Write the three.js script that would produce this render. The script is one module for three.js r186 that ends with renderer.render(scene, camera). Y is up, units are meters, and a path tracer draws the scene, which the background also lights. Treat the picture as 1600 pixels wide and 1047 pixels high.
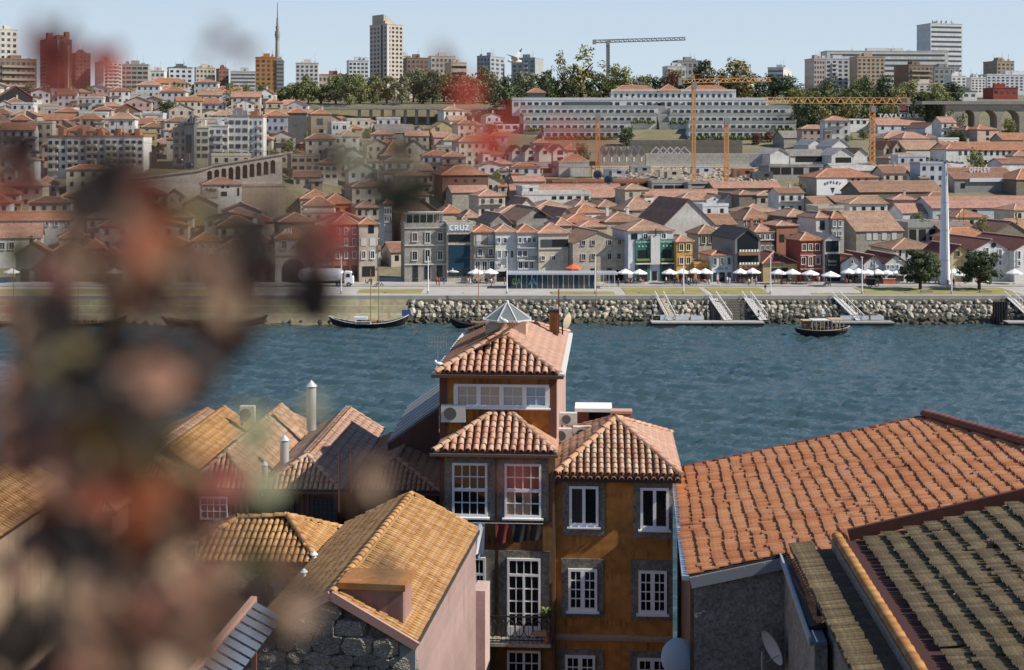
import * as THREE from 'three';
import { mergeGeometries } from 'three/addons/utils/BufferGeometryUtils.js';
import { MarchingCubes } from 'three/addons/objects/MarchingCubes.js';
import { FontLoader } from 'three/addons/loaders/FontLoader.js';
import { TextGeometry } from 'three/addons/geometries/TextGeometry.js';

// ---------------------------------------------------------------- camera, sky, sun, exposure
const F = 2200, CX = 800, HY = 223, CH = 36;           // focal length in photo pixels, centre column, horizon row, eye height
const scene = new THREE.Scene();
const camera = new THREE.PerspectiveCamera(2 * Math.atan(824 / F) * 180 / Math.PI, 1600 / 1648, 0.1, 9000);
camera.position.set(0, CH, 0);
camera.setViewOffset(1600, 1648, 0, 601, 1600, 1047);   // level camera with a shifted lens: verticals stay vertical
camera.focus = 110;
camera.userData.fStop = 1.85;

const SUN_AZ = 12 * Math.PI / 180, SUN_EL = 39 * Math.PI / 180;
const sunDir = new THREE.Vector3(Math.cos(SUN_AZ) * Math.cos(SUN_EL), Math.sin(SUN_EL), Math.sin(SUN_AZ) * Math.cos(SUN_EL));
function makeSky() {
  const W = 64, H = 256, data = new Float32Array(W * H * 4);
  const stops = [[-1, .22, .23, .24], [-.03, .40, .43, .46], [0, .53, .60, .66], [.05, .485, .575, .655], [.11, .43, .535, .645], [.3, .20, .31, .50], [.6, .105, .19, .38], [1, .065, .135, .30]];
  for (let j = 0; j < H; j++) {
    const y = Math.sin(((j + .5) / H - .5) * Math.PI);
    let k = 0; while (k < stops.length - 2 && y > stops[k + 1][0]) k++;
    const a = stops[k], b = stops[k + 1], t = Math.min(1, Math.max(0, (y - a[0]) / (b[0] - a[0])));
    for (let i = 0; i < W; i++) for (let c = 0; c < 4; c++) data[(j * W + i) * 4 + c] = c < 3 ? a[c + 1] + (b[c + 1] - a[c + 1]) * t : 1;
  }
  const t = new THREE.DataTexture(data, W, H, THREE.RGBAFormat, THREE.FloatType);
  t.mapping = THREE.EquirectangularReflectionMapping; t.magFilter = THREE.LinearFilter; t.minFilter = THREE.LinearFilter; t.needsUpdate = true;
  return t;
}
scene.background = makeSky();
scene.environment = scene.background;
const sun = new THREE.DirectionalLight(new THREE.Color(1, .93, .82), 5.0);
sun.position.copy(sunDir).multiplyScalar(600); sun.target.position.set(0, 0, -250);
sun.position.add(sun.target.position);
scene.add(sun, sun.target);
sun.castShadow = true; sun.shadow.radius = 1; sun.shadow.mapSize.set(4096, 4096);
Object.assign(sun.shadow.camera, { left: -420, right: 420, top: 420, bottom: -420, near: 1, far: 1600 });
const renderer = new THREE.WebGLRenderer({ antialias: true });
renderer.setSize(1024, 670);
renderer.toneMapping = THREE.LinearToneMapping;
renderer.toneMappingExposure = 1.25;
renderer.shadowMap.enabled = true;
//FOG

// ---------------------------------------------------------------- helpers
let seed = 20240517;
const rnd = () => { seed = (seed * 1664525 + 1013904223) >>> 0; return seed / 4294967296; };
const rr = (a, b) => a + (b - a) * rnd();
const pick = a => a[Math.floor(rnd() * a.length)];
const X = (px, D) => (px - CX) * D / F;
const Y = (py, D) => CH - (py - HY) * D / F;
const V = (x, y, z) => new THREE.Vector3(x, y, z);
const P = (px, py, D) => V(X(px, D), Y(py, D), -D);
const lerp = (a, b, t) => a + (b - a) * t;
const clamp = (x, a, b) => Math.min(b, Math.max(a, x));
const DEG = Math.PI / 180;

// value noise that tiles
function tileNoise(n, sd) {
  let s = sd >>> 0; const r = () => { s = (s * 1664525 + 1013904223) >>> 0; return s / 4294967296; };
  const g = Float32Array.from({ length: n * n }, r);
  return (u, v) => {
    const x = ((u % 1) + 1) % 1 * n, y = ((v % 1) + 1) % 1 * n, i = Math.floor(x), j = Math.floor(y);
    const fx = x - i, fy = y - j, sx = fx * fx * (3 - 2 * fx), sy = fy * fy * (3 - 2 * fy);
    const q = (a, b) => g[((b % n) + n) % n * n + ((a % n) + n) % n];
    return lerp(lerp(q(i, j), q(i + 1, j), sx), lerp(q(i, j + 1), q(i + 1, j + 1), sx), sy);
  };
}
const N4 = tileNoise(4, 11), N8 = tileNoise(8, 12), N16 = tileNoise(16, 13), N32 = tileNoise(32, 14), N64 = tileNoise(64, 15), N128 = tileNoise(128, 16);
const fbm = (u, v) => .34 * N4(u, v) + .26 * N8(u, v) + .18 * N16(u, v) + .12 * N32(u, v) + .1 * N64(u, v);
function tex(size, fn, scaleM, srgb = true) {
  const d = new Uint8Array(size * size * 4);
  for (let j = 0; j < size; j++) for (let i = 0; i < size; i++) {
    const c = fn(i / size, j / size), k = (j * size + i) * 4;
    for (let q = 0; q < 3; q++) d[k + q] = clamp(Math.round((Array.isArray(c) ? c[q] : c) * 255), 0, 255);
    d[k + 3] = 255;
  }
  const t = new THREE.DataTexture(d, size, size);
  t.wrapS = t.wrapT = THREE.RepeatWrapping; t.magFilter = THREE.LinearFilter; t.minFilter = THREE.LinearMipmapLinearFilter; t.generateMipmaps = true;
  if (srgb) t.colorSpace = THREE.SRGBColorSpace;
  t.repeat.set(1 / scaleM, 1 / scaleM); t.needsUpdate = true;
  return t;
}
// textures (grain and stains only)
const T = {
  plaster: tex(256, (u, v) => { const a = fbm(u, v), st = N64(u, .3) * N8(u, v); return .76 + .27 * a - .34 * Math.max(0, st - .3) + .06 * (N128(u, v) - .5); }, 9),
  peel: tex(256, (u, v) => { const a = fbm(u, v) + .2 * (N32(u, v) - .5); return a > .53 ? [.86, .84, .82] : [.58, .52, .47]; }, 5),
  stone: tex(512, (u, v) => { const a = fbm(u, v), b = N64(u, v), c = N128(u, v); return .70 + .32 * a + .22 * (b - .5) + .16 * (c - .5); }, 5),
  roofFar: tex(512, (u, v) => {
    const ci = Math.floor(u * 32), cj = Math.floor(v * 20);
    const h = Math.sin(ci * 127.1 + cj * 311.7) * 43758.5; const t = h - Math.floor(h);
    const s = fbm(u, v); const base = .74 + .14 * (t - .5) + .30 * (s - .45);
    return [base * 1.02, base * (.97 + .04 * N8(u, v)), base * (.93 + .1 * N16(u, v))];
  }, 8),
  roofBump: tex(512, (u, v) => { const a = Math.abs(Math.sin(u * 32 * Math.PI)); const c = (v * 20) % 1; return .25 + .6 * a * (1 - .35 * c); }, 8, false),
  ground: tex(512, (u, v) => { const a = fbm(u, v), b = N64(u, v), g = N16(u, v) > .62 ? .95 : 1; return [(.6 + .3 * a + .1 * b) * g, .6 + .28 * a + .1 * b, (.58 + .26 * a + .06 * b) * g]; }, 40),
  grass: tex(512, (u, v) => { const a = fbm(u, v), b = N128(u, v); return [.62 + .3 * a + .1 * b, .62 + .28 * a + .12 * b, .5 + .25 * a]; }, 14),
  paving: tex(512, (u, v) => { const a = fbm(u, v); return .78 + .2 * a + .06 * (N128(u, v) - .5); }, 12),
  tile: tex(256, (u, v) => { const a = fbm(u, v), b = N64(u, v), l = N16(u, v); const k = .72 + .34 * a + .14 * (b - .5); return l > .72 && b > .45 ? [k * .96, k * .95, k * .86] : [k, k * .97, k * .95]; }, 1.1),
  moss: tex(256, (u, v) => { const a = fbm(u, v), b = N32(u, v), l = N64(u, v); const k = .55 + .5 * a; return l > .7 && b > .5 ? [k * 1.25, k * .95, k * .45] : (b > .66 ? [k * 1.1, k * 1.1, k * 1.02] : [k * .98, k * .91, k * .78]); }, 1.3),
  lichen: tex(256, (u, v) => { const a = fbm(u, v), b = N32(u, v), l = N64(u, v); const k = .7 + .35 * a; return b > .55 ? [k * 1.03, k * .9, k * .62] : (l > .72 ? [k, k, k * .98] : [k, k * .86, k * .72]); }, 1.6),
  worn: tex(512, (u, v) => { const a = fbm(u, v), st = N128(u, .2) * N16(u, v) , p = N32(u, v) * .6 + N8(u, v) * .4; return .70 + .26 * a - .5 * Math.max(0, st - .34) + .2 * (p - .5) + .07 * (N128(u, v) - .5); }, 7),
  fine: tex(256, (u, v) => .8 + .3 * (N128(u, v) - .5) + .2 * (N32(u, v) - .5), 1.5),
};
const matCache = new Map();
function M(rgb, o = {}) {
  const key = JSON.stringify([rgb, o.key || '', o.rough, o.metal]);
  if (matCache.has(key)) return matCache.get(key);
  const { key: _k, rough = .9, metal = 0, ...rest } = o;
  const m = (rest.transmission !== undefined || rest.clearcoat || rest.sheen) ? new THREE.MeshPhysicalMaterial() : new THREE.MeshStandardMaterial();
  m.color.setRGB(...rgb); m.roughness = rough; m.metalness = metal; m.side = THREE.DoubleSide;
  for (const k in rest) m[k] = rest[k];
  matCache.set(key, m); return m;
}
const plaster = rgb => M(rgb, { key: 'plaster', map: T.plaster });
const stoneM = rgb => M(rgb, { key: 'stone', map: T.stone, bumpMap: T.stone, bumpScale: .05 });
const roofM = rgb => M(rgb, { key: 'roof', map: T.roofFar, bumpMap: T.roofBump, bumpScale: .08 });
const C = {
  white: plaster([.74, .73, .70]), bluewhite: plaster([.66, .69, .73]), cream: plaster([.66, .60, .49]), beige: plaster([.54, .47, .37]), tan: plaster([.42, .33, .24]),
  ochre: plaster([.60, .33, .10]), orange: plaster([.52, .24, .08]), pink: plaster([.60, .43, .38]), lavender: plaster([.44, .45, .54]), green: plaster([.04, .17, .13]), red: plaster([.34, .075, .05]),
  black: plaster([.025, .025, .03]), brown: plaster([.20, .11, .075]), concrete: plaster([.42, .41, .38]), dgrey: plaster([.13, .135, .14]), grey: plaster([.30, .30, .30]), yellow: plaster([.55, .44, .22]),
  granite: stoneM([.42, .39, .34]), stone: stoneM([.50, .44, .36]), dstone: stoneM([.24, .21, .17]), lstone: stoneM([.66, .58, .48]), terracotta: plaster([.40, .18, .11]),
};
const RF = {
  o: roofM([.57, .27, .15]), p: roofM([.64, .37, .27]), b: roofM([.38, .21, .135]), t: roofM([.56, .37, .25]), g: roofM([.36, .34, .31]), d: roofM([.10, .095, .09]), r: roofM([.26, .09, .06]), w: roofM([.66, .65, .62]), c: roofM([.45, .27, .17]),
};
const glassDark = M([.02, .024, .028], { key: 'glass', rough: .12 });
const glassBlue = M([.02, .05, .075], { key: 'glassb', rough: .08 });
const glassMid = M([.07, .08, .085], { key: 'glassm', rough: .15 });
const frameWhite = M([.72, .72, .72], { key: 'frame', rough: .6 });
const frameStone = M([.40, .37, .33], { key: 'framest', rough: .9 });
const metalDark = M([.03, .03, .033], { key: 'md', rough: .5, metal: .4 });
const metalGrey = M([.42, .43, .44], { key: 'mg', rough: .45, metal: .6 });
const whitePaint = M([.78, .78, .77], { key: 'wp', rough: .5 });

// ---- geometry collector: polygons with uv in metres along the surface
const UPV = V(0, 1, 0);
class Geo {
  constructor() { this.p = []; this.u = []; this.n = []; }
  poly(...a) {                                     // convex polygon, counter-clockwise
    const n = V(0, 0, 0), e = V(0, 0, 0), f = V(0, 0, 0);
    for (let k = 1; k < a.length - 1; k++) { e.subVectors(a[k], a[0]); f.subVectors(a[k + 1], a[0]); n.add(e.clone().cross(f)); }
    n.normalize();
    let u = Math.abs(n.y) > .995 ? V(1, 0, 0) : V(0, 0, 0).crossVectors(UPV, n).normalize();
    const v = V(0, 0, 0).crossVectors(n, u);
    for (let k = 1; k < a.length - 1; k++) for (const q of [a[0], a[k], a[k + 1]]) { this.p.push(q.x, q.y, q.z); this.n.push(n.x, n.y, n.z); this.u.push(q.dot(u), q.dot(v)); }
    return this;
  }
  box(x0, x1, y0, y1, z0, z1) {
    const c = (i, j, k) => V(i ? x1 : x0, j ? y1 : y0, k ? z1 : z0);
    this.poly(c(0, 0, 1), c(1, 0, 1), c(1, 1, 1), c(0, 1, 1)); this.poly(c(1, 0, 0), c(0, 0, 0), c(0, 1, 0), c(1, 1, 0));
    this.poly(c(1, 0, 1), c(1, 0, 0), c(1, 1, 0), c(1, 1, 1)); this.poly(c(0, 0, 0), c(0, 0, 1), c(0, 1, 1), c(0, 1, 0));
    this.poly(c(0, 1, 1), c(1, 1, 1), c(1, 1, 0), c(0, 1, 0)); this.poly(c(0, 0, 0), c(1, 0, 0), c(1, 0, 1), c(0, 0, 1));
    return this;
  }
  bar(a, b, w, h = w) {                            // a square bar between two points
    const d = V(0, 0, 0).subVectors(b, a).normalize(); const s = Math.abs(d.y) > .95 ? V(1, 0, 0) : V(0, 0, 0).crossVectors(d, UPV).normalize(); const t = V(0, 0, 0).crossVectors(s, d);
    const q = (o, i, j) => o.clone().addScaledVector(s, i * w / 2).addScaledVector(t, j * h / 2);
    const A = [q(a, -1, -1), q(a, 1, -1), q(a, 1, 1), q(a, -1, 1)], B = [q(b, -1, -1), q(b, 1, -1), q(b, 1, 1), q(b, -1, 1)];
    for (let k = 0; k < 4; k++) this.poly(A[k], A[(k + 1) % 4], B[(k + 1) % 4], B[k]);
    this.poly(A[3], A[2], A[1], A[0]); this.poly(...B); return this;
  }
  add(g, m) {                                      // another BufferGeometry
    const q = (g.index ? g.toNonIndexed() : g.clone()); if (m) q.applyMatrix4(m);
    const a = q.attributes; for (const x of a.position.array) this.p.push(x); for (const x of a.normal.array) this.n.push(x);
    if (a.uv) for (const x of a.uv.array) this.u.push(x); else for (let k = 0; k < a.position.count; k++) this.u.push(0, 0);
    return this;
  }
  geo() {
    const g = new THREE.BufferGeometry();
    g.setAttribute('position', new THREE.Float32BufferAttribute(this.p, 3)); g.setAttribute('normal', new THREE.Float32BufferAttribute(this.n, 3)); g.setAttribute('uv', new THREE.Float32BufferAttribute(this.u, 2));
    return g;
  }
}
const names = new Map();
function numbered(name) { const k = names.get(name) || 0; names.set(name, k + 1); return k ? `${name}_${String(k).padStart(3, '0')}` : name; }
function part(name, g, m, parent) {
  const o = new THREE.Mesh(g instanceof Geo ? g.geo() : g, m); o.name = name; o.castShadow = o.receiveShadow = true; parent.add(o); return o;
}
function thing(name, label, category, pos = [0, 0, 0], turn = 0, group) {
  const o = new THREE.Group(); o.name = numbered(name); o.position.set(...pos); o.rotation.y = turn; o.userData = { label, category };
  if (group) o.userData.group = group; scene.add(o); return o;
}
function single(name, label, category, g, m, group) {
  const o = part(numbered(name), g, m, scene); o.userData = { label, category }; if (group) o.userData.group = group; return o;
}
function setting(name, g, m) { const o = part(numbered(name), g, m, scene); o.userData = { kind: 'structure' }; return o; }
function copyOf(o, pos, turn, label, group) { const c = o.clone(); c.name = numbered(o.name.replace(/_\d{3}$/, '')); c.position.set(...pos); c.rotation.y = turn || 0; c.userData = { ...o.userData }; if (label) c.userData.label = label; if (group) c.userData.group = group; scene.add(c); return c; }
const BOX = new THREE.BoxGeometry(1, 1, 1);
function boxPart(name, parent, m, x, y, z, w, h, d) { const o = part(name, BOX, m, parent); o.position.set(x, y, z); o.scale.set(w, h, d); return o; }
// unit window: a frame of four bars and a sill about a recessed pane
const FRAME = (() => { const g = new Geo(); g.box(-.5, .5, .42, .5, -.5, .5); g.box(-.56, .56, -.55, -.44, -.5, .9); g.box(-.5, -.38, -.44, .42, -.5, .5); g.box(.38, .5, -.44, .42, -.5, .5); g.box(-.03, .03, -.44, .42, -.5, .05); return g.geo(); })();
function win(parent, x, y, z, w, h, { frame = frameWhite, pane = glassDark, rot = 0, name = 'window' } = {}) {
  const f = part(name, FRAME, frame, parent); f.position.set(x, y, z); f.scale.set(w, h, .22); f.rotation.y = rot;
  const p = part('pane', BOX, pane, f); p.scale.set(.78, .88, .3); p.position.set(0, -.01, -.3); return f;
}
function simpleWin(parent, x, y, z, w, h, pane = glassDark, rot = 0) { const o = boxPart('window', parent, pane, x, y, z, w, h, .12); o.rotation.y = rot; return o; }

// lettering
const font = await new FontLoader().loadAsync('fonts/droid/droid_sans_bold.typeface.json');
const serif = await new FontLoader().loadAsync('fonts/droid/droid_serif_bold.typeface.json');
function letters(parent, str, width, height, m, x, y, z, f = font, depth = .08, name = 'lettering') {
  const g = new TextGeometry(str, { font: f, size: 1, depth: 1, curveSegments: 2 }); g.computeBoundingBox(); const b = g.boundingBox;
  g.translate(-(b.min.x + b.max.x) / 2, -b.min.y, 0); g.scale(width / (b.max.x - b.min.x), height / (b.max.y - b.min.y), depth);
  const o = part(name, g, m, parent); o.position.set(x, y, z); return o;
}

// ---------------------------------------------------------------- terrain of the far bank
const SMOOTH = [[284, 4.9], [326, 5.1], [345, 8], [380, 14], [411, 20], [440, 27], [480, 33], [540, 39], [620, 48], [700, 57], [800, 65], [900, 69], [3500, 74]];
const LANES = [
  [110, SMOOTH], [165, [[284, 4.9], [326, 5.1], [345, 8], [380, 12], [407, 14], [411, 23], [440, 28], [480, 33], [540, 39], [620, 48], [700, 57], [800, 65], [900, 69], [3500, 74]]],
  [430, [[284, 4.9], [326, 5.1], [345, 8], [380, 12], [407, 14], [411, 23], [440, 28], [480, 33], [540, 39], [620, 48], [700, 57], [800, 65], [900, 69], [3500, 74]]],
  [560, [[284, 4.9], [326, 5.1], [350, 8], [400, 15], [450, 22], [500, 28], [560, 35], [620, 41], [650, 43], [665, 54], [700, 56], [800, 64], [900, 68], [3500, 74]]],
  [780, [[284, 4.9], [326, 5.1], [350, 8], [400, 15], [450, 22], [500, 28], [560, 35], [620, 41], [650, 43], [665, 54], [700, 56], [800, 64], [900, 68], [3500, 74]]],
  [840, [[284, 4.9], [326, 5.1], [350, 8], [400, 15], [440, 20], [480, 26], [500, 29], [540, 31], [580, 34], [600, 37], [660, 52], [690, 56], [800, 64], [900, 68], [3500, 74]]],
  [1230, [[284, 4.9], [326, 5.1], [350, 8], [400, 15], [440, 20], [480, 26], [500, 29], [540, 31], [580, 34], [600, 37], [660, 52], [690, 56], [800, 64], [900, 68], [3500, 74]]],
  [1320, [[284, 4.9], [326, 5.1], [350, 9], [400, 15], [450, 22], [500, 29], [560, 37], [620, 42], [650, 50], [700, 57], [800, 64], [900, 68], [3500, 74]]],
];
const prof = (a, D) => { if (D <= a[0][0]) return a[0][1]; let k = 0; while (k < a.length - 2 && D > a[k + 1][0]) k++; const t = clamp((D - a[k][0]) / (a[k + 1][0] - a[k][0]), 0, 1); return lerp(a[k][1], a[k + 1][1], t); };
function EP(px, D) { let k = 0; if (px <= LANES[0][0]) return prof(LANES[0][1], D); while (k < LANES.length - 1 && px > LANES[k + 1][0]) k++; if (k >= LANES.length - 1) return prof(LANES[LANES.length - 1][1], D); const t = (px - LANES[k][0]) / (LANES[k + 1][0] - LANES[k][0]); return lerp(prof(LANES[k][1], D), prof(LANES[k + 1][1], D), t); }
const E = (x, D) => EP(CX + x * F / D, D);
function depthAt(px, py) { if (py >= 428) return 314; let lo = 326, hi = 900; for (let k = 0; k < 40; k++) { const m = (lo + hi) / 2; if (HY + (CH - EP(px, m)) * F / m > py) lo = m; else hi = m; } return lo; }
{
  const xs = [], ds = [];
  for (let x = -1500; x <= 1500; x += Math.abs(x) < 420 ? 8 : 60) xs.push(x);
  for (let d = 285; d < 920; d += (d > 400 && d < 416) ? 2 : 7) ds.push(d); ds.push(1000, 1300, 1800, 2600, 3500);
  const g = new THREE.BufferGeometry(), p = [], u = [], ix = [];
  for (const d of ds) for (const x of xs) { p.push(x, E(x, d) - (d < 327 ? .25 : 0), -d); u.push(x, d); }
  const w = xs.length; for (let j = 0; j < ds.length - 1; j++) for (let i = 0; i < w - 1; i++) { const a = j * w + i; ix.push(a, a + 1, a + w + 1, a, a + w + 1, a + w); }
  g.setAttribute('position', new THREE.Float32BufferAttribute(p, 3)); g.setAttribute('uv', new THREE.Float32BufferAttribute(u, 2)); g.setIndex(ix); g.computeVertexNormals();
  setting('hillside_ground', g, M([.30, .255, .17], { key: 'ground', map: T.ground }));
}
// ---------------------------------------------------------------- river, banks, promenade
{
  const waterM = new THREE.MeshPhysicalMaterial({ roughness: .09, metalness: 0, ior: 1.33, side: THREE.DoubleSide });
  waterM.color.setRGB(.034, .066, .074);
  waterM.bumpMap = tex(512, (u, v) => .5 * N32(u * 1, v * 2) + .3 * N64(u * 1, v * 2) + .2 * N128(u, v), 9, false); waterM.bumpScale = .07;
  const waves = []; let s = 7; const r = () => { s = (s * 1664525 + 1013904223) >>> 0; return s / 4294967296; };
  for (let k = 0; k < 22; k++) { const L = .9 * Math.pow(1.22, k % 12) * (.8 + .5 * r()), a = (r() - .5) * 1.7 + 1.75; waves.push([Math.cos(a) * 2 * Math.PI / L, Math.sin(a) * 2 * Math.PI / L, r() * 6.3, .034 * Math.pow(L, .45)]); }
  const h = (x, d) => { let y = 0; const gust = .55 + .9 * N8(x / 180 + .3, d / 150); for (const w of waves) y += w[3] * Math.sin(w[0] * x + w[1] * d + w[2]); return y * gust; };
  const p = [], u = [], ix = [], nx = 520, ds = []; for (let d = 68; d < 288; d += lerp(.38, .85, (d - 68) / 220)) ds.push(d);
  for (const d of ds) for (let i = 0; i <= nx; i++) { const x = lerp(-132, 132, i / nx); const edge = Math.min(1, (i === 0 || i === nx) ? 0 : 1); p.push(x, h(x, d) * edge, -d); u.push(x, d); }
  for (let j = 0; j < ds.length - 1; j++) for (let i = 0; i < nx; i++) { const a = j * (nx + 1) + i; ix.push(a, a + 1, a + nx + 2, a, a + nx + 2, a + nx + 1); }
  const g = new THREE.BufferGeometry(); g.setAttribute('position', new THREE.Float32BufferAttribute(p, 3)); g.setAttribute('uv', new THREE.Float32BufferAttribute(u, 2)); g.setIndex(ix); g.computeVertexNormals();
  setting('river_water', g, waterM);
  const o = new Geo(); for (const [a, b] of [[-1500, -132], [132, 1500]]) o.poly(V(a, -.01, -68), V(b, -.01, -68), V(b, -.01, -290), V(a, -.01, -290));
  setting('river_water', o, waterM);
}
const eNear = d => prof([[-90, 34.4], [2.3, 34.4], [2.7, 33], [8, 29.5], [30, 15], [44, 8], [58, 5.5], [76, 5]], d);
{
  const g = new Geo(); const ds = [-90, -40, 0, 2.3, 2.7, 5, 8, 15, 22, 30, 37, 44, 51, 58, 67, 76];
  for (let k = 0; k < ds.length - 1; k++) g.poly(V(-700, eNear(ds[k]), -ds[k]), V(700, eNear(ds[k]), -ds[k]), V(700, eNear(ds[k + 1]), -ds[k + 1]), V(-700, eNear(ds[k + 1]), -ds[k + 1]));
  g.poly(V(-700, 5, -76), V(700, 5, -76), V(700, -3, -76.1), V(-700, -3, -76.1));
  setting('terrace_ground', g, M([.20, .17, .13], { key: 'gnear', map: T.ground }));
  const q = new Geo(); q.box(-600, 600, 4.3, 5.0, -327, -285.3); setting('promenade_pavement', q, M([.54, .50, .45], { key: 'pave', map: T.paving }));
  const c = new Geo(); c.box(-600, 600, 4.2, 5.16, -285.3, -284.2); setting('quay_kerb', c, M([.55, .51, .44], { key: 'kerb', map: T.paving }));
  const k2 = new Geo(); k2.box(-600, 600, 4.9, 5.13, -303.4, -303.0); setting('road_kerb', k2, M([.36, .33, .29], { key: 'kerb2', map: T.paving }));
  const rd = new Geo(); rd.box(-600, 600, 4.8, 5.008, -309.5, -303.4); setting('quay_road', rd, M([.44, .41, .38], { key: 'road', map: T.paving }));
  const lm = M([.42, .37, .22], { key: 'lawn', map: T.grass });
  for (const [a, b, d0, d1] of [[560, 660, 290, 298], [975, 1098, 287.5, 301], [1108, 1196, 287.5, 301], [1260, 1345, 287.5, 290], [1345, 1580, 287.5, 301], [860, 958, 287.5, 293], [-400, 380, 287.5, 298]]) { const l = new Geo(); l.box(X(a, 294), X(b, 294), 4.9, 5.06, -d1, -d0); setting('lawn', l, lm); }
}
// embankment with its stones
{
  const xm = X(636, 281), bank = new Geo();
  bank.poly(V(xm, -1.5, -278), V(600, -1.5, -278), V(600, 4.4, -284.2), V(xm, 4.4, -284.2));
  const emb = setting('embankment', bank, M([.10, .09, .065], { key: 'bank', map: T.stone }));  // backing coloured dark: shade in the gaps between stones painted in
  const beach = new Geo();
  beach.poly(V(-600, -1.2, -277.4), V(xm, -1.2, -277.6), V(xm, 1.6, -280.5), V(-600, 1.4, -280.4)); beach.poly(V(-600, 1.4, -280.4), V(xm, 1.6, -280.5), V(xm, 1.9, -281.8), V(-600, 1.7, -281.6)); beach.poly(V(-600, 1.7, -281.6), V(xm, 1.9, -281.8), V(xm, 3.2, -282.6), V(-600, 3.0, -282.6));
  beach.poly(V(-600, 3.0, -282.6), V(xm, 3.2, -282.6), V(xm, 3.3, -283.6), V(-600, 3.1, -283.6)); beach.poly(V(-600, 3.1, -283.6), V(xm, 3.3, -283.6), V(xm, 4.4, -284.2), V(-600, 4.4, -284.2));
  setting('shore', beach, M([.50, .44, .32], { key: 'beach', map: T.ground }));
  const geos = []; for (let k = 0; k < 7; k++) {
    const g = new THREE.DodecahedronGeometry(1, 0); const a = g.attributes.position, seen = new Map();
    for (let i = 0; i < a.count; i++) { const key = [a.getX(i), a.getY(i), a.getZ(i)].map(v => v.toFixed(2)).join(); if (!seen.has(key)) seen.set(key, rr(.72, 1.2)); const q = seen.get(key); a.setXYZ(i, a.getX(i) * q, a.getY(i) * q, a.getZ(i) * q); }
    g.computeVertexNormals(); geos.push(g);
  }
  const mats = [[.60, .53, .41], [.50, .45, .34], [.70, .64, .52], [.40, .37, .30]].map(c => M(c, { key: 'rock', map: T.stone })), wet = [[.10, .095, .06], [.07, .07, .05]].map(c => M(c, { key: 'wet', map: T.stone }));
  const list = [];
  for (let row = 0; row < 6; row++) for (let x = xm + 1; x < 112; x += rr(.95, 1.6)) {
    const t = (row + rr(.25, .75)) / 6, px = CX + x * F / 281; if ((px > 1112 && px < 1168 && row > 0) || (px > 1558 && px < 1572 && row < 4)) continue;
    list.push([x, lerp(4.15, -.5, t), -lerp(283.9, 279.2, t), rr(.42, .95) * (row === 0 ? .8 : 1), row]);
  }
  for (let x = -106; x < xm; x += rr(1.0, 2.6)) list.push([x, rr(-.2, .6), -rr(278.2, 279.6), rr(.3, .6), 5]);
  const rest = new Geo(), dry = new Geo(); let n = 0; const order = list.slice().sort((a, b) => a[4] - b[4] || b[3] - a[3]);
  for (const [x, y, z, sc, row] of order) {
    const g = pick(geos), m4 = new THREE.Matrix4().compose(V(x, y, z), new THREE.Quaternion().setFromEuler(new THREE.Euler(rr(0, 6), rr(0, 6), rr(0, 6))), V(sc * rr(.9, 1.35), sc * rr(.6, .85), sc * .9));
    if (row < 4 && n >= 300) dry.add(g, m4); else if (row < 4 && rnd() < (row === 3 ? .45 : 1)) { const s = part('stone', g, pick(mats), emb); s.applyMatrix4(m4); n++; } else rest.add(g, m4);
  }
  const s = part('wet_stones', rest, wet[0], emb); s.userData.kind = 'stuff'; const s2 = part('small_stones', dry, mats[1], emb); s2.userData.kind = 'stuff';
  const st = thing('stone_stair', 'dark stone steps running down the embankment between two gangways', 'stairs', [X(1140, 281), 0, -281]);
  for (let k = 0; k < 9; k++) { const g = new Geo(); g.box(-3.6, 3.6, -1, 4.2 - k * .5, -2.6 + k * .42, -2.2 + k * .42); part('step', g, C.dstone, st); }
}
// pontoons and gangways
function pontoon(px0, px1, label, deckM, rail) {
  const D = 277, t = thing('pontoon', label, 'pontoon', [X((px0 + px1) / 2, D), 0, -D]), w = (px1 - px0) * D / F / 2;
  const g = new Geo(); g.box(-w, w, -.6, .62, -1.5, 1.5); part('float', g, M([.05, .05, .045], { key: 'float' }), t);
  const d = new Geo(); d.box(-w - .1, w + .1, .62, .86, -1.6, 1.6); part('deck', d, deckM, t);
  if (rail) { const r = new Geo(); for (let x = -w + .3; x < w * .55; x += 1.6) r.bar(V(x, .86, -1.4), V(x, 1.9, -1.4), .09); r.bar(V(-w + .3, 1.9, -1.4), V(w * .5, 1.9, -1.4), .09); part('railing', r, rail, t); for (let k = 0; k < 3; k++) boxPart('rail_panel', t, M([.62, .64, .66], { key: 'pan', rough: .4 }), -w * .45 + k * 3, 1.4, -1.35, 2.6, .85, .05); }
  const pl = new Geo(); for (const x of [-w + .5, w - .5]) pl.add(new THREE.CylinderGeometry(.16, .16, 4, 8), new THREE.Matrix4().makeTranslation(x, .9, -1.8)); part('mooring_post', pl, metalDark, t);
  return t;
}
pontoon(1018, 1110, 'grey pontoon with glass railing panels along its back', M([.55, .53, .48], { key: 'deck1', map: T.paving }), whitePaint);
pontoon(1112, 1192, 'low bare grey pontoon below two parallel gangways', M([.50, .48, .43], { key: 'deck2', map: T.paving }));
pontoon(1300, 1394, 'dark pontoon with green rail behind the black tour boat', M([.40, .39, .35], { key: 'deck3', map: T.paving }), M([.06, .13, .08], { key: 'grn' }));
pontoon(1572, 1640, 'grey pontoon at the foot of the gangway by the dark sheet piles', M([.5, .48, .43], { key: 'deck2', map: T.paving }));
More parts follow.
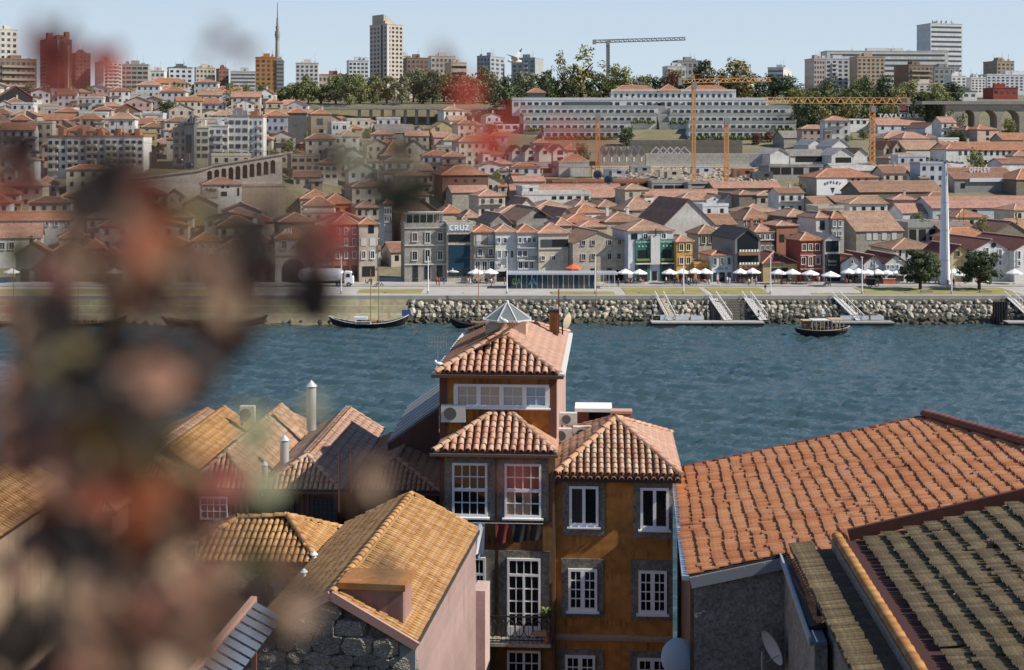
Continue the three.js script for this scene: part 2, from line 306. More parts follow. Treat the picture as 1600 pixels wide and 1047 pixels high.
function gangway(px, dpx, label, m) {
  const a = V(0, 4.95, 0), b = V(dpx * 281 / F, .95, 6.6), t = thing('gangway', label, 'gangway', [X(px, 284.8), 0, -284.8]);
  const f = new Geo(); f.bar(a, b, 1.7, .12); part('walkway', f, m, t);
  for (const s of [-1, 1]) { const r = new Geo(); const o = V(s * .85, 0, 0), up = V(0, 1.05, 0); r.bar(a.clone().add(o).add(up), b.clone().add(o).add(up), .1); for (let k = 0; k <= 8; k++) { const q = a.clone().lerp(b, k / 8).add(o); r.bar(q, q.clone().add(up), .07); if (k < 8) r.bar(q, a.clone().lerp(b, (k + 1) / 8).add(o).add(up), .05); } part('side_rail', r, whitePaint, t); }
  const h = new Geo(); h.box(-1.2, 1.2, 4.4, 5.1, -.4, .5); part('landing', h, C.concrete, t);
}
gangway(1030, 14, 'gangway with plain tan walkway beside the railed pontoon', M([.40, .33, .24], { key: 'gw1' }));
gangway(1112, 18, 'white truss gangway beside the dark stone steps', M([.45, .43, .4], { key: 'gw2' }));
gangway(1166, 18, 'white truss gangway between the stone steps and the dinghies', M([.45, .43, .4], { key: 'gw2' }));
gangway(1305, 26, 'long grey gangway down to the dark pontoon with green rail', M([.45, .43, .4], { key: 'gw2' }));
gangway(1576, 22, 'gangway next to dark sheet piles past the last quay tree', M([.45, .43, .4], { key: 'gw2' }));
{ const g = new Geo(); for (let k = 0; k < 6; k++) g.add(new THREE.CylinderGeometry(.28, .28, 6.5, 7), new THREE.Matrix4().makeTranslation(k * .5 - 1.3, 1.2, 0)); const o = single('sheet_pile_wall', 'dark sheet piles standing in the water at the embankment', 'piles', g, metalDark); o.position.set(X(1562, 280), 0, -279.5); }
// ---------------------------------------------------------------- houses of the far bank
const foot = [];                                             // footprints [x0, x1, D0, D1]
const capM = M([.58, .37, .26], { key: 'cap' });
function slab(g, a, b, c, d, th = .16) {
  const n = b.clone().sub(a).cross(d.clone().sub(a)).normalize().multiplyScalar(-th), q = [a, b, c, d], r = q.map(v => v.clone().add(n));
  g.poly(...q); g.poly(r[3], r[2], r[1], r[0]); for (let k = 0; k < 4; k++) g.poly(q[(k + 1) % 4], q[k], r[k], r[(k + 1) % 4]);
}
function roofOn(t, type, hw, dp, ye, rh, m, ov = .35, caps = true) {
  const g = new Geo(), cap = new Geo(), w = hw * 2, x0 = -hw - ov, x1 = hw + ov, z0 = ov, z1 = -dp - ov;
  if (type === 'h') {
    const A = V(x0, ye, z0), B = V(x1, ye, z0), Cc = V(x1, ye, z1), Dd = V(x0, ye, z1), k = Math.min(w, dp) / 2 + ov; let R1, R2;
    if (w >= dp) { R1 = V(x0 + k, ye + rh, -dp / 2); R2 = V(x1 - k, ye + rh, -dp / 2); g.poly(A, B, R2, R1); g.poly(Cc, Dd, R1, R2); g.poly(B, Cc, R2); g.poly(Dd, A, R1); cap.bar(A, R1, .3, .16); cap.bar(B, R2, .3, .16); cap.bar(Cc, R2, .3, .16); cap.bar(Dd, R1, .3, .16); }
    else { R1 = V(0, ye + rh, z0 - k); R2 = V(0, ye + rh, z1 + k); g.poly(A, B, R1); g.poly(Cc, Dd, R2); g.poly(B, Cc, R2, R1); g.poly(Dd, A, R1, R2); cap.bar(A, R1, .3, .16); cap.bar(B, R1, .3, .16); cap.bar(Cc, R2, .3, .16); cap.bar(Dd, R2, .3, .16); }
    if (R1.distanceTo(R2) > .3) cap.bar(R1, R2, .34, .18);
    const L = V(0, -.2, 0), q = [A, B, Cc, Dd], r = q.map(v => v.clone().add(L)); for (let k = 0; k < 4; k++) g.poly(r[k], r[(k + 1) % 4], q[(k + 1) % 4], q[k]); g.poly(r[3], r[2], r[1], r[0]);
  } else if (type === 'z') {
    const s = rh / hw, e = ye - ov * s; slab(g, V(x1, e, z0), V(x1, e, z1), V(0, ye + rh + .05, z1), V(0, ye + rh + .05, z0)); slab(g, V(x0, e, z1), V(x0, e, z0), V(0, ye + rh + .05, z0), V(0, ye + rh + .05, z1));
    cap.bar(V(0, ye + rh + .08, z0), V(0, ye + rh + .08, z1), .34, .18);
  } else if (type === 'x') {
    const s = rh / (dp / 2), e = ye - ov * s; slab(g, V(x0, e, z0), V(x1, e, z0), V(x1, ye + rh, -dp / 2), V(x0, ye + rh, -dp / 2)); slab(g, V(x1, e, z1), V(x0, e, z1), V(x0, ye + rh, -dp / 2), V(x1, ye + rh, -dp / 2));
    cap.bar(V(x0, ye + rh + .06, -dp / 2), V(x1, ye + rh + .06, -dp / 2), .34, .18);
  } else if (type === 'm') { const s = rh / dp; slab(g, V(x0, ye - ov * s, z0), V(x1, ye - ov * s, z0), V(x1, ye + rh + ov * s, z1), V(x0, ye + rh + ov * s, z1)); }
  const r = part('roof', g, m, t); if (caps && cap.p.length) part('ridge_tiles', cap, capM, r); return r;
}
const clad = new Map();
function house(label, type, x0, x1, e, r, b, wall, roof, wins = [], o = {}) {
  const D = o.D || depthAt((x0 + x1) / 2, b), k = D / F, pc = (x0 + x1) / 2, hw = (x1 - x0) * k / 2, base = b >= 428 && !o.D ? 5 : EP(pc, D);
  const turn = ((o.turn ?? 9) + 7) * DEG, t = thing(o.name || 'house', label, o.cat || 'house', [X(pc, D), base, -D], turn, o.g);
  const ye = Y(e, D) - base, w = hw * 2, dp = o.dp || clamp(w * .9, 7, 12), q = v => Y(v, D) - base, lx = p => (p - pc) * k;
  foot.push([X(x0, D) - .5, X(x1, D) + .5, D - 1, D + dp + 1]);
  let rh = 0;
  if (type !== 'f') { const Dr = type === 'z' ? D : type === 'm' ? D + dp : D + (type === 'h' && w < dp ? w / 2 : dp / 2); rh = Math.max(.6, Y(r, Dr) - base - ye); if (type === 'z') rh = Math.max(.6, q(r) - ye); }
  const g = new Geo(), lo = -6;
  g.box(-hw, hw, lo, ye, -dp, 0);
  if (type === 'z') { g.poly(V(-hw, ye, 0), V(hw, ye, 0), V(0, ye + rh, 0)); g.poly(V(hw, ye, -dp), V(-hw, ye, -dp), V(0, ye + rh, -dp)); }
  if (type === 'x') { g.poly(V(hw, ye, 0), V(hw, ye, -dp), V(hw, ye + rh, -dp / 2)); g.poly(V(-hw, ye, -dp), V(-hw, ye, 0), V(-hw, ye + rh, -dp / 2)); }
  if (type === 'm') { g.poly(V(hw, ye, 0), V(hw, ye, -dp), V(hw, ye + rh, -dp)); g.poly(V(-hw, ye, -dp), V(-hw, ye, 0), V(-hw, ye + rh, -dp)); g.poly(V(hw, ye, -dp), V(-hw, ye, -dp), V(-hw, ye + rh, -dp), V(hw, ye + rh, -dp)); }
  part('wall', g, wall, t);
  if (type === 'f') { const c = new Geo(), p = .22; for (const [a, bb, c0, c1] of [[-hw - .12, hw + .12, -p, .12], [-hw - .12, hw + .12, -dp - .12, -dp + p], [-hw - .12, -hw + p, -dp + p, -p], [hw - p, hw + .12, -dp + p, -p]]) c.box(a, bb, ye - .25, ye + (o.par ?? .55), c0, c1); part('parapet', c, o.pm || wall, t); if (roof) { const rf = new Geo(); rf.box(-hw + p, hw - p, ye, ye + .12, -dp + p, -p); part('roof', rf, roof, t); } }
  else roofOn(t, type, hw, dp, ye, rh, roof, o.ov ?? .35, !o.nocap);
  const far = D > 372;
  for (const [cy, h, ww, xs, st] of wins) {
    const list = Array.isArray(xs) ? xs : Array.from({ length: xs }, (_, i) => x0 + (x1 - x0) * (i + .5) / xs);
    for (const p of list) {
      const x = lx(p), y = q(cy), W = ww * k, H = h * k;
      if (st === 'd') boxPart('door', t, glassDark, x, y, .02, W, H, .14);
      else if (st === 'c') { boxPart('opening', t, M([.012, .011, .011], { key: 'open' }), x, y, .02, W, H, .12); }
      else if (st === 'r') { const g = new THREE.CylinderGeometry(W / 2, W / 2, .2, 14); g.rotateX(Math.PI / 2); const ob = part('round_window', g, glassDark, t); ob.position.set(x, y, .03); }
      else if (st === 'a') { const s = new THREE.Shape(); s.moveTo(-W / 2, -H / 2); s.lineTo(W / 2, -H / 2); s.lineTo(W / 2, H / 2 - W / 2); s.absarc(0, H / 2 - W / 2, W / 2, 0, Math.PI); const ob = part('arched_window', new THREE.ExtrudeGeometry(s, { depth: .15, bevelEnabled: false, curveSegments: 6 }), glassDark, t); ob.position.set(x, y, -.05); }
      else if (st === 'b') { boxPart('shutter', t, M([.5, .49, .47], { key: 'shut' }), x, y, .03, W, H, .12); }
      else if (st === 's' || far) simpleWin(t, x, y, .02, W, H, rnd() < .25 ? glassMid : glassDark);
      else win(t, x, y, .06, W, H, { frame: o.fr || frameWhite, pane: rnd() < .3 ? glassMid : glassDark });
    }
  }
  if (o.bands) for (const y of o.bands) boxPart('cornice', t, o.bm || frameStone, 0, q(y), .08, w + .1, .22, .3);
  if (o.bal) for (const [y, a, c] of o.bal) { boxPart('balcony', t, o.bm || C.concrete, lx((a + c) / 2), q(y), .45, (c - a) * k, .16, .9); const rl = new Geo(), bw = (c - a) * k / 2, bx = lx((a + c) / 2), by = q(y); rl.bar(V(bx - bw, by + .95, .88), V(bx + bw, by + .95, .88), .07); for (let s = -bw; s <= bw; s += .35) rl.bar(V(bx + s, by, .88), V(bx + s, by + .95, .88), .04); part('railing', rl, metalDark, t); }
  for (let i = 0; i < (o.ch || 0); i++) { const ch = new Geo(), cx = lerp(-hw * .5, hw * .5, o.ch > 1 ? i / (o.ch - 1) : .8), cz = -dp * .5; ch.box(cx - .35, cx + .35, ye + rh * .2, ye + rh + 1.1, cz - .3, cz + .3); ch.box(cx - .45, cx + .45, ye + rh + 1.1, ye + rh + 1.25, cz - .4, cz + .4); part('chimney', ch, o.cm || C.cream, t); }
  if (o.annex) { const aw = rr(2.2, 3.6), ah = Math.max(2, ye * rr(.45, .75)), s = rnd() < .5 ? -1 : 1, ax = s * (hw - aw * .3); const ag = new Geo(); ag.box(ax - aw / 2, ax + aw / 2, -5, ah, -1.5, 1.7); const a = part('annex', ag, pick([wall, C.white, C.tan, C.concrete]), t); const rg = new Geo(); slab(rg, V(ax - aw / 2 - .2, ah, 2), V(ax + aw / 2 + .2, ah, 2), V(ax + aw / 2 + .2, ah + .9, -1.2), V(ax - aw / 2 - .2, ah + .9, -1.2), .12); part('annex_roof', rg, pick([RF.o, RF.b, RF.g]), a); simpleWin(t, ax, ah * .6, 1.72, .9, 1.1); }
  return { t, D, k, q, lx, ye, dp, hw, rh };
}
// ---- the row along the promenade
const H = house;
H('white house under a long tiled roof, with three square windows', 'x', -40, 110, 344, 330, 386, C.white, RF.o, [[350, 7, 6, [22, 48, 72, 86, 104]]], { turn: 3 });
H('white gabled house with a dark strip of glass beside its gable', 'x', -30, 62, 371, 350, 420, C.white, RF.p, [[384, 12, 9, [4, 18]], [384, 30, 5, [47], 's']], { D: 334 });
H('dark green gabled shed front beside the white gabled house', 'z', 26, 82, 396, 378, 440, C.dgrey, RF.b, [[430, 20, 12, 2, 'd']]);
H('tan quay house with brown hipped roof beside the dark shed front', 'h', 84, 132, 392, 376, 440, C.tan, RF.b, [[405, 10, 7, 4], [424, 12, 7, 4]]);
H('brown quay house with tall shuttered windows by the restaurant', 'h', 133, 163, 388, 374, 440, C.brown, RF.o, [[400, 11, 6, 3], [420, 12, 6, 3]]);
H('open-fronted restaurant with a pale awning on the quay', 'h', 164, 190, 398, 388, 440, C.dgrey, RF.b, [[412, 14, 18, 1, 'c'], [433, 13, 20, 1, 'c']]);
H('white two-storey quay house with brown doors beside the restaurant', 'h', 191, 256, 398, 382, 440, C.white, RF.r, [[407, 12, 7, [210, 236]], [424, 7, 8, [212]], [430, 18, 15, [240], 'd']], { fr: M([.25, .12, .07], { key: 'brf' }) });
H('beige three-storey quay house with orange roof beside the white one', 'h', 258, 300, 384, 370, 440, C.beige, RF.o, [[395, 10, 6, 4], [411, 11, 6, 4], [429, 16, 7, 3, 'd']]);
H('pink quay house with four rows of narrow windows', 'h', 301, 345, 376, 362, 440, C.pink, RF.o, [[385, 9, 5, 4], [399, 10, 5, 4], [414, 10, 5, 4], [431, 14, 7, 3, 'd']]);
H('pale stone quay house with wooden doors and low roof', 'h', 346, 392, 386, 372, 440, C.lstone, RF.b, [[397, 10, 6, 4], [413, 11, 6, 4], [431, 14, 7, 3, 'd']]);
H('cream quay house with brown hipped roof behind the moored boats', 'h', 393, 428, 380, 366, 440, C.cream, RF.b, [[391, 10, 6, 3], [408, 11, 6, 3], [430, 16, 8, 2, 'd']]);
{ const h = H('white house with a stone archway and two dark upper windows', 'h', 430, 486, 372, 356, 440, C.white, RF.o, [[382, 14, 10, [444, 468]], [425, 42, 34, [458], 'a']], { bands: [399] });
  letters(h.t, 'AN', 14 * h.k, 8 * h.k, frameWhite, h.lx(449), h.ye + 1.0, .2); }
H('granite house with green balcony doors and white shutters between', 'h', 488, 520, 362, 352, 440, C.granite, RF.b, [[373, 13, 7, [496, 513]], [373, 13, 6, [505], 'b'], [394, 14, 7, [496, 513]], [394, 14, 6, [505], 'b'], [413, 5, 8, [495, 506, 516], 'b']], { fr: M([.06, .07, .03], { key: 'olive' }), bal: [[381, 490, 519], [403, 490, 519]] });
H('red brick coloured house under a steep orange roof', 'h', 521, 560, 350, 334, 440, C.terracotta, RF.o, [[361, 11, 6, 3], [378, 11, 6, 3], [398, 12, 6, 3], [425, 20, 9, 3, 'd']], { bal: [[385, 522, 559]] });
H('narrow beige house with small roof turret by the dark alley', 'h', 561, 591, 350, 340, 440, C.beige, RF.o, [[358, 13, 9, [580], 's'], [378, 12, 9, [568, 582], 'b'], [398, 13, 7, [568, 582]], [424, 16, 20, 1, 'c']], { ch: 1 });
H('white narrow house far up the alley with dark doors', 'h', 600, 612, 318, 312, 402, C.white, RF.o, [[330, 10, 3, 3], [342, 10, 3, 3], [362, 5, 2, 2]], { D: 350, dp: 7 });
{ const h = H('grey granite building with nine tall openings and a roof terrace', 'f', 632, 697, 353, 0, 440, C.granite, RF.g, [[370, 14, 9, [648, 688]], [371, 18, 9, [668]], [399, 15, 9, [648, 688]], [399, 20, 9, [668]], [424, 20, 8, [649], 'd'], [426, 20, 9, [668], 'd'], [424, 18, 9, [687], 'd'], [440, 10, 8, [649], 'd']], { par: .7, bands: [356, 383, 413], bm: M([.55, .52, .46], { key: 'band' }), fr: M([.55, .52, .46], { key: 'band' }), turn: 3 });
  const pg = new Geo(), by = h.ye; for (const x of [-8, -5, -2, 1, 4, 8]) for (const z of [-2, -7]) pg.bar(V(x * h.k * 3.6, by, z), V(x * h.k * 3.6, by + 2.6, z), .16); for (const z of [-2, -4.5, -7]) pg.bar(V(-4.3, by + 2.65, z), V(4.3, by + 2.65, z), .2); part('terrace_pergola', pg, metalGrey, h.t);
  boxPart('terrace_glass', h.t, glassMid, -.4, by + 1.2, -5.5, 7, 1.9, .08); boxPart('terrace_roof', h.t, C.white, .4, by + 2.85, -5, 7.6, .14, 3.4); }
{ const h = H('dark blue glass front between pale stone piers with white letters', 'f', 698, 739, 349, 0, 440, C.lstone, RF.g, [], { par: .3, turn: 3 });
  boxPart('sign_panel', h.t, M([.36, .37, .38], { key: 'sgn', rough: .5 }), h.lx(718), h.q(355.5), .06, 37 * h.k, 11 * h.k, .2); letters(h.t, 'CRUZ', 31 * h.k, 8.6 * h.k, whitePaint, h.lx(717), h.q(360), .16);
  boxPart('glass_panel', h.t, glassDark, h.lx(717.5), h.q(372), .06, 34 * h.k, 12 * h.k, .2); boxPart('glass_panel', h.t, glassBlue, h.lx(717.5), h.q(393), .06, 34 * h.k, 19 * h.k, .2); boxPart('glass_panel', h.t, glassBlue, h.lx(717.5), h.q(417.5), .06, 34 * h.k, 28.5 * h.k, .2); boxPart('floor_band', h.t, C.lstone, h.lx(718), h.q(381), .1, 37 * h.k, 3.4 * h.k, .3);
  const s = thing('fish_sculpture', 'white leaping fish shape mounted on the blue glass front', 'sculpture', [X(709, 313.4), 0, -313.4]); const fg = new THREE.SphereGeometry(1, 12, 8); fg.scale(1.15, .26, .2); const b = part('body', fg, whitePaint, s); b.position.y = Y(424.5, 313.4); b.rotation.z = -.08; const fin = new Geo(); fin.poly(V(-.55, .1, 0), V(.15, .1, 0), V(-.2, .95, .1)); fin.poly(V(-1, 0, 0), V(-1.5, .35, .05), V(-1.45, -.3, .05)); const ff = part('fin', fin, whitePaint, s); ff.position.y = Y(424.5, 313.4); }
H('mossy stone house with small balconies beside the glass front', 'h', 740, 773, 362, 351, 440, C.stone, RF.o, [[375, 16, 8, [748, 767], 'b'], [394, 12, 8, [750, 767]], [415, 16, 9, [746, 757, 769]]], { bal: [[384, 741, 772], [404, 741, 772]], turn: 5 });
H('white house with laundry hanging under its top windows', 'h', 774, 807, 362, 350, 440, C.white, RF.t, [[375, 8, 6, [779, 789]], [397, 13, 6, [780, 790, 800]], [414, 6, 6, [780]], [432, 16, 28, [790], 'c']], { turn: 5 });
H('narrow pale house with three floors of triple windows', 'h', 808, 840, 363, 350, 440, C.bluewhite, RF.o, [[375, 9, 6, [812, 820, 827, 835]], [396, 10, 8, [812, 820]], [396, 10, 7, [829, 837], 'b'], [414, 12, 7, [813, 822, 831]], [432, 14, 26, 1, 'c']], { bal: [[387, 809, 839], [407, 809, 839]], bm: C.white, turn: 5 });
H('plain beige house with a wide dark ribbon window', 'h', 841, 889, 364, 348, 440, C.cream, RF.p, [[380, 12, 9, [849, 858, 867, 876, 884], 's'], [403, 7, 7, [848, 865]], [403, 9, 5, [879], 'b'], [432, 10, 8, [848, 864, 880], 'c']], { bands: [389, 425], bm: C.beige, turn: 5 });
H('old granite gable house with four columns of small windows', 'z', 893, 979, 378, 361, 440, C.stone, RF.c, [[379, 8, 7, [910, 926, 953, 970]], [401, 10, 8, [910, 926, 953, 969]], [431, 16, 13, [909, 969], 'c'], [428, 18, 8, [926, 953], 'd']], { turn: 9, dp: 14, fr: frameStone });
{ const h = H('tall white house with two green panelled bays and green signboards', 'h', 980, 1054, 360, 343, 440, C.bluewhite, RF.t, [[369, 9, 10, [990], 's'], [369, 9, 8, [1008, 1038]]], { turn: 6, dp: 12 });
  const gm = C.green; for (const [a, b, s] of [[991, 1015, 'CLUB FURVO'], [1032, 1054, 'PORTUGAL']]) { const c = (a + b) / 2, w = (b - a) * h.k; boxPart('green_panel', h.t, gm, h.lx(c), h.q(406), .1, w, 64 * h.k, .3); boxPart('window', h.t, glassDark, h.lx(c), h.q(397), .27, 15 * h.k, 13 * h.k, .08); boxPart('window', h.t, glassDark, h.lx(c), h.q(417), .27, 15 * h.k, 9 * h.k, .08); boxPart('door', h.t, glassDark, h.lx(c), h.q(433), .27, 14 * h.k, 13 * h.k, .08); boxPart('canopy', h.t, C.white, h.lx(c), h.q(411.5), .5, w, .25, 1.0); boxPart('planter', h.t, M([.16, .2, .05], { key: 'plt' }), h.lx(c), h.q(405.5), .4, w * .9, .5, .5); letters(h.t, s, w * .96, 3.2 * h.k, M([.45, .60, .56], { key: 'slet' }), h.lx(c), h.q(379.5), .26); for (const i of [-1, 0, 1]) boxPart('lamp_disc', h.t, M([.5, .65, .6], { key: 'ldisc' }), h.lx(c + i * 6), h.q(384.5), .27, 2 * h.k, 2 * h.k, .06); }
  boxPart('white_bay', h.t, C.white, h.lx(1023), h.q(390), .35, 15 * h.k, 46 * h.k, .8); boxPart('door', h.t, glassDark, h.lx(1023), h.q(431), .02, 8 * h.k, 14 * h.k, .14); const av = new Geo(); av.bar(V(-2, 0, .9), V(2, 0, .9), .18); av.bar(V(-1.5, .45, .9), V(1.5, .45, .9), .12); av.bar(V(0, -.6, .9), V(0, 1, .9), .2); const ao = part('roof_emblem', av, metalDark, h.t); ao.position.set(h.lx(1023), h.q(364), 0); }
H('narrow orange house with four paned windows', 'h', 1056, 1083, 377, 367, 440, C.ochre, RF.p, [[386, 11, 8, [1064, 1076]], [407, 11, 8, [1064, 1076]], [432, 14, 7, [1064, 1076], 'd']], { fr: M([.62, .55, .40], { key: 'crm' }) });
{ const h = H('low yellow shop front with painted lettering and awning', 'f', 1084, 1110, 411, 0, 440, C.ochre, RF.g, [[433, 12, 15, [1097], 'c']], { par: .3, dp: 8 }); letters(h.t, 'Porto Rocha', 25 * h.k, 4.6 * h.k, M([.22, .09, .03], { key: 'blet' }), h.lx(1096), h.q(421), .08, serif); }
{ const h = H('white two-storey shop with teal sign and three shuttered windows', 'h', 1111, 1147, 398, 390, 440, C.bluewhite, RF.o, [[408, 12, 6, [1116, 1128, 1140]], [433, 15, 6, [1116, 1140], 's'], [433, 15, 9, [1128], 'c']], { fr: frameStone }); letters(h.t, 'mellow', 13 * h.k, 2.8 * h.k, M([.08, .30, .28], { key: 'tlet' }), h.lx(1124), h.q(421), .08); const ring = part('sign_ring', new THREE.TorusGeometry(.25, .07, 6, 14), M([.08, .30, .28], { key: 'tlet' }), h.t); ring.position.set(h.lx(1135.5), h.q(419.3), .1); }
H('grey hip-roofed house with three windows behind the yellow shop', 'h', 1090, 1130, 365, 351, 420, C.beige, RF.c, [[374, 13, 7, [1098, 1110, 1122]]], { D: 333, fr: frameStone });
{ const h = H('black glass gable house with terraces of white chairs', 'z', 1148, 1189, 372, 357, 440, C.grey, RF.d, [], { turn: 4, dp: 16, nocap: 1 });
  const gl = new Geo(), a = h.hw - .5; gl.poly(V(-a, h.q(393), .06), V(a, h.q(393), .06), V(a, h.q(373), .06), V(0, h.q(360), .06), V(-a, h.q(373), .06)); part('glass_gable', gl, glassDark, h.t);
  boxPart('wood_band', h.t, M([.22, .12, .06], { key: 'wood' }), 0, h.q(396), .5, a * 2, 5 * h.k, 1.2); boxPart('glass_band', h.t, glassDark, 0, h.q(405.5), .06, a * 2, 13 * h.k, .2); boxPart('wood_band', h.t, M([.22, .12, .06], { key: 'wood' }), 0, h.q(416), .5, a * 2, 6.5 * h.k, 1.2); boxPart('glass_band', h.t, glassDark, 0, h.q(430), .06, a * 2, 19 * h.k, .2);
  letters(h.t, 'S. Tomas', 4, .55, M([.10, .04, .02], { key: 'dlet' }), .4, h.q(418), 1.11, serif);
  for (const y of [391.5, 411.5]) for (let i = 0; i < 7; i++) boxPart('chair_back', h.t, whitePaint, -a + .35 + i * (a * 2 - .7) / 6, h.q(y) + .05, .95, .42, .5, .06); }
H('low yellow house with wide dark doorway and red brown roof', 'h', 1191, 1247, 411, 393, 440, C.yellow, RF.r, [[427, 17, 27, [1218], 'c']], { turn: 3, dp: 13 });
H('red tiled house with three windows on each upper floor', 'h', 1249, 1286, 375, 363, 440, C.red, RF.o, [[386, 11, 8, [1255, 1266, 1278]], [407, 12, 8, [1254, 1279]], [408, 15, 8, [1266]], [431, 15, 8, [1255, 1267, 1279], 'd']], { bands: [399, 420], bm: frameStone, fr: M([.58, .52, .46], { key: 'strf' }) });
{ const h = H('black restaurant front under a white pediment', 'z', 1288, 1313, 373, 366, 440, C.white, RF.g, [[385, 17, 21, [1300.5], 's']], { turn: 4, dp: 12, nocap: 1 }); boxPart('black_front', h.t, C.black, 0, h.q(418), .12, 24 * h.k, 42 * h.k, .3); letters(h.t, 'Kubley', 2.0, .75, M([.30, .34, .33], { key: 'glet' }), -.1, h.q(411), .3, serif); letters(h.t, 'Restaurant', 2.0, .35, M([.24, .27, .27], { key: 'glet2' }), -.1, h.q(415), .3); }
H('white house with one tall shuttered window under a pointed roof', 'h', 1274, 1297, 340, 331, 405, C.white, RF.p, [[352, 15, 8, [1285], 's']], { D: 336, dp: 9 });
H('grey house with two floors of white casement windows', 'h', 1298, 1320, 341, 330, 405, C.concrete, RF.o, [[349, 10, 6, [1303, 1313]], [365, 8, 6, [1303, 1313]]], { D: 336, dp: 9 });
H('small white gable house with brick pattern and square dark window', 'z', 1314, 1348, 409, 399, 440, C.white, RF.r, [[409, 6, 6, [1331]], [425, 8, 19, [1331], 's'], [435, 10, 20, [1331], 'c']], { turn: 4, dp: 14 });
{ const h = H('small white gable house with grey painted lettering', 'z', 1349, 1381, 410, 399, 440, C.white, RF.r, [[410, 5, 5, [1365]], [425, 5, 7, [1355, 1375], 's'], [435, 9, 24, [1365], 'c']], { turn: 4, dp: 14 }); letters(h.t, 'TAPAS', 1.2, .3, frameStone, 0, h.q(416), .06); letters(h.t, 'RESTAURANTE', 2.2, .3, frameStone, 0, h.q(420), .06); }
H('small white gable house with paned windows beside a quay tree', 'z', 1382, 1418, 410, 398, 440, C.white, RF.r, [[404, 6, 5, [1406]], [417, 7, 5, [1386, 1394, 1402]], [425, 5, 5, [1386, 1394, 1402]], [435, 9, 26, 1, 'c']], { turn: 4, dp: 14 });
H('ruined grey lodge with a broad patched roof and pale shutters', 'x', 1335, 1414, 360, 330, 396, C.granite, RF.t, [[369, 12, 8, [1356, 1367, 1382, 1399], 'b']], { D: 343, dp: 17, turn: 5 });
H('white hip-roofed house with slit windows behind the small gables', 'h', 1392, 1470, 389, 372, 415, C.white, RF.c, [[393, 4, 4, [1396]], [396, 12, 3, [1405, 1416], 's'], [398, 12, 9, [1457, 1466]]], { D: 327, turn: 3, dp: 12 });
H('plain yellow gable house beside the cable car tower', 'z', 1484, 1516, 395, 383, 440, C.yellow, RF.r, [[396, 9, 8, [1496]]], { turn: 5, dp: 12, fr: M([.25, .22, .15], { key: 'yf' }) });
H('large white gable lodge with a round window', 'z', 1517, 1580, 389, 374, 440, C.white, RF.r, [[383, 8, 8, [1553], 'r'], [391, 9, 7, [1541]], [397, 17, 7, [1564]], [411, 7, 6, [1541, 1564]]], { turn: 6, dp: 20 });
H('white gable lodge with a dormer-lit roof at the end of the row', 'z', 1581, 1648, 389, 372, 440, C.white, RF.r, [[383, 8, 8, [1614], 'r'], [398, 14, 7, [1589, 1625]], [411, 7, 7, [1589]]], { turn: 6, dp: 20 });
H('roofless concrete shell with open bays behind the cable car tower', 'f', 1416, 1508, 354, 0, 392, C.concrete, RF.g, [[367, 18, 11, [1424, 1440, 1457, 1470, 1490, 1501], 'c']], { D: 350, par: 1.2, turn: 3 });
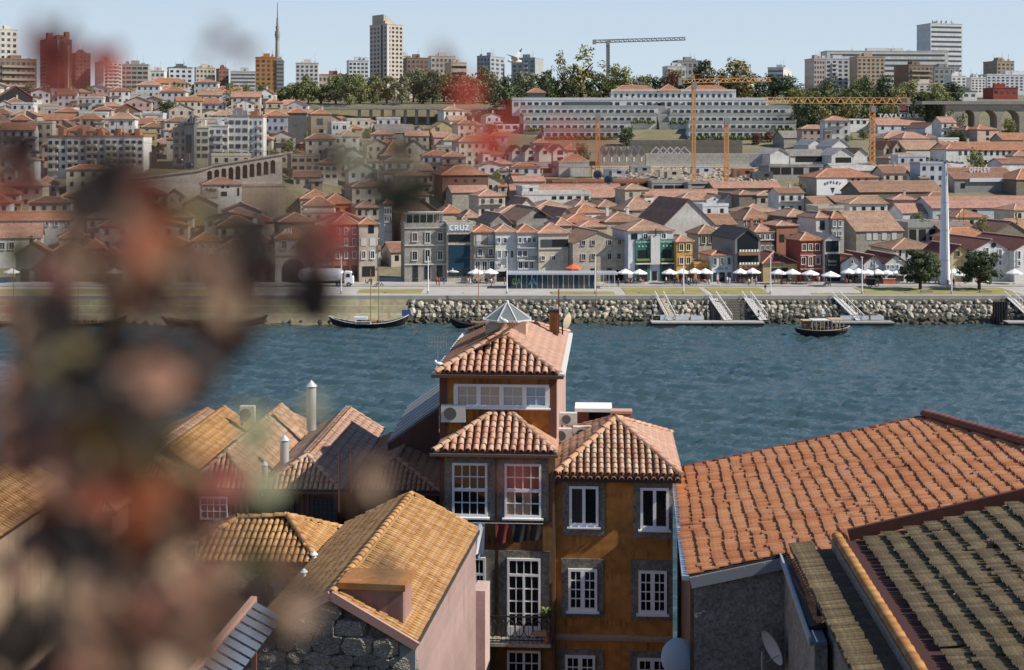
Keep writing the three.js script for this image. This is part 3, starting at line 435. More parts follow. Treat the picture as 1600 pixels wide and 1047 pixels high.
// ---- wine lodges and houses behind the row
const rows = [
  ['grey gabled lodge front with a fan-shaped window', 'z', 806, 868, 343, 324, 370, C.granite, RF.c, [[335, 9, 20, [844], 'a']], { D: 345, dp: 16 }],
  ['tan lodge roof with ridge running back from a low gable', 'z', 868, 905, 345, 326, 368, C.granite, RF.t, [], { D: 348, dp: 18 }],
  ['orange hipped lodge in front of the long ridge', 'h', 880, 944, 347, 333, 372, C.dstone, RF.o, [], { D: 338, dp: 12 }],
  ['tan hipped lodge with pale ridge tiles beside the white chimneys', 'h', 944, 1012, 346, 331, 372, C.beige, RF.c, [], { D: 338, dp: 12, ch: 2, cm: C.white }],
  ['small pink hipped roof in front of the granite lodge', 'h', 905, 950, 354, 345, 376, C.beige, RF.p, [], { D: 332, dp: 8 }],
  ['small orange roofed house next to the grey gabled lodge', 'h', 868, 894, 352, 340, 376, C.beige, RF.p, [], { D: 331, dp: 8 }],
  ['tan lodge with sloping roof and white gable end', 'z', 812, 838, 322, 309, 338, C.white, RF.t, [], { dp: 14 }],
  ['low tan lodge roof stepping up behind the fan-window gable', 'h', 836, 896, 325, 313, 340, C.beige, RF.t, [], { dp: 14 }],
  ['tan hipped lodge, middle one of three alike', 'h', 898, 932, 323, 312, 338, C.beige, RF.t, [], { dp: 12 }],
  ['tan hipped lodge beside the pyramid roof', 'h', 934, 970, 323, 312, 338, C.beige, RF.c, [], { dp: 12 }],
  ['lodge with a tall tan pyramid roof', 'h', 974, 1034, 328, 307, 348, C.stone, RF.t, [[332, 5, 6, [984], 's']], { dp: 10 }],
  ['tall weathered whitewashed gable wall with streaks', 'z', 1036, 1118, 349, 311, 372, plaster([.64, .62, .58]), RF.c, [], { D: 341, dp: 20, turn: 8, nocap: 1 }],
  ['lodge with bright orange roof beside the weathered gable', 'x', 1076, 1136, 334, 318, 346, C.white, RF.p, [], { dp: 10 }],
  ['orange roofed lodge stepping down towards the black glass house', 'x', 1116, 1152, 350, 334, 372, C.white, RF.c, [], { D: 346, dp: 10 }],
  ['tan hipped house with one chimney pot row', 'h', 1160, 1210, 343, 324, 372, C.granite, RF.c, [[348, 9, 8, 3]], { D: 352, dp: 11 }],
  ['tan hipped house with white side wall behind the black glass house', 'h', 1158, 1226, 331, 318, 352, C.white, RF.t, [[338, 8, 8, [1168], 's']], { dp: 12 }],
  ['orange roofed house with brick chimneys', 'h', 1178, 1212, 362, 350, 400, C.brown, RF.p, [[370, 10, 7, 4], [388, 10, 6, 4]], { D: 330, dp: 9, ch: 2, cm: C.terracotta }],
  ['dark stone house with two tall openings', 'h', 1228, 1274, 338, 326, 372, C.dstone, RF.t, [[347, 12, 7, [1241, 1262], 'c']], { D: 346, dp: 11 }],
  ['brick fronted low house between the stone house and the red house', 'h', 1212, 1248, 352, 345, 400, C.terracotta, RF.p, [[372, 12, 8, 2, 'c']], { D: 331, dp: 9 }],
  ['tan roofed lodge over the ruined gap', 'x', 1273, 1334, 321, 307, 340, C.stone, RF.c, [], { dp: 12 }],
  ['long brown roofed lodge with broken roof edge', 'x', 1306, 1392, 318, 306, 338, C.dstone, RF.c, [], { dp: 12 }],
  ['pink tiled low building beside the long white lodge', 'x', 1408, 1452, 332, 318, 352, C.bluewhite, RF.p, [], { dp: 8 }],
  ['long white lodge with pink roof and arched windows', 'x', 1453, 1660, 324, 307, 352, C.bluewhite, RF.p, [[334, 14, 12, [1520, 1565, 1610], 'a']], { dp: 15, turn: 0 }],
  ['dark gabled stone shed between the garden bushes', 'z', 1548, 1612, 364, 346, 388, C.dstone, RF.b, [], { D: 345, dp: 12 }],
  ['dark low lodge roof below the cypress pair', 'x', 1470, 1532, 362, 345, 385, C.dstone, RF.b, [], { D: 348, dp: 10 }],
  ['lodge house with a white painted end wall and fox emblem', 'h', 1272, 1376, 277, 263, 306, C.beige, RF.o, [[282, 6, 4, [1333, 1343, 1356], 's'], [295, 7, 8, [1334], 's']], { dp: 13, turn: 5 }],
  ['long brown lodge with dark stone wall below the fox-emblem house', 'x', 1340, 1480, 299, 283, 318, C.dstone, RF.c, [], { dp: 14, turn: 3 }],
  ['brown lodge with low tan roof beside the tower cables', 'x', 1382, 1500, 271, 257, 288, C.dstone, RF.t, [[278, 5, 4, 6, 's']], { dp: 12, turn: 3 }],
  ['brown lodge with rooftop letters and a pale grey fascia', 'x', 1488, 1592, 279, 262, 300, C.grey, RF.b, [[290, 8, 7, [1502], 's']], { dp: 14, turn: 3 }],
  ['orange hipped lodge at the end behind the rooftop letters', 'h', 1583, 1660, 280, 263, 304, C.dstone, RF.o, [], { dp: 13, D: 436 }],
  ['long white convent-like house with eight dark windows', 'x', 1476, 1668, 234, 222, 262, C.white, RF.o, [[239, 7, 4, [1528, 1538, 1548, 1558, 1568, 1578, 1588, 1598], 's'], [253, 6, 4, [1528, 1538, 1548], 's']], { dp: 14, turn: 2, ch: 2, cm: C.white }],
  ['white round-fronted wing beside the long white house', 'h', 1476, 1518, 233, 225, 262, C.white, RF.o, [[239, 7, 5, [1501, 1511], 's']], { dp: 9, D: 479 }],
  ['long stone lodge with tan roof and pale wall', 'x', 1412, 1480, 233, 220, 252, C.cream, RF.t, [], { dp: 12 }],
  ['stone lodge of two pointed gables with slit windows', 'z', 1394, 1412, 231, 220, 252, C.stone, RF.o, [[238, 12, 3, [1400, 1406], 's']], { dp: 10 }],
  ['narrow stone gable next to the two pointed gables', 'z', 1380, 1394, 231, 220, 252, C.stone, RF.o, [[238, 12, 3, [1387], 's']], { dp: 10 }],
  ['low tan hipped roof with two peaks above the dark lodge', 'h', 1385, 1455, 247, 239, 262, C.granite, RF.c, [], { dp: 10 }],
  ['white shed with a dark roof before the long white house', 'x', 1560, 1640, 255, 247, 268, C.white, RF.b, [], { dp: 8, D: 462 }],
  ['long pink roofed lodge under the skyline letters', 'x', 1369, 1452, 195, 184, 208, C.bluewhite, RF.p, [[200, 5, 4, 5, 's']], { dp: 10, turn: 3 }],
  ['white gable house with brown roof beside the skyline letters', 'z', 1444, 1474, 199, 191, 212, C.bluewhite, RF.b, [[199, 4, 5, [1459], 'r']], { dp: 16 }],
  ['white boxy house above the terraced garden', 'f', 1324, 1368, 187, 0, 206, C.white, RF.t, [[190, 7, 5, 4, 's']], { par: .4, dp: 8 }],
  ['small white gabled house on the slope under the trees', 'z', 1283, 1303, 178, 171, 196, C.white, RF.g, [], { dp: 9 }],
  ['small stone house with tan roof on the slope', 'h', 1285, 1318, 186, 179, 204, C.stone, RF.b, [[192, 6, 4, 2, 's']], { dp: 8 }],
  ['arcaded lodge with hipped orange roof and dark arches', 'h', 1380, 1444, 216, 205, 224, C.stone, RF.p, [[219, 6, 6, 7, 'a']], { dp: 10, turn: 2 }],
  ['small hipped roof beside the arcaded lodge', 'h', 1444, 1468, 216, 208, 224, C.stone, RF.b, [], { dp: 8 }],
  ['pink house with hipped roof below the stone viaduct', 'h', 1524, 1564, 202, 195, 222, C.pink, RF.o, [[208, 7, 5, [1543], 's'], [217, 4, 5, [1543], 's']], { dp: 9, turn: 12 }],
  ['small stone house beside the pink house', 'h', 1508, 1526, 203, 197, 220, C.stone, RF.o, [], { dp: 8 }],
  ['long orange roof at the foot of the viaduct', 'x', 1564, 1660, 218, 208, 230, C.stone, RF.o, [], { dp: 10, turn: 2 }],
  // around the building site
  ['long low lodge with one sweeping pink orange roof', 'x', 800, 975, 308, 288, 316, C.granite, RF.p, [], { dp: 13, turn: 0 }],
  ['long low lodge continuing the sweeping orange roof', 'x', 975, 1130, 312, 296, 322, C.granite, RF.p, [], { dp: 13, turn: 0 }],
  ['white flat-roofed house with roof boxes in front of the long roof', 'f', 815, 924, 303, 0, 322, C.white, RF.w, [[309, 5, 7, [866, 878, 891, 905, 918], 's']], { par: .8, dp: 9, turn: 3 }],
  ['white cube house with a dark tall window by the flat roof', 'f', 816, 842, 292, 0, 318, C.white, RF.w, [[300, 12, 5, [830], 's']], { par: .4, dp: 7, D: 419 }],
  ['concrete building with three square dark openings', 'f', 1018, 1074, 285, 0, 300, C.concrete, RF.g, [[294, 9, 14, [1028, 1046, 1062], 'c']], { par: .6, dp: 10, turn: 2 }],
  ['concrete building with one wide low opening and louvres', 'f', 1075, 1114, 286, 0, 302, C.concrete, RF.g, [[297, 6, 28, [1095], 'c'], [288, 4, 28, [1095], 's']], { par: .3, dp: 10, turn: 2 }],
  ['unfinished red brown slab building with dark bays', 'f', 862, 1016, 283, 0, 298, C.terracotta, RF.c, [[290, 7, 12, 9, 'c']], { par: .5, dp: 12, turn: 2 }],
  ['long pink roofed shed behind the stone houses', 'x', 1114, 1222, 293, 284, 308, C.dstone, RF.p, [], { dp: 9, turn: 2 }],
  ['white gable house with a round vent beside striped roof timbers', 'z', 1103, 1132, 310, 303, 322, C.white, RF.p, [[311, 3, 3, [1117], 'r']], { dp: 12, turn: 8 }],
  ['white gable house with bare rafters of a roof being rebuilt', 'z', 1132, 1153, 310, 302, 324, C.white, RF.g, [[309, 3, 3, [1146], 'r']], { dp: 12, turn: 8 }],
  ['stone house with double peaked roof and two windows', 'h', 1180, 1240, 305, 298, 326, C.stone, RF.t, [[313, 7, 7, [1191, 1213], 's']], { dp: 10 }],
  ['dark stone lodge with two small peaks', 'h', 1154, 1182, 304, 297, 328, C.dstone, RF.c, [], { dp: 9 }],
  ['white site building with a pointed gable', 'z', 1202, 1234, 240, 232, 262, C.white, RF.w, [], { dp: 12, nocap: 1 }],
  ['grey roofed site building with dark open front', 'x', 1234, 1292, 243, 233, 258, C.white, RF.g, [[249, 8, 44, [1264], 'c']], { dp: 10, nocap: 1, turn: 3 }],
  ['white gable site building with a dark doorway band', 'z', 1298, 1336, 242, 231, 262, C.white, RF.w, [[250, 8, 26, [1318], 'c']], { dp: 12, nocap: 1, turn: 5 }],
  ['small white gable against the orange crane mast', 'z', 1334, 1356, 240, 231, 258, C.white, RF.b, [], { dp: 12, nocap: 1, turn: 5 }],
  ['white sheet roofed hall in front of the orange crane', 'x', 1303, 1380, 266, 255, 280, C.white, RF.w, [], { dp: 12, nocap: 1, turn: 3 }],
  ['concrete parking deck with four dark bays', 'f', 1200, 1288, 260, 0, 280, C.concrete, RF.g, [[267, 11, 16, [1210, 1228, 1248, 1274], 'c']], { par: .6, dp: 11, turn: 2 }],
  ['white gabled site hall with grey sheet roof behind', 'z', 1262, 1290, 226, 217, 236, C.white, RF.w, [], { dp: 12, nocap: 1 }],
  ['wide white gabled hall on the building site', 'z', 1298, 1330, 228, 217, 238, C.white, RF.w, [], { dp: 12, nocap: 1 }],
  ['low grey stone warehouse above the white halls', 'x', 1222, 1284, 215, 204, 226, C.granite, RF.g, [], { dp: 10, nocap: 1 }],
  ['white terrace house with grey pitched awning roof', 'm', 812, 872, 262, 253, 276, C.cream, RF.g, [[267, 7, 14, [824, 840, 856], 's']], { dp: 8 }],
  ['plain concrete wall building with a diagonal shadow', 'f', 872, 922, 253, 0, 276, C.concrete, RF.g, [], { par: .3, dp: 8 }],
  ['row house of white gables, first by the red leaves', 'z', 800, 818, 236, 227, 256, C.white, RF.o, [[238, 5, 6, 1, 's']], { dp: 9 }],
  ['row house of white gables with shaded balcony', 'z', 820, 840, 236, 227, 256, C.white, RF.o, [[238, 5, 6, 1, 's'], [248, 6, 8, 1, 's']], { dp: 9 }],
  ['row house of white gables, third in its row', 'z', 842, 862, 236, 227, 256, C.white, RF.o, [[238, 5, 6, 1, 's']], { dp: 9 }],
  ['white gable house with a grey window at the row end', 'z', 864, 887, 236, 226, 254, C.white, RF.g, [[238, 7, 9, 1, 's'], [248, 5, 9, 1, 's']], { dp: 9 }],
  // left of centre
  ['dark red walled house with white trim and long orange roof', 'h', 690, 764, 273, 258, 318, C.brown, RF.o, [[282, 4, 4, [712, 728, 742], 's']], { dp: 11 }],
  ['long pink roofed house above the hipped cottages', 'x', 706, 766, 300, 290, 326, C.granite, RF.p, [], { dp: 9 }],
  ['hipped cottage with orange roof behind the roof terrace', 'h', 690, 724, 333, 320, 352, C.beige, RF.o, [], { dp: 9 }],
  ['hipped cottage with tan roof above the glass front', 'h', 724, 750, 340, 328, 362, C.stone, RF.t, [], { dp: 8 }],
  ['grey gabled house side above the laundry house', 'z', 766, 800, 348, 334, 372, C.granite, RF.t, [], { D: 342, dp: 14 }],
  ['tan roofed cottage with dark gable beside the alley', 'z', 626, 690, 332, 310, 360, C.brown, RF.b, [], { D: 350, dp: 16 }],
  ['brown block of flats with rows of dark windows', 'f', 455, 500, 243, 0, 280, C.tan, RF.b, [[250, 5, 7, 4, 's'], [262, 5, 7, 4, 's'], [274, 5, 7, 4, 's']], { par: .6, dp: 10 }],
  ['tan flats with orange roof stepping down from the brown block', 'h', 497, 528, 255, 248, 288, C.cream, RF.o, [[263, 5, 6, 3, 's'], [275, 5, 6, 3, 's']], { dp: 9 }],
  ['pale red roofed house group end with hipped roof', 'h', 470, 520, 310, 296, 330, C.cream, RF.o, [[318, 6, 5, 4, 's']], { dp: 10 }],
  ['bright orange hipped roof above the brick coloured house', 'h', 505, 550, 318, 302, 345, C.orange, RF.o, [[328, 7, 5, 3, 's']], { dp: 10 }],
  ['small hipped house with pale walls above the roof turret', 'h', 556, 592, 324, 313, 350, C.beige, RF.p, [[332, 8, 5, 3]], { dp: 8 }],
  ['stone cottage with orange hipped roof below the granite wall', 'h', 214, 262, 303, 292, 330, C.cream, RF.o, [[310, 6, 4, 4, 's'], [322, 6, 4, 4, 's']], { dp: 8, D: 380 }],
  ['grey gabled cottage with brown roof against the granite wall', 'z', 262, 288, 306, 296, 330, C.lstone, RF.b, [[312, 6, 4, 2, 's']], { dp: 8, D: 378 }],
  ['plain tan concrete hall with flat top', 'f', 378, 446, 290, 0, 320, C.tan, RF.t, [], { par: .2, dp: 11, D: 386 }],
  ['white walled house with script lettering on its grey wall', 'h', 317, 377, 288, 277, 315, C.white, RF.p, [[292, 4, 4, [348, 356], 's'], [303, 7, 9, [350], 's'], [300, 12, 3, [372], 's']], { dp: 9, D: 381 }],
  ['stone gable with reddish roof below the script lettering', 'z', 288, 340, 320, 307, 345, C.stone, RF.r, [], { dp: 9, D: 367 }],
  ['low white house with tan roof under the granite wall', 'h', 156, 188, 302, 292, 318, C.white, RF.o, [[305, 5, 7, 3, 's']], { dp: 8, D: 386 }],
  ['rusty roofed lodge half hidden under the granite wall', 'x', 110, 160, 345, 333, 370, C.stone, RF.b, [], { dp: 10 }],
  ['wide orange roofed lodge among the leaves', 'h', 165, 245, 356, 338, 385, C.stone, RF.o, [], { dp: 12 }],
  ['brown roofed lodge with long ridge behind the pink quay house', 'x', 250, 330, 352, 336, 380, C.stone, RF.b, [], { dp: 12 }],
  ['reddish lodge roof above the cream quay house', 'h', 345, 430, 346, 328, 372, C.beige, RF.o, [], { dp: 12 }],
  ['dim brown lodge roof beside the lettered archway house', 'h', 436, 492, 346, 332, 380, C.dstone, RF.b, [], { D: 338, dp: 10 }],
  ['orange hipped house above the arch wall end', 'h', 560, 600, 290, 280, 310, C.cream, RF.o, [[297, 6, 4, 3, 's']], { dp: 9 }],
  ['tan hipped house with shutters below the olive leaves', 'h', 604, 650, 300, 289, 322, C.beige, RF.o, [[306, 7, 5, 4, 's']], { dp: 9 }],
  ['long tan roof with skylight below the grey shed', 'h', 600, 636, 242, 218, 262, C.brown, RF.o, [], { dp: 10 }],
  ['white house with a stepped gable wall and small windows', 'z', 634, 664, 231, 219, 258, C.cream, RF.t, [[236, 8, 4, [640], 's']], { dp: 8 }],
  ['yellow gabled house under the road bridge', 'z', 672, 716, 201, 189, 222, C.yellow, RF.t, [[202, 6, 5, [684], 's']], { dp: 10 }],
  ['pink walled house with tiled roof below the yellow gable', 'x', 678, 702, 214, 206, 234, C.pink, RF.p, [], { dp: 8 }],
  ['grey house with tan roof and dormer beside the pink one', 'h', 693, 730, 219, 209, 236, C.bluewhite, RF.t, [], { dp: 8 }],
  ['house with bright red roof and row of white pillars', 'h', 700, 755, 232, 226, 250, C.cream, RF.o, [[240, 9, 5, 5, 's']], { dp: 8 }],
  ['orange roofed villa right under the road bridge', 'h', 685, 728, 180, 173, 198, C.terracotta, RF.o, [[184, 5, 8, 3, 's']], { dp: 8 }],
  ['white villa with flat roof beside the great dark tree', 'f', 763, 812, 195, 0, 206, C.white, RF.p, [[199, 5, 8, 4, 's']], { par: .3, dp: 8 }],
  ['grey sheet roofed shed under the bridge pillars', 'x', 588, 648, 207, 194, 226, C.granite, RF.g, [], { dp: 10, nocap: 1 }],
  ['white house at the end of the grey sheet roof', 'z', 648, 664, 206, 197, 222, C.bluewhite, RF.p, [[206, 5, 2, 3, 's']], { dp: 8 }],
  ['white house with round attic windows under the bridge', 'h', 566, 590, 190, 186, 206, C.white, RF.p, [[195, 5, 3, 3, 's']], { dp: 8 }],
  ['tall white house with rows of small windows', 'f', 518, 547, 192, 0, 238, C.white, RF.w, [[199, 6, 2.5, [522, 527, 537, 540], 's'], [211, 5, 2.5, [526, 536, 540], 's'], [224, 5, 2.5, [526, 536, 540], 's']], { par: .5, dp: 9, turn: 10 }],
  ['tan narrow house with white side wall', 'h', 548, 566, 201, 196, 238, C.tan, RF.o, [[208, 8, 5, [552], 's'], [221, 8, 5, [552], 's']], { dp: 9 }],
  ['lavender townhouse with a long balcony and orange roof', 'h', 411, 450, 181, 172, 228, C.lavender, RF.o, [[188, 5, 4, [418, 430, 441], 's'], [200, 5, 4, [414, 422, 431, 440, 447], 's'], [213, 5, 4, [414, 422, 431, 440, 447], 's']], { dp: 10, turn: 5, bal: [[208, 414, 444]] }],
  ['tall dark slate clad house beside the lavender townhouse', 'h', 451, 479, 176, 168, 232, C.dgrey, RF.o, [[196, 4, 3, [462], 's']], { dp: 10, turn: 3 }],
  ['ramshackle house with brown balconies and tiled awnings', 'h', 486, 517, 178, 171, 226, C.tan, RF.o, [[190, 10, 9, [500], 's'], [206, 8, 6, [502], 's']], { dp: 9, ch: 1 }],
  ['red painted house with angled roof in front of the dark slate house', 'h', 470, 510, 224, 219, 240, C.red, RF.o, [], { dp: 9 }],
];
const built = {};
for (const r of rows) built[r[0]] = H(...r);
{ // writing on lodges
  let h = built['lodge house with a white painted end wall and fox emblem']; const k = h.k, pw = M([.74, .74, .75], { key: 'pwhite' });
  boxPart('painted_wall', h.t, pw, h.lx(1298), h.q(291), .06, 51 * k, 28 * k, .14); const ink = M([.06, .06, .07], { key: 'ink' });
  'OFFLEY'.split('').forEach((c, i) => { const a = (i - 2.5) * .19; const o = letters(h.t, c, 3.0 * k, 4.2 * k, ink, h.lx(1299) + Math.sin(a) * 25 * k, h.q(303) + Math.cos(a) * 19.5 * k - 3.2 * k, .13); o.rotation.z = -a; });
  const fx = new Geo(), fy = h.q(297); fx.poly(V(-.75, .75, .16), V(-.1, -.9, .16), V(.1, -.9, .16), V(.75, .75, .16), V(.35, .35, .16), V(0, .5, .16), V(-.35, .35, .16)); const fo = part('fox_emblem', fx, ink, h.t); fo.position.set(h.lx(1299), fy, 0);
  h = built['brown lodge with rooftop letters and a pale grey fascia']; letters(h.t, 'OFFLEY', 36 * h.k, 9 * h.k, M([.62, .62, .62], { key: 'rlet' }), h.lx(1541), h.q(270), -4, font, .2); boxPart('fascia', h.t, M([.58, .58, .60], { key: 'fas' }), h.lx(1545), h.q(281), .35, 66 * h.k, 6 * h.k, .5);
  h = built['long pink roofed lodge under the skyline letters']; letters(h.t, "TAYLOR'S", 68 * h.k, 6.2 * h.k, M([.55, .56, .56], { key: 'slet2' }), h.lx(1412), h.q(183.5), -5, font, .2);
  const fr = new Geo(); for (const x of [-16, -8, 0, 8, 16]) fr.bar(V(x, h.ye, -5.1), V(x, h.q(183), -5.1), .12); part('sign_frame', fr, metalDark, h.t);
  const em = thing('roof_emblem_sign', 'grey roof emblem with dark red crest above the skyline letters', 'sign', [X(1412, h.D + 5), Y(176, h.D + 5), -h.D - 5]); const ef = new Geo(); for (const x of [-2, 2]) ef.bar(V(x, -4, 0), V(x, 3.4, 0), .14); for (const y of [0, 1.7, 3.4]) ef.bar(V(-2.1, y, 0), V(2.1, y, 0), .14); part('frame', ef, metalGrey, em); boxPart('crest', em, M([.28, .05, .07], { key: 'crest' }), 0, 1.9, .05, 2.2, 2.2, .12);
  h = built['white walled house with script lettering on its grey wall']; boxPart('grey_wall', h.t, C.stone, h.lx(329), h.q(299), .06, 25 * h.k, 21 * h.k, .12); const s1 = letters(h.t, 'Aqua', 17 * h.k, 7 * h.k, M([.07, .07, .08], { key: 'scr' }), h.lx(329), h.q(300), .13, serif); s1.rotation.z = -.1;
}
// ---------------------------------------------------------------- blocks on the hill and the skyline
function block(label, x0, x1, top, D, wall, rows, cols, o = {}) {
  const k = D / F, a = (o.a ?? 12) * DEG, sw = o.sw ?? 0, corner = a >= 0 ? x0 + sw : x1 - sw, base = EP((x0 + x1) / 2, D);
  const fw = (x1 - x0 - sw) * k / Math.cos(a), d = sw ? sw * k / Math.sin(Math.abs(a)) : (o.dp || 12), s = a >= 0 ? 1 : -1, xa = s > 0 ? 0 : -fw, xb = s > 0 ? fw : 0;
  const t = thing(o.name || 'apartment_block', label, o.cat || 'building', [X(corner, D), base, -D], a, o.g), h = Y(top, D) - base;
  const g = new Geo(); g.box(xa, xb, -8, h, -d, 0); part('wall', g, wall, t);
  const p = new Geo(); p.box(xa - .15, xb + .15, h, h + .5, -d - .15, .15); p.box(lerp(xa, xb, .35), lerp(xa, xb, .65), h + .5, h + 2.6, -d * .65, -d * .35); for (let i = 0; i < 3; i++) { const bx = rr(xa + 1, xb - 1), bz = -rr(1, d - 1), s = rr(.4, 1.2); p.box(bx - s, bx + s, h + .5, h + .5 + rr(.6, 1.8), bz - s, bz + s); p.bar(V(bx, h + .5, bz), V(bx, h + rr(3, 6), bz), .12); } part('roof', p, o.rm || wall, t);
  foot.push([X(x0, D) - 2, X(x1, D) + 2, D - 2, D + d + 2]);
  const y0 = o.y0 ? Y(o.y0, D) - base : 2.4, st = (h - y0 - .6) / rows, pane = o.pane || glassMid;
  if (o.strip) { for (let j = 0; j < rows; j++) boxPart('window_band', t, pane, (xa + xb) / 2, y0 + (j + .5) * st, .03, fw * .94, st * .38, .12); }
  else for (let j = 0; j < rows; j++) for (let i = 0; i < cols; i++) boxPart('window', t, (i * 7 + j * 3) % 5 ? pane : glassDark, lerp(xa, xb, (i + .5) / cols), y0 + (j + .5) * st, .03, fw / cols * (o.ww || .5), st * .5, .12);
  if (sw && o.sc) for (let j = 0; j < rows; j++) for (let i = 0; i < o.sc; i++) { const b = boxPart('window', t, pane, s > 0 ? -.03 : .03, y0 + (j + .5) * st, -lerp(0, d, (i + .5) / o.sc), .12, st * .5, d / o.sc * .5); }
  if (o.bal) for (let j = 0; j < rows; j++) boxPart('balcony', t, o.bm || C.white, lerp(xa, xb, o.bal[0]), y0 + j * st + .25, .5, fw * o.bal[1], st * .34, 1);
  return { t, h, fw, d, xa, xb, base, k };
}
const redb = plaster([.34, .16, .11]), dbrown = plaster([.27, .19, .14]), towerW = plaster([.68, .64, .58]);
block('slim white tower block at the edge of the skyline', -20, 22, 46, 770, towerW, 10, 3, { sw: 20, a: 35, sc: 3 });
block('brown apartment slab with tan balconies on the ridge', -30, 48, 92, 735, dbrown, 5, 7, { sw: 30, a: 30, bal: [.5, .9], bm: C.tan });
{ const b = block('red brown tower block with stepped rooftop, tallest of its cluster', 50, 106, 62, 775, redb, 13, 4, { sw: 22, a: 30, sc: 3 }); for (const [a, c, h] of [[.1, .3, 4], [.45, .75, 3], [.8, .95, 5]]) boxPart('roof_turret', b.t, C.terracotta, lerp(b.xa, b.xb, (a + c) / 2), b.h + h / 2, -5, (c - a) * b.fw, h, 5); boxPart('pilaster', b.t, towerW, lerp(b.xa, b.xb, .46), b.h * .5, .2, .9, b.h, .6); boxPart('pilaster', b.t, towerW, lerp(b.xa, b.xb, .86), b.h * .45, .2, .9, b.h * .9, .6); }
block('lower red brown tower block joined to the stepped one', 104, 138, 84, 765, redb, 9, 4, { sw: 14, a: 30, sc: 2 });
block('white block with a blank grey side wall', 138, 186, 96, 755, C.white, 8, 4, { sw: 24, a: 35, bal: [.5, .7] });
block('dark office block with tall brown glazed bays', 184, 230, 101, 780, C.concrete, 5, 5, { sw: 4, a: 8, ww: .78, pane: M([.10, .055, .04], { key: 'brglass', rough: .2 }) });
block('low white block between the office and the school roof', 229, 256, 111, 790, C.white, 3, 4, { a: 5 });
block('modern white block with dark overhanging roof', 256, 298, 106, 800, C.bluewhite, 4, 4, { sw: 8, a: 20, rm: C.dgrey, pane: glassDark });
block('pale block with five window columns on the ridge', 300, 334, 106, 815, C.cream, 4, 5, { sw: 6, a: 20 });
block('narrow reddish block beside the pale one', 334, 356, 108, 810, redb, 4, 3, { sw: 8, a: 25 });
block('low white apartment block with ribbon windows', 360, 399, 112, 800, C.white, 4, 1, { a: 6, strip: 1 });
block('orange tower block below the broadcasting mast', 399, 432, 90, 765, C.orange, 7, 4, { a: 8 });
block('grey slab with ribbon windows leaning on the orange tower block', 432, 443, 96, 766, C.grey, 7, 1, { a: 8, strip: 1 });
block('square white block with five window columns above the trees', 462, 497, 99, 790, C.white, 6, 5, { a: 6, pane: glassMid });
block('low beige hall with flat tan roof above the trees', 498, 541, 117, 800, C.beige, 2, 7, { a: 5, rm: C.terracotta });
block('white block with grey corner next to the tall brown tower', 539, 575, 95, 800, C.bluewhite, 7, 5, { sw: 6, a: 15, ww: .6 });
{ // the tall tower with the sloped crown
  const b = block('tall tower block with brown shaded side and slanted rooftop', 574, 628, 38, 745, plaster([.62, .55, .47]), 16, 4, { sw: 31, a: 40, sc: 5, pane: glassDark });
  const g = new Geo(), d = b.d, hh = 5.6; g.poly(V(.5, b.h, -d * .25), V(b.fw * .8, b.h, -d * .25), V(b.fw * .8, b.h + 1, -d * .25), V(.5, b.h + hh, -d * .25)); g.poly(V(b.fw * .8, b.h, -d * .9), V(.5, b.h, -d * .9), V(.5, b.h + hh, -d * .9), V(b.fw * .8, b.h + 1, -d * .9)); g.poly(V(.5, b.h, -d * .9), V(.5, b.h, -d * .25), V(.5, b.h + hh, -d * .25), V(.5, b.h + hh, -d * .9)); g.poly(V(.5, b.h + hh, -d * .25), V(b.fw * .8, b.h + 1, -d * .25), V(b.fw * .8, b.h + 1, -d * .9), V(.5, b.h + hh, -d * .9)); part('slanted_crown', g, C.beige, b.t);
  boxPart('groove', b.t, C.dgrey, .05, b.h * .5, -d * .3, .5, b.h, 1.2); boxPart('corner_pier', b.t, C.white, .3, b.h * .49, .15, 1.4, b.h * .98, .8); boxPart('podium', b.t, C.cream, b.fw * .75, 2.6, 3, b.fw * 1.3, 5.2, 6); }
block('white balcony block half hidden by the tall tower', 627, 642, 88, 790, C.white, 8, 2, { a: 10, bal: [.5, .8] });
block('brown slab block with a shaded tan face', 636, 669, 91, 770, dbrown, 7, 5, { a: 14 });
block('broad white block with stepped beige wing', 668, 712, 88, 815, C.white, 6, 6, { a: 16, sw: 6 });
block('beige wing with dark ribbon windows beside the broad white block', 705, 729, 98, 800, C.cream, 4, 1, { a: 20, strip: 1, pane: glassDark });
block('grey blue slab with white end wall behind the gull', 745, 788, 88, 770, plaster([.40, .43, .48]), 8, 4, { a: -25, sw: 22, sc: 3 });
block('grey slab with balcony column and white end wall', 799, 850, 91, 780, plaster([.42, .45, .45]), 7, 4, { a: -20, sw: 14, bal: [.62, .16] });
block('grey stepped block on the wooded ridge', 1054, 1098, 95, 830, C.grey, 4, 5, { a: 12, sw: 6 });
block('white low block in front of the grey stepped block', 1043, 1072, 104, 815, C.white, 2, 5, { a: 8 });
block('white warehouse-like block with long slanting windows', 1201, 1258, 106, 790, C.white, 5, 1, { a: -18, sw: 34, strip: 1 });
block('pinkish slab on the wooded ridge', 1264, 1290, 92, 800, plaster([.50, .42, .40]), 6, 4, { a: 14, sw: 8 });
block('grey white slab with narrow balconies', 1290, 1338, 92, 805, plaster([.58, .60, .62]), 7, 5, { a: 10, bal: [.3, .2] });
block('tan block with many small windows above the trees', 1340, 1384, 89, 790, plaster([.55, .42, .30]), 8, 6, { a: 8 });
block('long white slab with continuous window bands', 1292, 1486, 80, 900, C.white, 7, 1, { a: 4, strip: 1, dp: 14 });
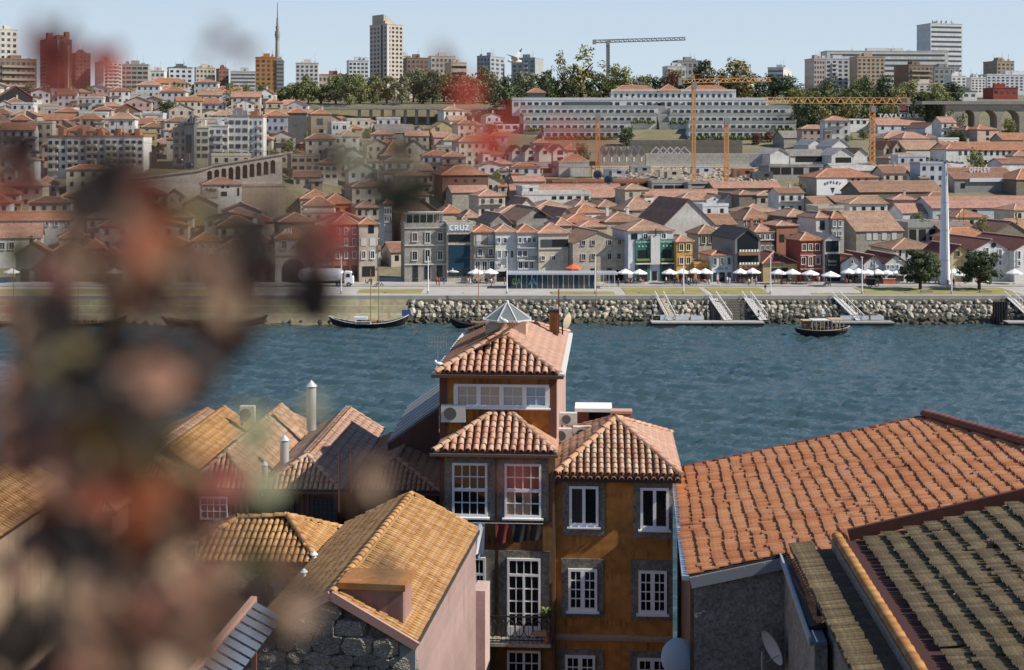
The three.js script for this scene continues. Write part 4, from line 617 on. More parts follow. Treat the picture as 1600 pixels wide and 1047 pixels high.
{ const b = block('tall white tower with horizontal window bands', 1444, 1508, 37, 960, plaster([.72, .74, .76]), 14, 1, { a: 14, sw: 10, strip: 1, name: 'tower_block' }); const g = new Geo(); for (let i = 0; i < 5; i++) g.bar(V(lerp(b.xa, b.xb, .2 + i * .15), b.h, -6), V(lerp(b.xa, b.xb, .2 + i * .15), b.h + 3, -6), .3); part('aerial', g, metalDark, b.t); }
block('brown stepped block with balconies', 1408, 1462, 102, 780, dbrown, 5, 6, { a: 16, sw: 12, bal: [.5, .8], bm: C.tan });
block('grey stepped block behind the white slab', 1460, 1502, 106, 800, C.grey, 4, 5, { a: 12 });
block('white block with dark stair strip', 1482, 1512, 119, 740, C.white, 5, 3, { a: 14, sw: 5 });
block('white cube block with small windows above the viaduct', 1512, 1542, 122, 745, C.white, 5, 4, { a: 14, sw: 6 });
block('tan flats with flat roof beneath the white slab', 1426, 1478, 131, 720, C.cream, 3, 5, { a: 10 });
block('brown tower block at the far end of the ridge', 1548, 1588, 96, 800, C.tan, 7, 4, { a: 16, sw: 10, sc: 2 });
block('grey white apartment row at the far end of the ridge', 1542, 1650, 117, 770, C.bluewhite, 5, 14, { a: 10 });
block('dark red house block above the viaduct', 1552, 1592, 138, 715, C.red, 1, 4, { a: 6 });
block('small white house block above the viaduct parapet', 1494, 1528, 143, 690, C.white, 1, 3, { a: 8, rm: C.dgrey });
{ // broadcasting mast
  const D = 880, t = thing('broadcast_tower', 'slender concrete broadcasting tower with ring platforms and antenna', 'tower', [X(433.5, D), EP(433, D), -D]), b = EP(433, D), yy = p => Y(p, D) - b;
  part('shaft', new THREE.CylinderGeometry(1.1, 2.0, yy(50), 14).translate(0, yy(50) / 2, 0), C.concrete, t); for (const [p, r, h] of [[52, 1.7, 2.4], [56, 1.9, 2.2], [62, 1.5, 1.2], [44, 1.3, 2.4]]) part('platform', new THREE.CylinderGeometry(r, r * .8, h, 16).translate(0, yy(p), 0), C.concrete, t);
  part('upper_shaft', new THREE.CylinderGeometry(.6, .9, yy(28) - yy(50), 10).translate(0, (yy(28) + yy(50)) / 2, 0), C.grey, t); part('antenna', new THREE.CylinderGeometry(.16, .32, yy(4) - yy(28), 8).translate(0, (yy(4) + yy(28)) / 2, 0), C.red, t); }
// left-hand white flats
{ const g = 'white flats on the granite terrace';
  for (let i = 0; i < 5; i++) { const a = 74 + i * 30, D = 432; const b = block('white flats with red roof and stacked balconies on the granite terrace', a, a + 29.6, 214, D, C.white, 4, 3, { a: 2, dp: 12, bal: [.32, .5], bm: C.cream, ww: .55, rm: C.terracotta, name: 'block_of_flats', cat: 'flats', g, pane: glassDark }); }
  block('brown grey narrow flats with a glass stair strip', 270, 303, 200, 442, C.stone, 4, 3, { a: 3, dp: 10, name: 'block_of_flats', cat: 'flats' });
  block('dark grey stair tower between the flats', 288, 303, 193, 438, C.dgrey, 1, 1, { a: 3, dp: 8, name: 'stair_tower' });
  block('cream flats with pairs of small windows above the arch wall', 303, 326, 200, 443, C.cream, 4, 2, { a: 4, dp: 10, name: 'block_of_flats', cat: 'flats', ww: .7 });
  block('white flats with glazed loggias above the arch wall', 326, 356, 197, 444, C.white, 4, 3, { a: 4, dp: 10, name: 'block_of_flats', cat: 'flats', ww: .62, bal: [.5, .5] });
  block('tallest white flats above the arch wall with grey penthouse', 356, 388, 182, 446, C.white, 5, 3, { a: 4, dp: 10, name: 'block_of_flats', cat: 'flats', ww: .7, rm: C.grey });
  block('slim white flats with orange roof and small balconies', 388, 411, 183, 447, C.white, 5, 3, { a: 4, dp: 10, name: 'block_of_flats', cat: 'flats', ww: .35, bal: [.75, .3], rm: C.terracotta }); }
// small houses high on the slope, each by hand
for (const r of [
  ['black gabled barn with long orange roof on the upper slope', 'z', 0, 50, 151, 134, 176, C.black, RF.o, [], { dp: 16, turn: 20 }],
  ['white gable house with three arched windows by the barn', 'z', -10, 24, 166, 157, 188, C.white, RF.w, [[169, 7, 4, 3, 's']], { dp: 9 }],
  ['long house with orange roof and dark upper floor', 'x', 112, 160, 156, 148, 172, C.grey, RF.o, [[160, 4, 6, 4, 's']], { dp: 8 }],
  ['white boxy hall with grey walls on the upper slope', 'f', 172, 232, 147, 0, 168, plaster([.52, .53, .54]), RF.p, [[150, 4, 3, 2, 's']], { dp: 9, par: .4 }],
  ['long white house with red awning on the upper slope', 'x', 60, 116, 187, 178, 206, C.white, RF.o, [[192, 4, 6, 5, 's'], [200, 4, 6, 4, 's']], { dp: 9 }],
  ['brown gable barn among the white cottages', 'z', 176, 222, 174, 162, 186, C.brown, RF.o, [], { dp: 12, turn: 15 }],
  ['white cottage with pale gable in front of the brown barn', 'z', 172, 202, 191, 184, 202, C.white, RF.w, [[196, 5, 5, 1, 's']], { dp: 8 }],
  ['long school building with orange hipped roof below the ridge', 'h', 232, 294, 130, 122, 142, C.cream, RF.o, [[134, 5, 3, 10, 's']], { dp: 10, D: 745 }],
  ['white cottage with grey flat roof in the middle of the slope', 'f', 224, 252, 176, 0, 190, C.white, RF.g, [[182, 5, 4, 3, 's']], { dp: 8 }],
  ['tan hipped cottage beside the green bushes', 'h', 300, 324, 162, 156, 174, C.cream, RF.o, [[167, 4, 3, 3, 's']], { dp: 8 }],
  ['red hipped cottage above the white flats', 'h', 328, 352, 164, 158, 176, C.white, RF.o, [[169, 4, 3, 3, 's']], { dp: 8 }],
  ['orange hipped villa above the tallest white flats', 'h', 358, 386, 167, 161, 180, C.white, RF.o, [[172, 4, 3, 3, 's']], { dp: 8 }],
  ['grey long school hall below the broadcasting tower', 'f', 366, 420, 139, 0, 152, C.concrete, RF.g, [[143, 4, 7, 5, 's']], { dp: 9 }],
  ['olive house with tall windows beside the flats', 'f', 222, 245, 207, 0, 244, C.yellow, RF.t, [[216, 6, 4, 2, 's'], [230, 6, 4, 2, 's']], { dp: 8, D: 452 }],
  ['pink roofed villa at the bridge head', 'h', 432, 478, 164, 156, 176, C.cream, RF.p, [], { dp: 9 }],
]) H(...r);
// ---- terraced hotel
{
  const t = thing('terraced_hotel', 'white hotel stepping down the hill in terraces with orange hipped roofs on top', 'hotel', [X(1020, 600), EP(1020, 600), -600]), base = EP(1020, 600), X0 = X(1020, 600);
  const lev = [[650, 143, 158, [[955, 1150]], 7], [640, 156, 171, [[800, 976], [976, 1200]], 5], [630, 168, 183, [[812, 1028], [1048, 1236]], 5.2], [620, 180, 195, [[818, 1026], [1046, 1240]], 5.2], [610, 192, 207, [[818, 985], [1076, 1244]], 5.2], [601, 204, 219, [[850, 970], [1076, 1210]], 5.2]];
  lev.forEach(([D, top, bot, spans, step], j) => { const k = D / F, y1 = Y(top, D) - base, y0 = Y(bot, D) - base - 3; for (const [a, b] of spans) {
    const g = new Geo(); g.box(X(a, D) - X0, X(b, D) - X0, y0, y1, -(D - 600) - 11, -(D - 600)); part('terrace', g, j < 2 ? C.white : plaster([.72, .71, .67]), t);
    const pr = new Geo(); pr.box(X(a, D) - X0, X(b, D) - X0, y1, y1 + 1.0, -(D - 600) - .3, -(D - 600) + .15); part('parapet', pr, j < 2 ? C.white : C.concrete, t);
    let i = 0; for (let p = a + 7; p < b - 5; p += j === 0 ? 9 : 10.5) { boxPart('window', t, i++ % 4 ? glassDark : glassMid, X(p, D) - X0, y1 - (bot - top) * k * .46, -(D - 600) + .02, (j === 0 ? 4 : 6.6) * k, 6.4 * k, .14); }
    if (j > 1) { const hd = new Geo(); for (let p = a + 2; p < b - 2; p += 3) hd.add(new THREE.IcosahedronGeometry(rr(.5, .95), 0), new THREE.Matrix4().makeTranslation(X(p, D) - X0 + rr(-.4, .4), y1 - 12 * k + rr(0, .8), -(D - 600) + .6)); const q = part('terrace_planting', hd, M([.09, .12, .04], { key: 'plant' }), t); q.userData.kind = 'stuff'; }
  } });
  const k = 650 / F; for (const [a, b, e, r, ov] of [[957, 1028, 143, 133, .4], [1030, 1062, 142, 131.5, .6], [1066, 1142, 143, 133, .4]]) { const g = new THREE.Group(); g.name = 'hipped_roof'; g.position.set(X((a + b) / 2, 650) - X0, 0, -50); t.add(g); const ye = Y(e, 650) - base; roofOn(g, 'h', (b - a) * k / 2, 10, ye, Y(r, 655) - base - ye, RF.o, ov); }
  boxPart('glass_wall', t, glassMid, X(918, 640) - X0, Y(163, 640) - base, -39.9, 72 * 640 / F, 8 * 640 / F, .2); const pav = new THREE.Group(); pav.name = 'pavilion'; pav.position.set(X(838, 650) - X0, 0, -50); t.add(pav); boxPart('glass', pav, glassMid, 0, Y(150, 650) - base, -3, 28 * k, 11 * k, 6); roofOn(pav, 'h', 14 * k, 7, Y(144.5, 650) - base, 2.2, RF.o);
  foot.push([X(790, 610), X(1250, 610), 585, 680]);
  const st = new Geo(); for (let i = 0; i < 10; i++) st.box(X(1030, 620) - X0, X(1046, 620) - X0, 0, 8 + i * 1.3, -22 - i * 3, -19 - i * 3); part('garden_stair', st, C.concrete, t);
  for (let i = 0; i < 6; i++) boxPart('sunshade', t, whitePaint, X([978, 990, 1000, 1020, 1062, 1132][i], 645) - X0, Y([152, 152, 164, 161, 161, 160][i], 645) - base, -41, 4.5 * 645 / F, .4, 2.5);
}
// ---- sawtooth stone warehouse, long stained wall, retaining walls
{
  const D = 492, k = D / F, b = EP(972, D), t = thing('sawtooth_warehouse', 'old stone warehouse with a row of pointed gables', 'warehouse', [X(972, D), b, -D], 0); const q = p => Y(p, D) - b;
  for (let i = 0; i < 6; i++) { const x0 = (938 + i * 11.7 - 972) * k, x1 = x0 + 11.7 * k, g = new Geo(); g.box(x0 + .02, x1 - .02, -4, q(240), -14, 0); g.poly(V(x0, q(240), 0), V(x1, q(240), 0), V((x0 + x1) / 2, q(228.5), 0)); part('gable', g, C.stone, t); const rf = new Geo(), xm = (x0 + x1) / 2, yr = q(228); slab(rf, V(x1 + .02, q(240), .3), V(x1 + .02, q(240), -14), V(xm, yr, -14), V(xm, yr, .3)); slab(rf, V(x0 - .02, q(240), -14), V(x0 - .02, q(240), .3), V(xm, yr, .3), V(xm, yr, -14)); part('gable_roof', rf, RF.w, t); simpleWin(t, xm, q(249), .02, 2.2 * k, 7 * k, whitePaint); }
  foot.push([X(935, D), X(1012, D), D - 2, D + 16]);
  const w = thing('stained_site_wall', 'long stained concrete wall with pale band above white boarding', 'wall', [X(1107, 494), EP(1107, 494), -494]); const kk = 494 / F, qq = p => Y(p, 494) - EP(1107, 494), hw = 98 * kk;
  const a = new Geo(); a.box(-hw, hw, qq(257), qq(240), -8, 0); part('stone_face', a, stoneM([.56, .53, .46]), w); const c = new Geo(); c.box(-hw, hw, qq(261), qq(257), -8, .8); part('concrete_band', c, C.white, w); const d = new Geo(); d.box(-hw, hw, -3, qq(261), -8, -.6); part('boarding', d, plaster([.62, .60, .56]), w); for (let i = 0; i < 26; i++) { boxPart('post', w, C.dstone, lerp(-hw + .5, hw - .5, i / 25), qq(269), -.3, .35, 17 * kk, .4); }
  for (let i = 0; i < 5; i++) { const f = new Geo(), x = (1022 + i * 11 - 1107) * kk; f.bar(V(x - 1.2, qq(240), -1), V(x + .8, qq(229.5), -1), .35); f.bar(V(x + .8, qq(229.5), -1), V(x + 3.2, qq(240), -1), .35); part('roof_truss', f, C.white, w); }
  foot.push([X(1008, 490), X(1206, 490), 490, 506]);
  const rw = new Geo(); rw.box(X(985, 545), X(1160, 545), EP(1080, 545) - 5, Y(219, 545), -549, -545); single('garden_retaining_wall', 'brown stone retaining wall below the hotel terraces', 'wall', rw, C.dstone);
}
{ // granite terrace wall with arches
  const D = 409, k = D / F, px0 = 196, px1 = 440, top = p => p < 214 ? lerp(292, 279, clamp((p + 60) / 274, 0, 1)) : p < 318 ? lerp(279, 266, (p - 214) / 104) : lerp(262, 243, (p - 318) / 114);
  const s = new THREE.Shape(), b = 12; s.moveTo(X(px0, D), b); s.lineTo(X(px1, D), b); for (let p = px1; p >= px0; p -= 20) s.lineTo(X(p, D), Y(top(p), D));
  for (let i = 0; i < 10; i++) { const p = 329.5 + i * 10.7, w = 3.7 * k, y1 = Y(top(p) + 6 + 3.7, D), y0 = Y(top(p) + 27, D), h = new THREE.Path(); h.moveTo(X(p, D) - w, y0); h.lineTo(X(p, D) + w, y0); h.lineTo(X(p, D) + w, y1); h.absarc(X(p, D), y1, w, 0, Math.PI); h.lineTo(X(p, D) - w, y0); s.holes.push(h); }
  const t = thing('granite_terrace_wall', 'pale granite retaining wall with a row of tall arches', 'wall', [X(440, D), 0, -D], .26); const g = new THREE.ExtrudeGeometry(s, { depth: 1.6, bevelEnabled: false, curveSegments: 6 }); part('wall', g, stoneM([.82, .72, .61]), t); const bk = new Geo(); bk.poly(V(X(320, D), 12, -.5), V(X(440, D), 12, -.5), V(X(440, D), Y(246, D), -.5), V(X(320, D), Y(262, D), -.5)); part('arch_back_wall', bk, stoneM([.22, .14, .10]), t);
  const c = new Geo(); for (let p = px0; p < px1; p += 20) c.bar(V(X(p, D), Y(top(p), D) + .2, .9), V(X(p + 20, D), Y(top(p + 20), D) + .2, .9), 2.2, .4); part('coping', c, C.lstone, t); for (const c of t.children) c.position.x -= X(440, D); foot.push([X(190, D), X(440, D), D - 32, D + 6]);
}
{ // stone viaduct
  const D = 600, s = new THREE.Shape(), b = EP(1550, D) - 4; s.moveTo(X(1478, D), Y(185, D)); s.lineTo(X(1500, D), b); s.lineTo(X(1680, D), b); s.lineTo(X(1680, D), Y(163, D)); s.lineTo(X(1478, D), Y(163, D));
  for (const [a, c] of [[1503, 1523], [1530, 1558], [1565, 1593], [1600, 1628], [1635, 1663]]) { const r = (c - a) / 2 * D / F, m = X((a + c) / 2, D), y1 = Y(172, D) - r, h = new THREE.Path(); h.moveTo(m - r, b + .1); h.lineTo(m + r, b + .1); h.lineTo(m + r, y1); h.absarc(m, y1, r, 0, Math.PI); s.holes.push(h); }
  const t = thing('stone_viaduct', 'tall stone viaduct with round arches carrying a road', 'viaduct', [0, 0, -D - 9]); part('arches', new THREE.ExtrudeGeometry(s, { depth: 9, bevelEnabled: false, curveSegments: 10 }), C.stone, t); const d = new Geo(); d.box(X(1440, D), X(1680, D), Y(163, D), Y(158, D), -.8, 9.8); part('deck', d, C.concrete, t); foot.push([X(1470, D), X(1680, D), D - 3, D + 14]);
  const e = thing('road_bridge', 'long slim road bridge on round concrete pillars above the valley', 'bridge', [0, 0, -648]); const dk = new Geo(); dk.box(X(395, 648), X(790, 648), Y(171, 648), Y(167.5, 648), -8, 0); part('deck', dk, C.concrete, e); const rl = new Geo(); for (let p = 395; p < 790; p += 5) rl.bar(V(X(p, 648), Y(167.5, 648), -.1), V(X(p, 648), Y(164.5, 648), -.1), .12); rl.bar(V(X(395, 648), Y(164.5, 648), -.1), V(X(790, 648), Y(164.5, 648), -.1), .14); part('railing', rl, metalGrey, e);
  const vw = new Geo(); vw.box(X(545, 662), X(720, 662), EP(620, 640) - 6, Y(172, 662), -664 + 648, -662 + 648); part('abutment_wall', vw, stoneM([.20, .20, .19]), e);  // wall behind the pillars, its dark tone painting the shade under the deck
  for (let i = 0; i < 12; i++) { const p = 560 + i * 18; const y1 = Y(171, 648), y0 = EP(p, 648) - 3; part('pillar', new THREE.CylinderGeometry(.75, .8, y1 - y0, 10).translate(X(p, 648), (y0 + y1) / 2, -4), C.concrete, e); } foot.push([X(395, 648), X(790, 648), 638, 660]);
}
{ // the open building site between the stained wall and the lodges
  const sg = new Geo(); for (let p = 925; p < 1215; p += 29) for (let D = 440; D < 492; D += 13) sg.poly(V(X(p, D), EP(p, D) + .15, -D), V(X(p + 29, D), EP(p + 29, D) + .15, -D), V(X(p + 29, D + 13), EP(p + 29, D + 13) + .15, -D - 13), V(X(p, D + 13), EP(p, D + 13) + .15, -D - 13)); setting('site_ground', sg, M([.50, .40, .33], { key: 'siteg', map: T.ground }));
  const rb = new THREE.InstancedMesh(new THREE.DodecahedronGeometry(1, 0), M([.55, .44, .36], { key: 'rubble', map: T.stone }), 900); rb.name = 'construction_rubble'; rb.userData = { kind: 'stuff' }; for (let i = 0; i < 900; i++) { const p = rr(928, 1212), D = rr(444, 486), s = rr(.2, .8); rb.setMatrixAt(i, new THREE.Matrix4().compose(V(X(p, D), EP(p, D) + .2, -D), new THREE.Quaternion().setFromEuler(new THREE.Euler(rr(0, 6), rr(0, 6), 0)), V(s * 1.4, s * .7, s))); } scene.add(rb);
  [[960, 470, 'white', C.white], [1000, 476, 'grey', C.concrete], [1046, 468, 'cream', C.cream], [1096, 474, 'pale blue', C.bluewhite], [1160, 470, 'red brown', C.terracotta], [1190, 464, 'dark grey', C.dgrey]].forEach(([p, D, n, m]) => { const t = thing('site_container', `${n} site container on the open building site`, 'container', [X(p, D), EP(p, D), -D], .1); boxPart('body', t, m, 0, 1.5, 0, 7, 2.8, 2.6); boxPart('door', t, C.dgrey, -1.5, 1.2, 1.32, .9, 2, .06); boxPart('window', t, glassDark, 1.4, 1.7, 1.32, 1.4, .9, .06); });
}
// ---------------------------------------------------------------- vegetation
function crownGeo(kind, sd, clumps, per, leaf) {
  let s = sd; const r = () => { s = (s * 1664525 + 1013904223) >>> 0; return s / 4294967296; }, a = (x, y) => x + (y - x) * r();
  const p = [], n = [];
  for (let c = 0; c < clumps; c++) {
    let th = a(0, 6.283), cy, cr, rad;
    if (kind === 'cone') { cy = a(-.95, .95); cr = a(.2, .85) * (1 - (cy + 1) / 2.1); rad = a(.16, .26) * (1.15 - (cy + 1) / 2.4); } else if (kind === 'airy') { cy = a(-.8, .95); cr = a(.1, .95) * Math.sqrt(Math.max(.06, 1 - cy * cy)); rad = a(.12, .24); } else { cy = a(-.75, .85); cr = a(.25, clumps > 50 ? .98 : .85) * Math.sqrt(Math.max(.05, 1 - cy * cy)); rad = clumps > 50 ? a(.13, .34) : a(.24, .42); }
    const C0 = V(Math.cos(th) * cr, cy, Math.sin(th) * cr);
    for (let k = 0; k < per; k++) {
      const d = V(a(-1, 1), a(-1, 1), a(-1, 1)); if (d.lengthSq() > 1) d.normalize(); d.normalize().multiplyScalar(rad * (.45 + .55 * Math.sqrt(r())));
      const o = C0.clone().add(V(d.x, d.y * .85, d.z)), nn = d.clone().normalize().add(V(a(-.8, .8), a(-.3, .9), a(-.8, .8))).normalize(), u = V(a(-1, 1), a(-1, 1), a(-1, 1)).cross(nn).normalize(), v = nn.clone().cross(u), L = leaf * a(.6, 1.3);
      const q = [o.clone().addScaledVector(u, -L), o.clone().addScaledVector(v, -L * .6), o.clone().addScaledVector(u, L), o.clone().addScaledVector(v, L * .6)];
      for (const i of [0, 1, 2, 0, 2, 3]) { p.push(q[i].x, q[i].y, q[i].z); n.push(nn.x, nn.y, nn.z); }
    }
  }
  const g = new THREE.BufferGeometry(); g.setAttribute('position', new THREE.Float32BufferAttribute(p, 3)); g.setAttribute('normal', new THREE.Float32BufferAttribute(n, 3)); return g;
}
function trunkGeo(sd) { let s = sd; const r = () => { s = (s * 1664525 + 1013904223) >>> 0; return s / 4294967296; }; const g = new Geo(); const m = new THREE.Matrix4(); g.add(new THREE.CylinderGeometry(.05, .09, 1, 7), m.makeTranslation(0, .5, 0)); for (let k = 0; k < 6; k++) { const a = V(0, .55 + .07 * k, 0), b = a.clone().add(V(Math.cos(k * 2.4) * .45, .35 + .3 * r(), Math.sin(k * 2.4) * .45)), d = b.clone().sub(a), c = new THREE.CylinderGeometry(.015, .04, d.length(), 5); g.add(c, new THREE.Matrix4().compose(a.clone().lerp(b, .5), new THREE.Quaternion().setFromUnitVectors(UPV, d.clone().normalize()), V(1, 1, 1))); } return g.geo(); }
const crowns = { round: [1, 2, 3, 4, 5].map(k => crownGeo('round', k * 977, 30, 50, .085)), cone: [6, 7].map(k => crownGeo('cone', k * 977, 34, 30, .06)), airy: [8, 9].map(k => crownGeo('airy', k * 977, 44, 20, .055)) }, trunks = [3, 4].map(k => trunkGeo(k * 31));
const barkM = M([.10, .075, .055], { key: 'bark', map: T.stone });
const LEAF = { m: [.13, .15, .05], d: [.065, .088, .036], l: [.22, .23, .07], o: [.20, .18, .07], y: [.27, .25, .09], r: [.17, .07, .045], g: [.17, .18, .09] };
const leafM = k => M(LEAF[k], { key: 'leaf', rough: .85 });
function tree(label, px, pb, wpx, hpx, kind, col, o = {}) {
  const D = o.D || depthAt(px, pb), k = D / F, x = X(px, D), y = o.y ?? E(x, D), top = Y(pb - hpx, D) - y, w = wpx * k / 2, th = top - (kind === 'cone' ? 1.9 : o.bush ? 1.9 : 1.7) * Math.min(w * 1.05, top * .45), t = thing(o.name || 'tree', label, o.cat || 'tree', [x, y, -D], rr(0, 6), o.g);
  const tr = part('trunk', pick(trunks), barkM, t); const ch = kind === 'cone' ? top / 2.05 : D < 330 ? Math.min(w * .95, top * .44) : top * .49; tr.scale.set(Math.max(2, w), Math.max(1, top - ch), Math.max(2, w));
  const c = part('crown', o.geo || pick(crowns[kind]), leafM(col), t); c.position.y = top - ch; c.scale.set(w, ch, w); return t;
}
{
  const G1 = 'trees screening the ridge road', L = (c, s) => ({ m: 'mid green', d: 'dark green', l: 'bright green', o: 'olive green', y: 'yellow green', r: 'reddish', g: 'grey green' }[c] + ' ' + s);
  for (let p = 446; p < 640; p += rr(16, 24)) { const c = pick(['m', 'g', 'o', 'm', 'l']); tree(L(c, 'leafy tree behind the road bridge railing'), p, 160, rr(34, 50), rr(26, 46), 'round', c, { D: rr(668, 700), g: G1 }); }
  for (let p = 646; p < 770; p += rr(13, 18)) { const c = pick(['m', 'd', 'o', 'g']); tree(L(c, 'bushy tree above the bridge pillars'), p, 160, rr(36, 56), rr(28, 60), 'round', c, { D: rr(668, 705), g: 'trees above the bridge pillars' }); }
  for (let p = 1245; p < 1500; p += rr(11, 16)) { const c = pick(['m', 'd', 'o', 'l', 'm']); tree(L(c, 'tree in the wooded belt behind the crane jib'), p, 178, rr(34, 52), rr(34, 60), 'round', c, { D: rr(640, 690), g: 'wooded belt above the lodges' }); }
  for (let p = 1250; p < 1500; p += rr(13, 18)) { const c = pick(['d', 'd', 'm', 'o']); tree(L(c, 'tree at the lower edge of the wooded belt'), p, 194, rr(30, 46), rr(26, 44), 'round', c, { D: rr(600, 632), g: 'lower edge of the wooded belt' }); }
  for (let p = 770; p < 1250; p += rr(17, 26)) { const c = pick(['m', 'd', 'o', 'd', 'g']); tree(L(c, 'tree in the belt above the hotel roofs'), p, 150, rr(34, 52), rr(24, 42), 'round', c, { D: rr(690, 735), g: 'trees above the hotel' }); }
  for (let p = 10; p < 440; p += rr(24, 40)) { const c = pick(['m', 'd', 'o', 'g']); tree(L(c, 'tree between cottages under the tower blocks'), p, 150, rr(18, 30), rr(14, 24), 'round', c, { D: rr(660, 720), g: 'trees under the tower blocks' }); }
  for (const a of [
    ['great dark spreading tree beside the white villa', 782, 192, 64, 62, 'round', 'd', { D: 655 }], ['tall airy plane tree with bare limbs above the hotel', 908, 140, 92, 72, 'airy', 'y', { D: 690 }], ['airy pale tree beside the tall plane tree', 880, 140, 50, 62, 'airy', 'o', { D: 695 }], ['dark round pine beside the hotel pavilion', 853, 152, 36, 42, 'round', 'd', { D: 675 }],
    ['broad bright tree by the grey skyline crane', 968, 142, 46, 40, 'round', 'l', { D: 685 }], ['dark cypress clump in front of the plane tree', 898, 146, 44, 44, 'cone', 'd', { D: 680 }], ['broad olive tree crown on the ridge above the hotel', 1158, 152, 74, 60, 'round', 'o', { D: 690 }], ['dense dark tree next to the grey stepped block', 1098, 140, 50, 46, 'round', 'd', { D: 700 }],
    ['brown leaved tree above the hotel roofs', 1048, 140, 34, 32, 'round', 'r', { D: 700 }], ['light green poplar beside the hotel terraces', 1246, 205, 34, 60, 'cone', 'l', {}], ['light green poplar between the site and the wood', 1270, 206, 30, 46, 'cone', 'l', {}], ['dark round bush below the hotel terraces', 979, 228, 36, 30, 'round', 'd', {}],
    ['dark red shrub above the stained site wall', 1182, 226, 22, 18, 'round', 'r', {}], ['russet shrub at the hotel garden edge', 1204, 222, 22, 18, 'round', 'r', {}], ['light green bush beside the white house under the bridge', 582, 222, 30, 24, 'round', 'l', {}], ['olive tree beside the flats with orange roof', 318, 182, 40, 30, 'round', 'o', {}],
    ['bright green bush beside the tan hipped cottage', 366, 162, 34, 24, 'round', 'l', { D: 640 }], ['dark cypress by the orange hipped villa', 387, 168, 10, 18, 'cone', 'd', { D: 620 }], ['dark tree among the white cottages', 262, 186, 34, 28, 'round', 'd', {}], ['garden shrub under the viaduct arch', 1578, 210, 30, 26, 'round', 'l', {}],
    ['round green garden tree by the arcaded lodge', 1350, 218, 22, 16, 'round', 'm', {}], ['clipped green bush beside the orange crane', 1325, 222, 18, 14, 'round', 'l', {}], ['garden bushes beside the pink house', 1490, 222, 30, 18, 'round', 'm', {}], ['dark garden tree beside the pink house', 1500, 224, 24, 20, 'round', 'd', {}],
    ['slim dark cypress before the long white lodge', 1499, 346, 8, 18, 'cone', 'd', { D: 352 }], ['dark cypress paired beside the slim one', 1506, 346, 8, 22, 'cone', 'd', { D: 352 }], ['yellow green round bush before the arched windows', 1535, 356, 24, 20, 'round', 'y', { D: 350 }], ['yellow green pointed bush at the end of the long white lodge', 1588, 362, 30, 30, 'cone', 'y', { D: 349 }], ['low olive bush on the concrete shell', 1445, 352, 24, 12, 'round', 'y', { D: 362 }],
    ['dark tree beside the dark red walled house', 778, 296, 22, 28, 'round', 'l', {}], ['ivy bush over the granite wall end', 235, 322, 60, 22, 'round', 'g', { D: 400 }], ['grey green bush under the granite wall', 180, 330, 50, 26, 'round', 'g', { D: 398 }],
  ]) tree(a[0], a[1], a[2], a[3], a[4], a[5], a[6], a[7]);
  // two trees on the quay, with many small leaves
  for (const [px, lab, s, wp] of [[1438, 'dense dark green quay tree beside the cable car tower', 71, 62], [1530, 'dense dark green quay tree by the yellow gable house', 73, 64]]) { const g = crownGeo('round', s, 70, 170, .05); tree(lab, px, 452, wp, 62, 'round', 'd', { D: 297, y: 5.02, geo: g, name: 'quay_tree' }); }
}
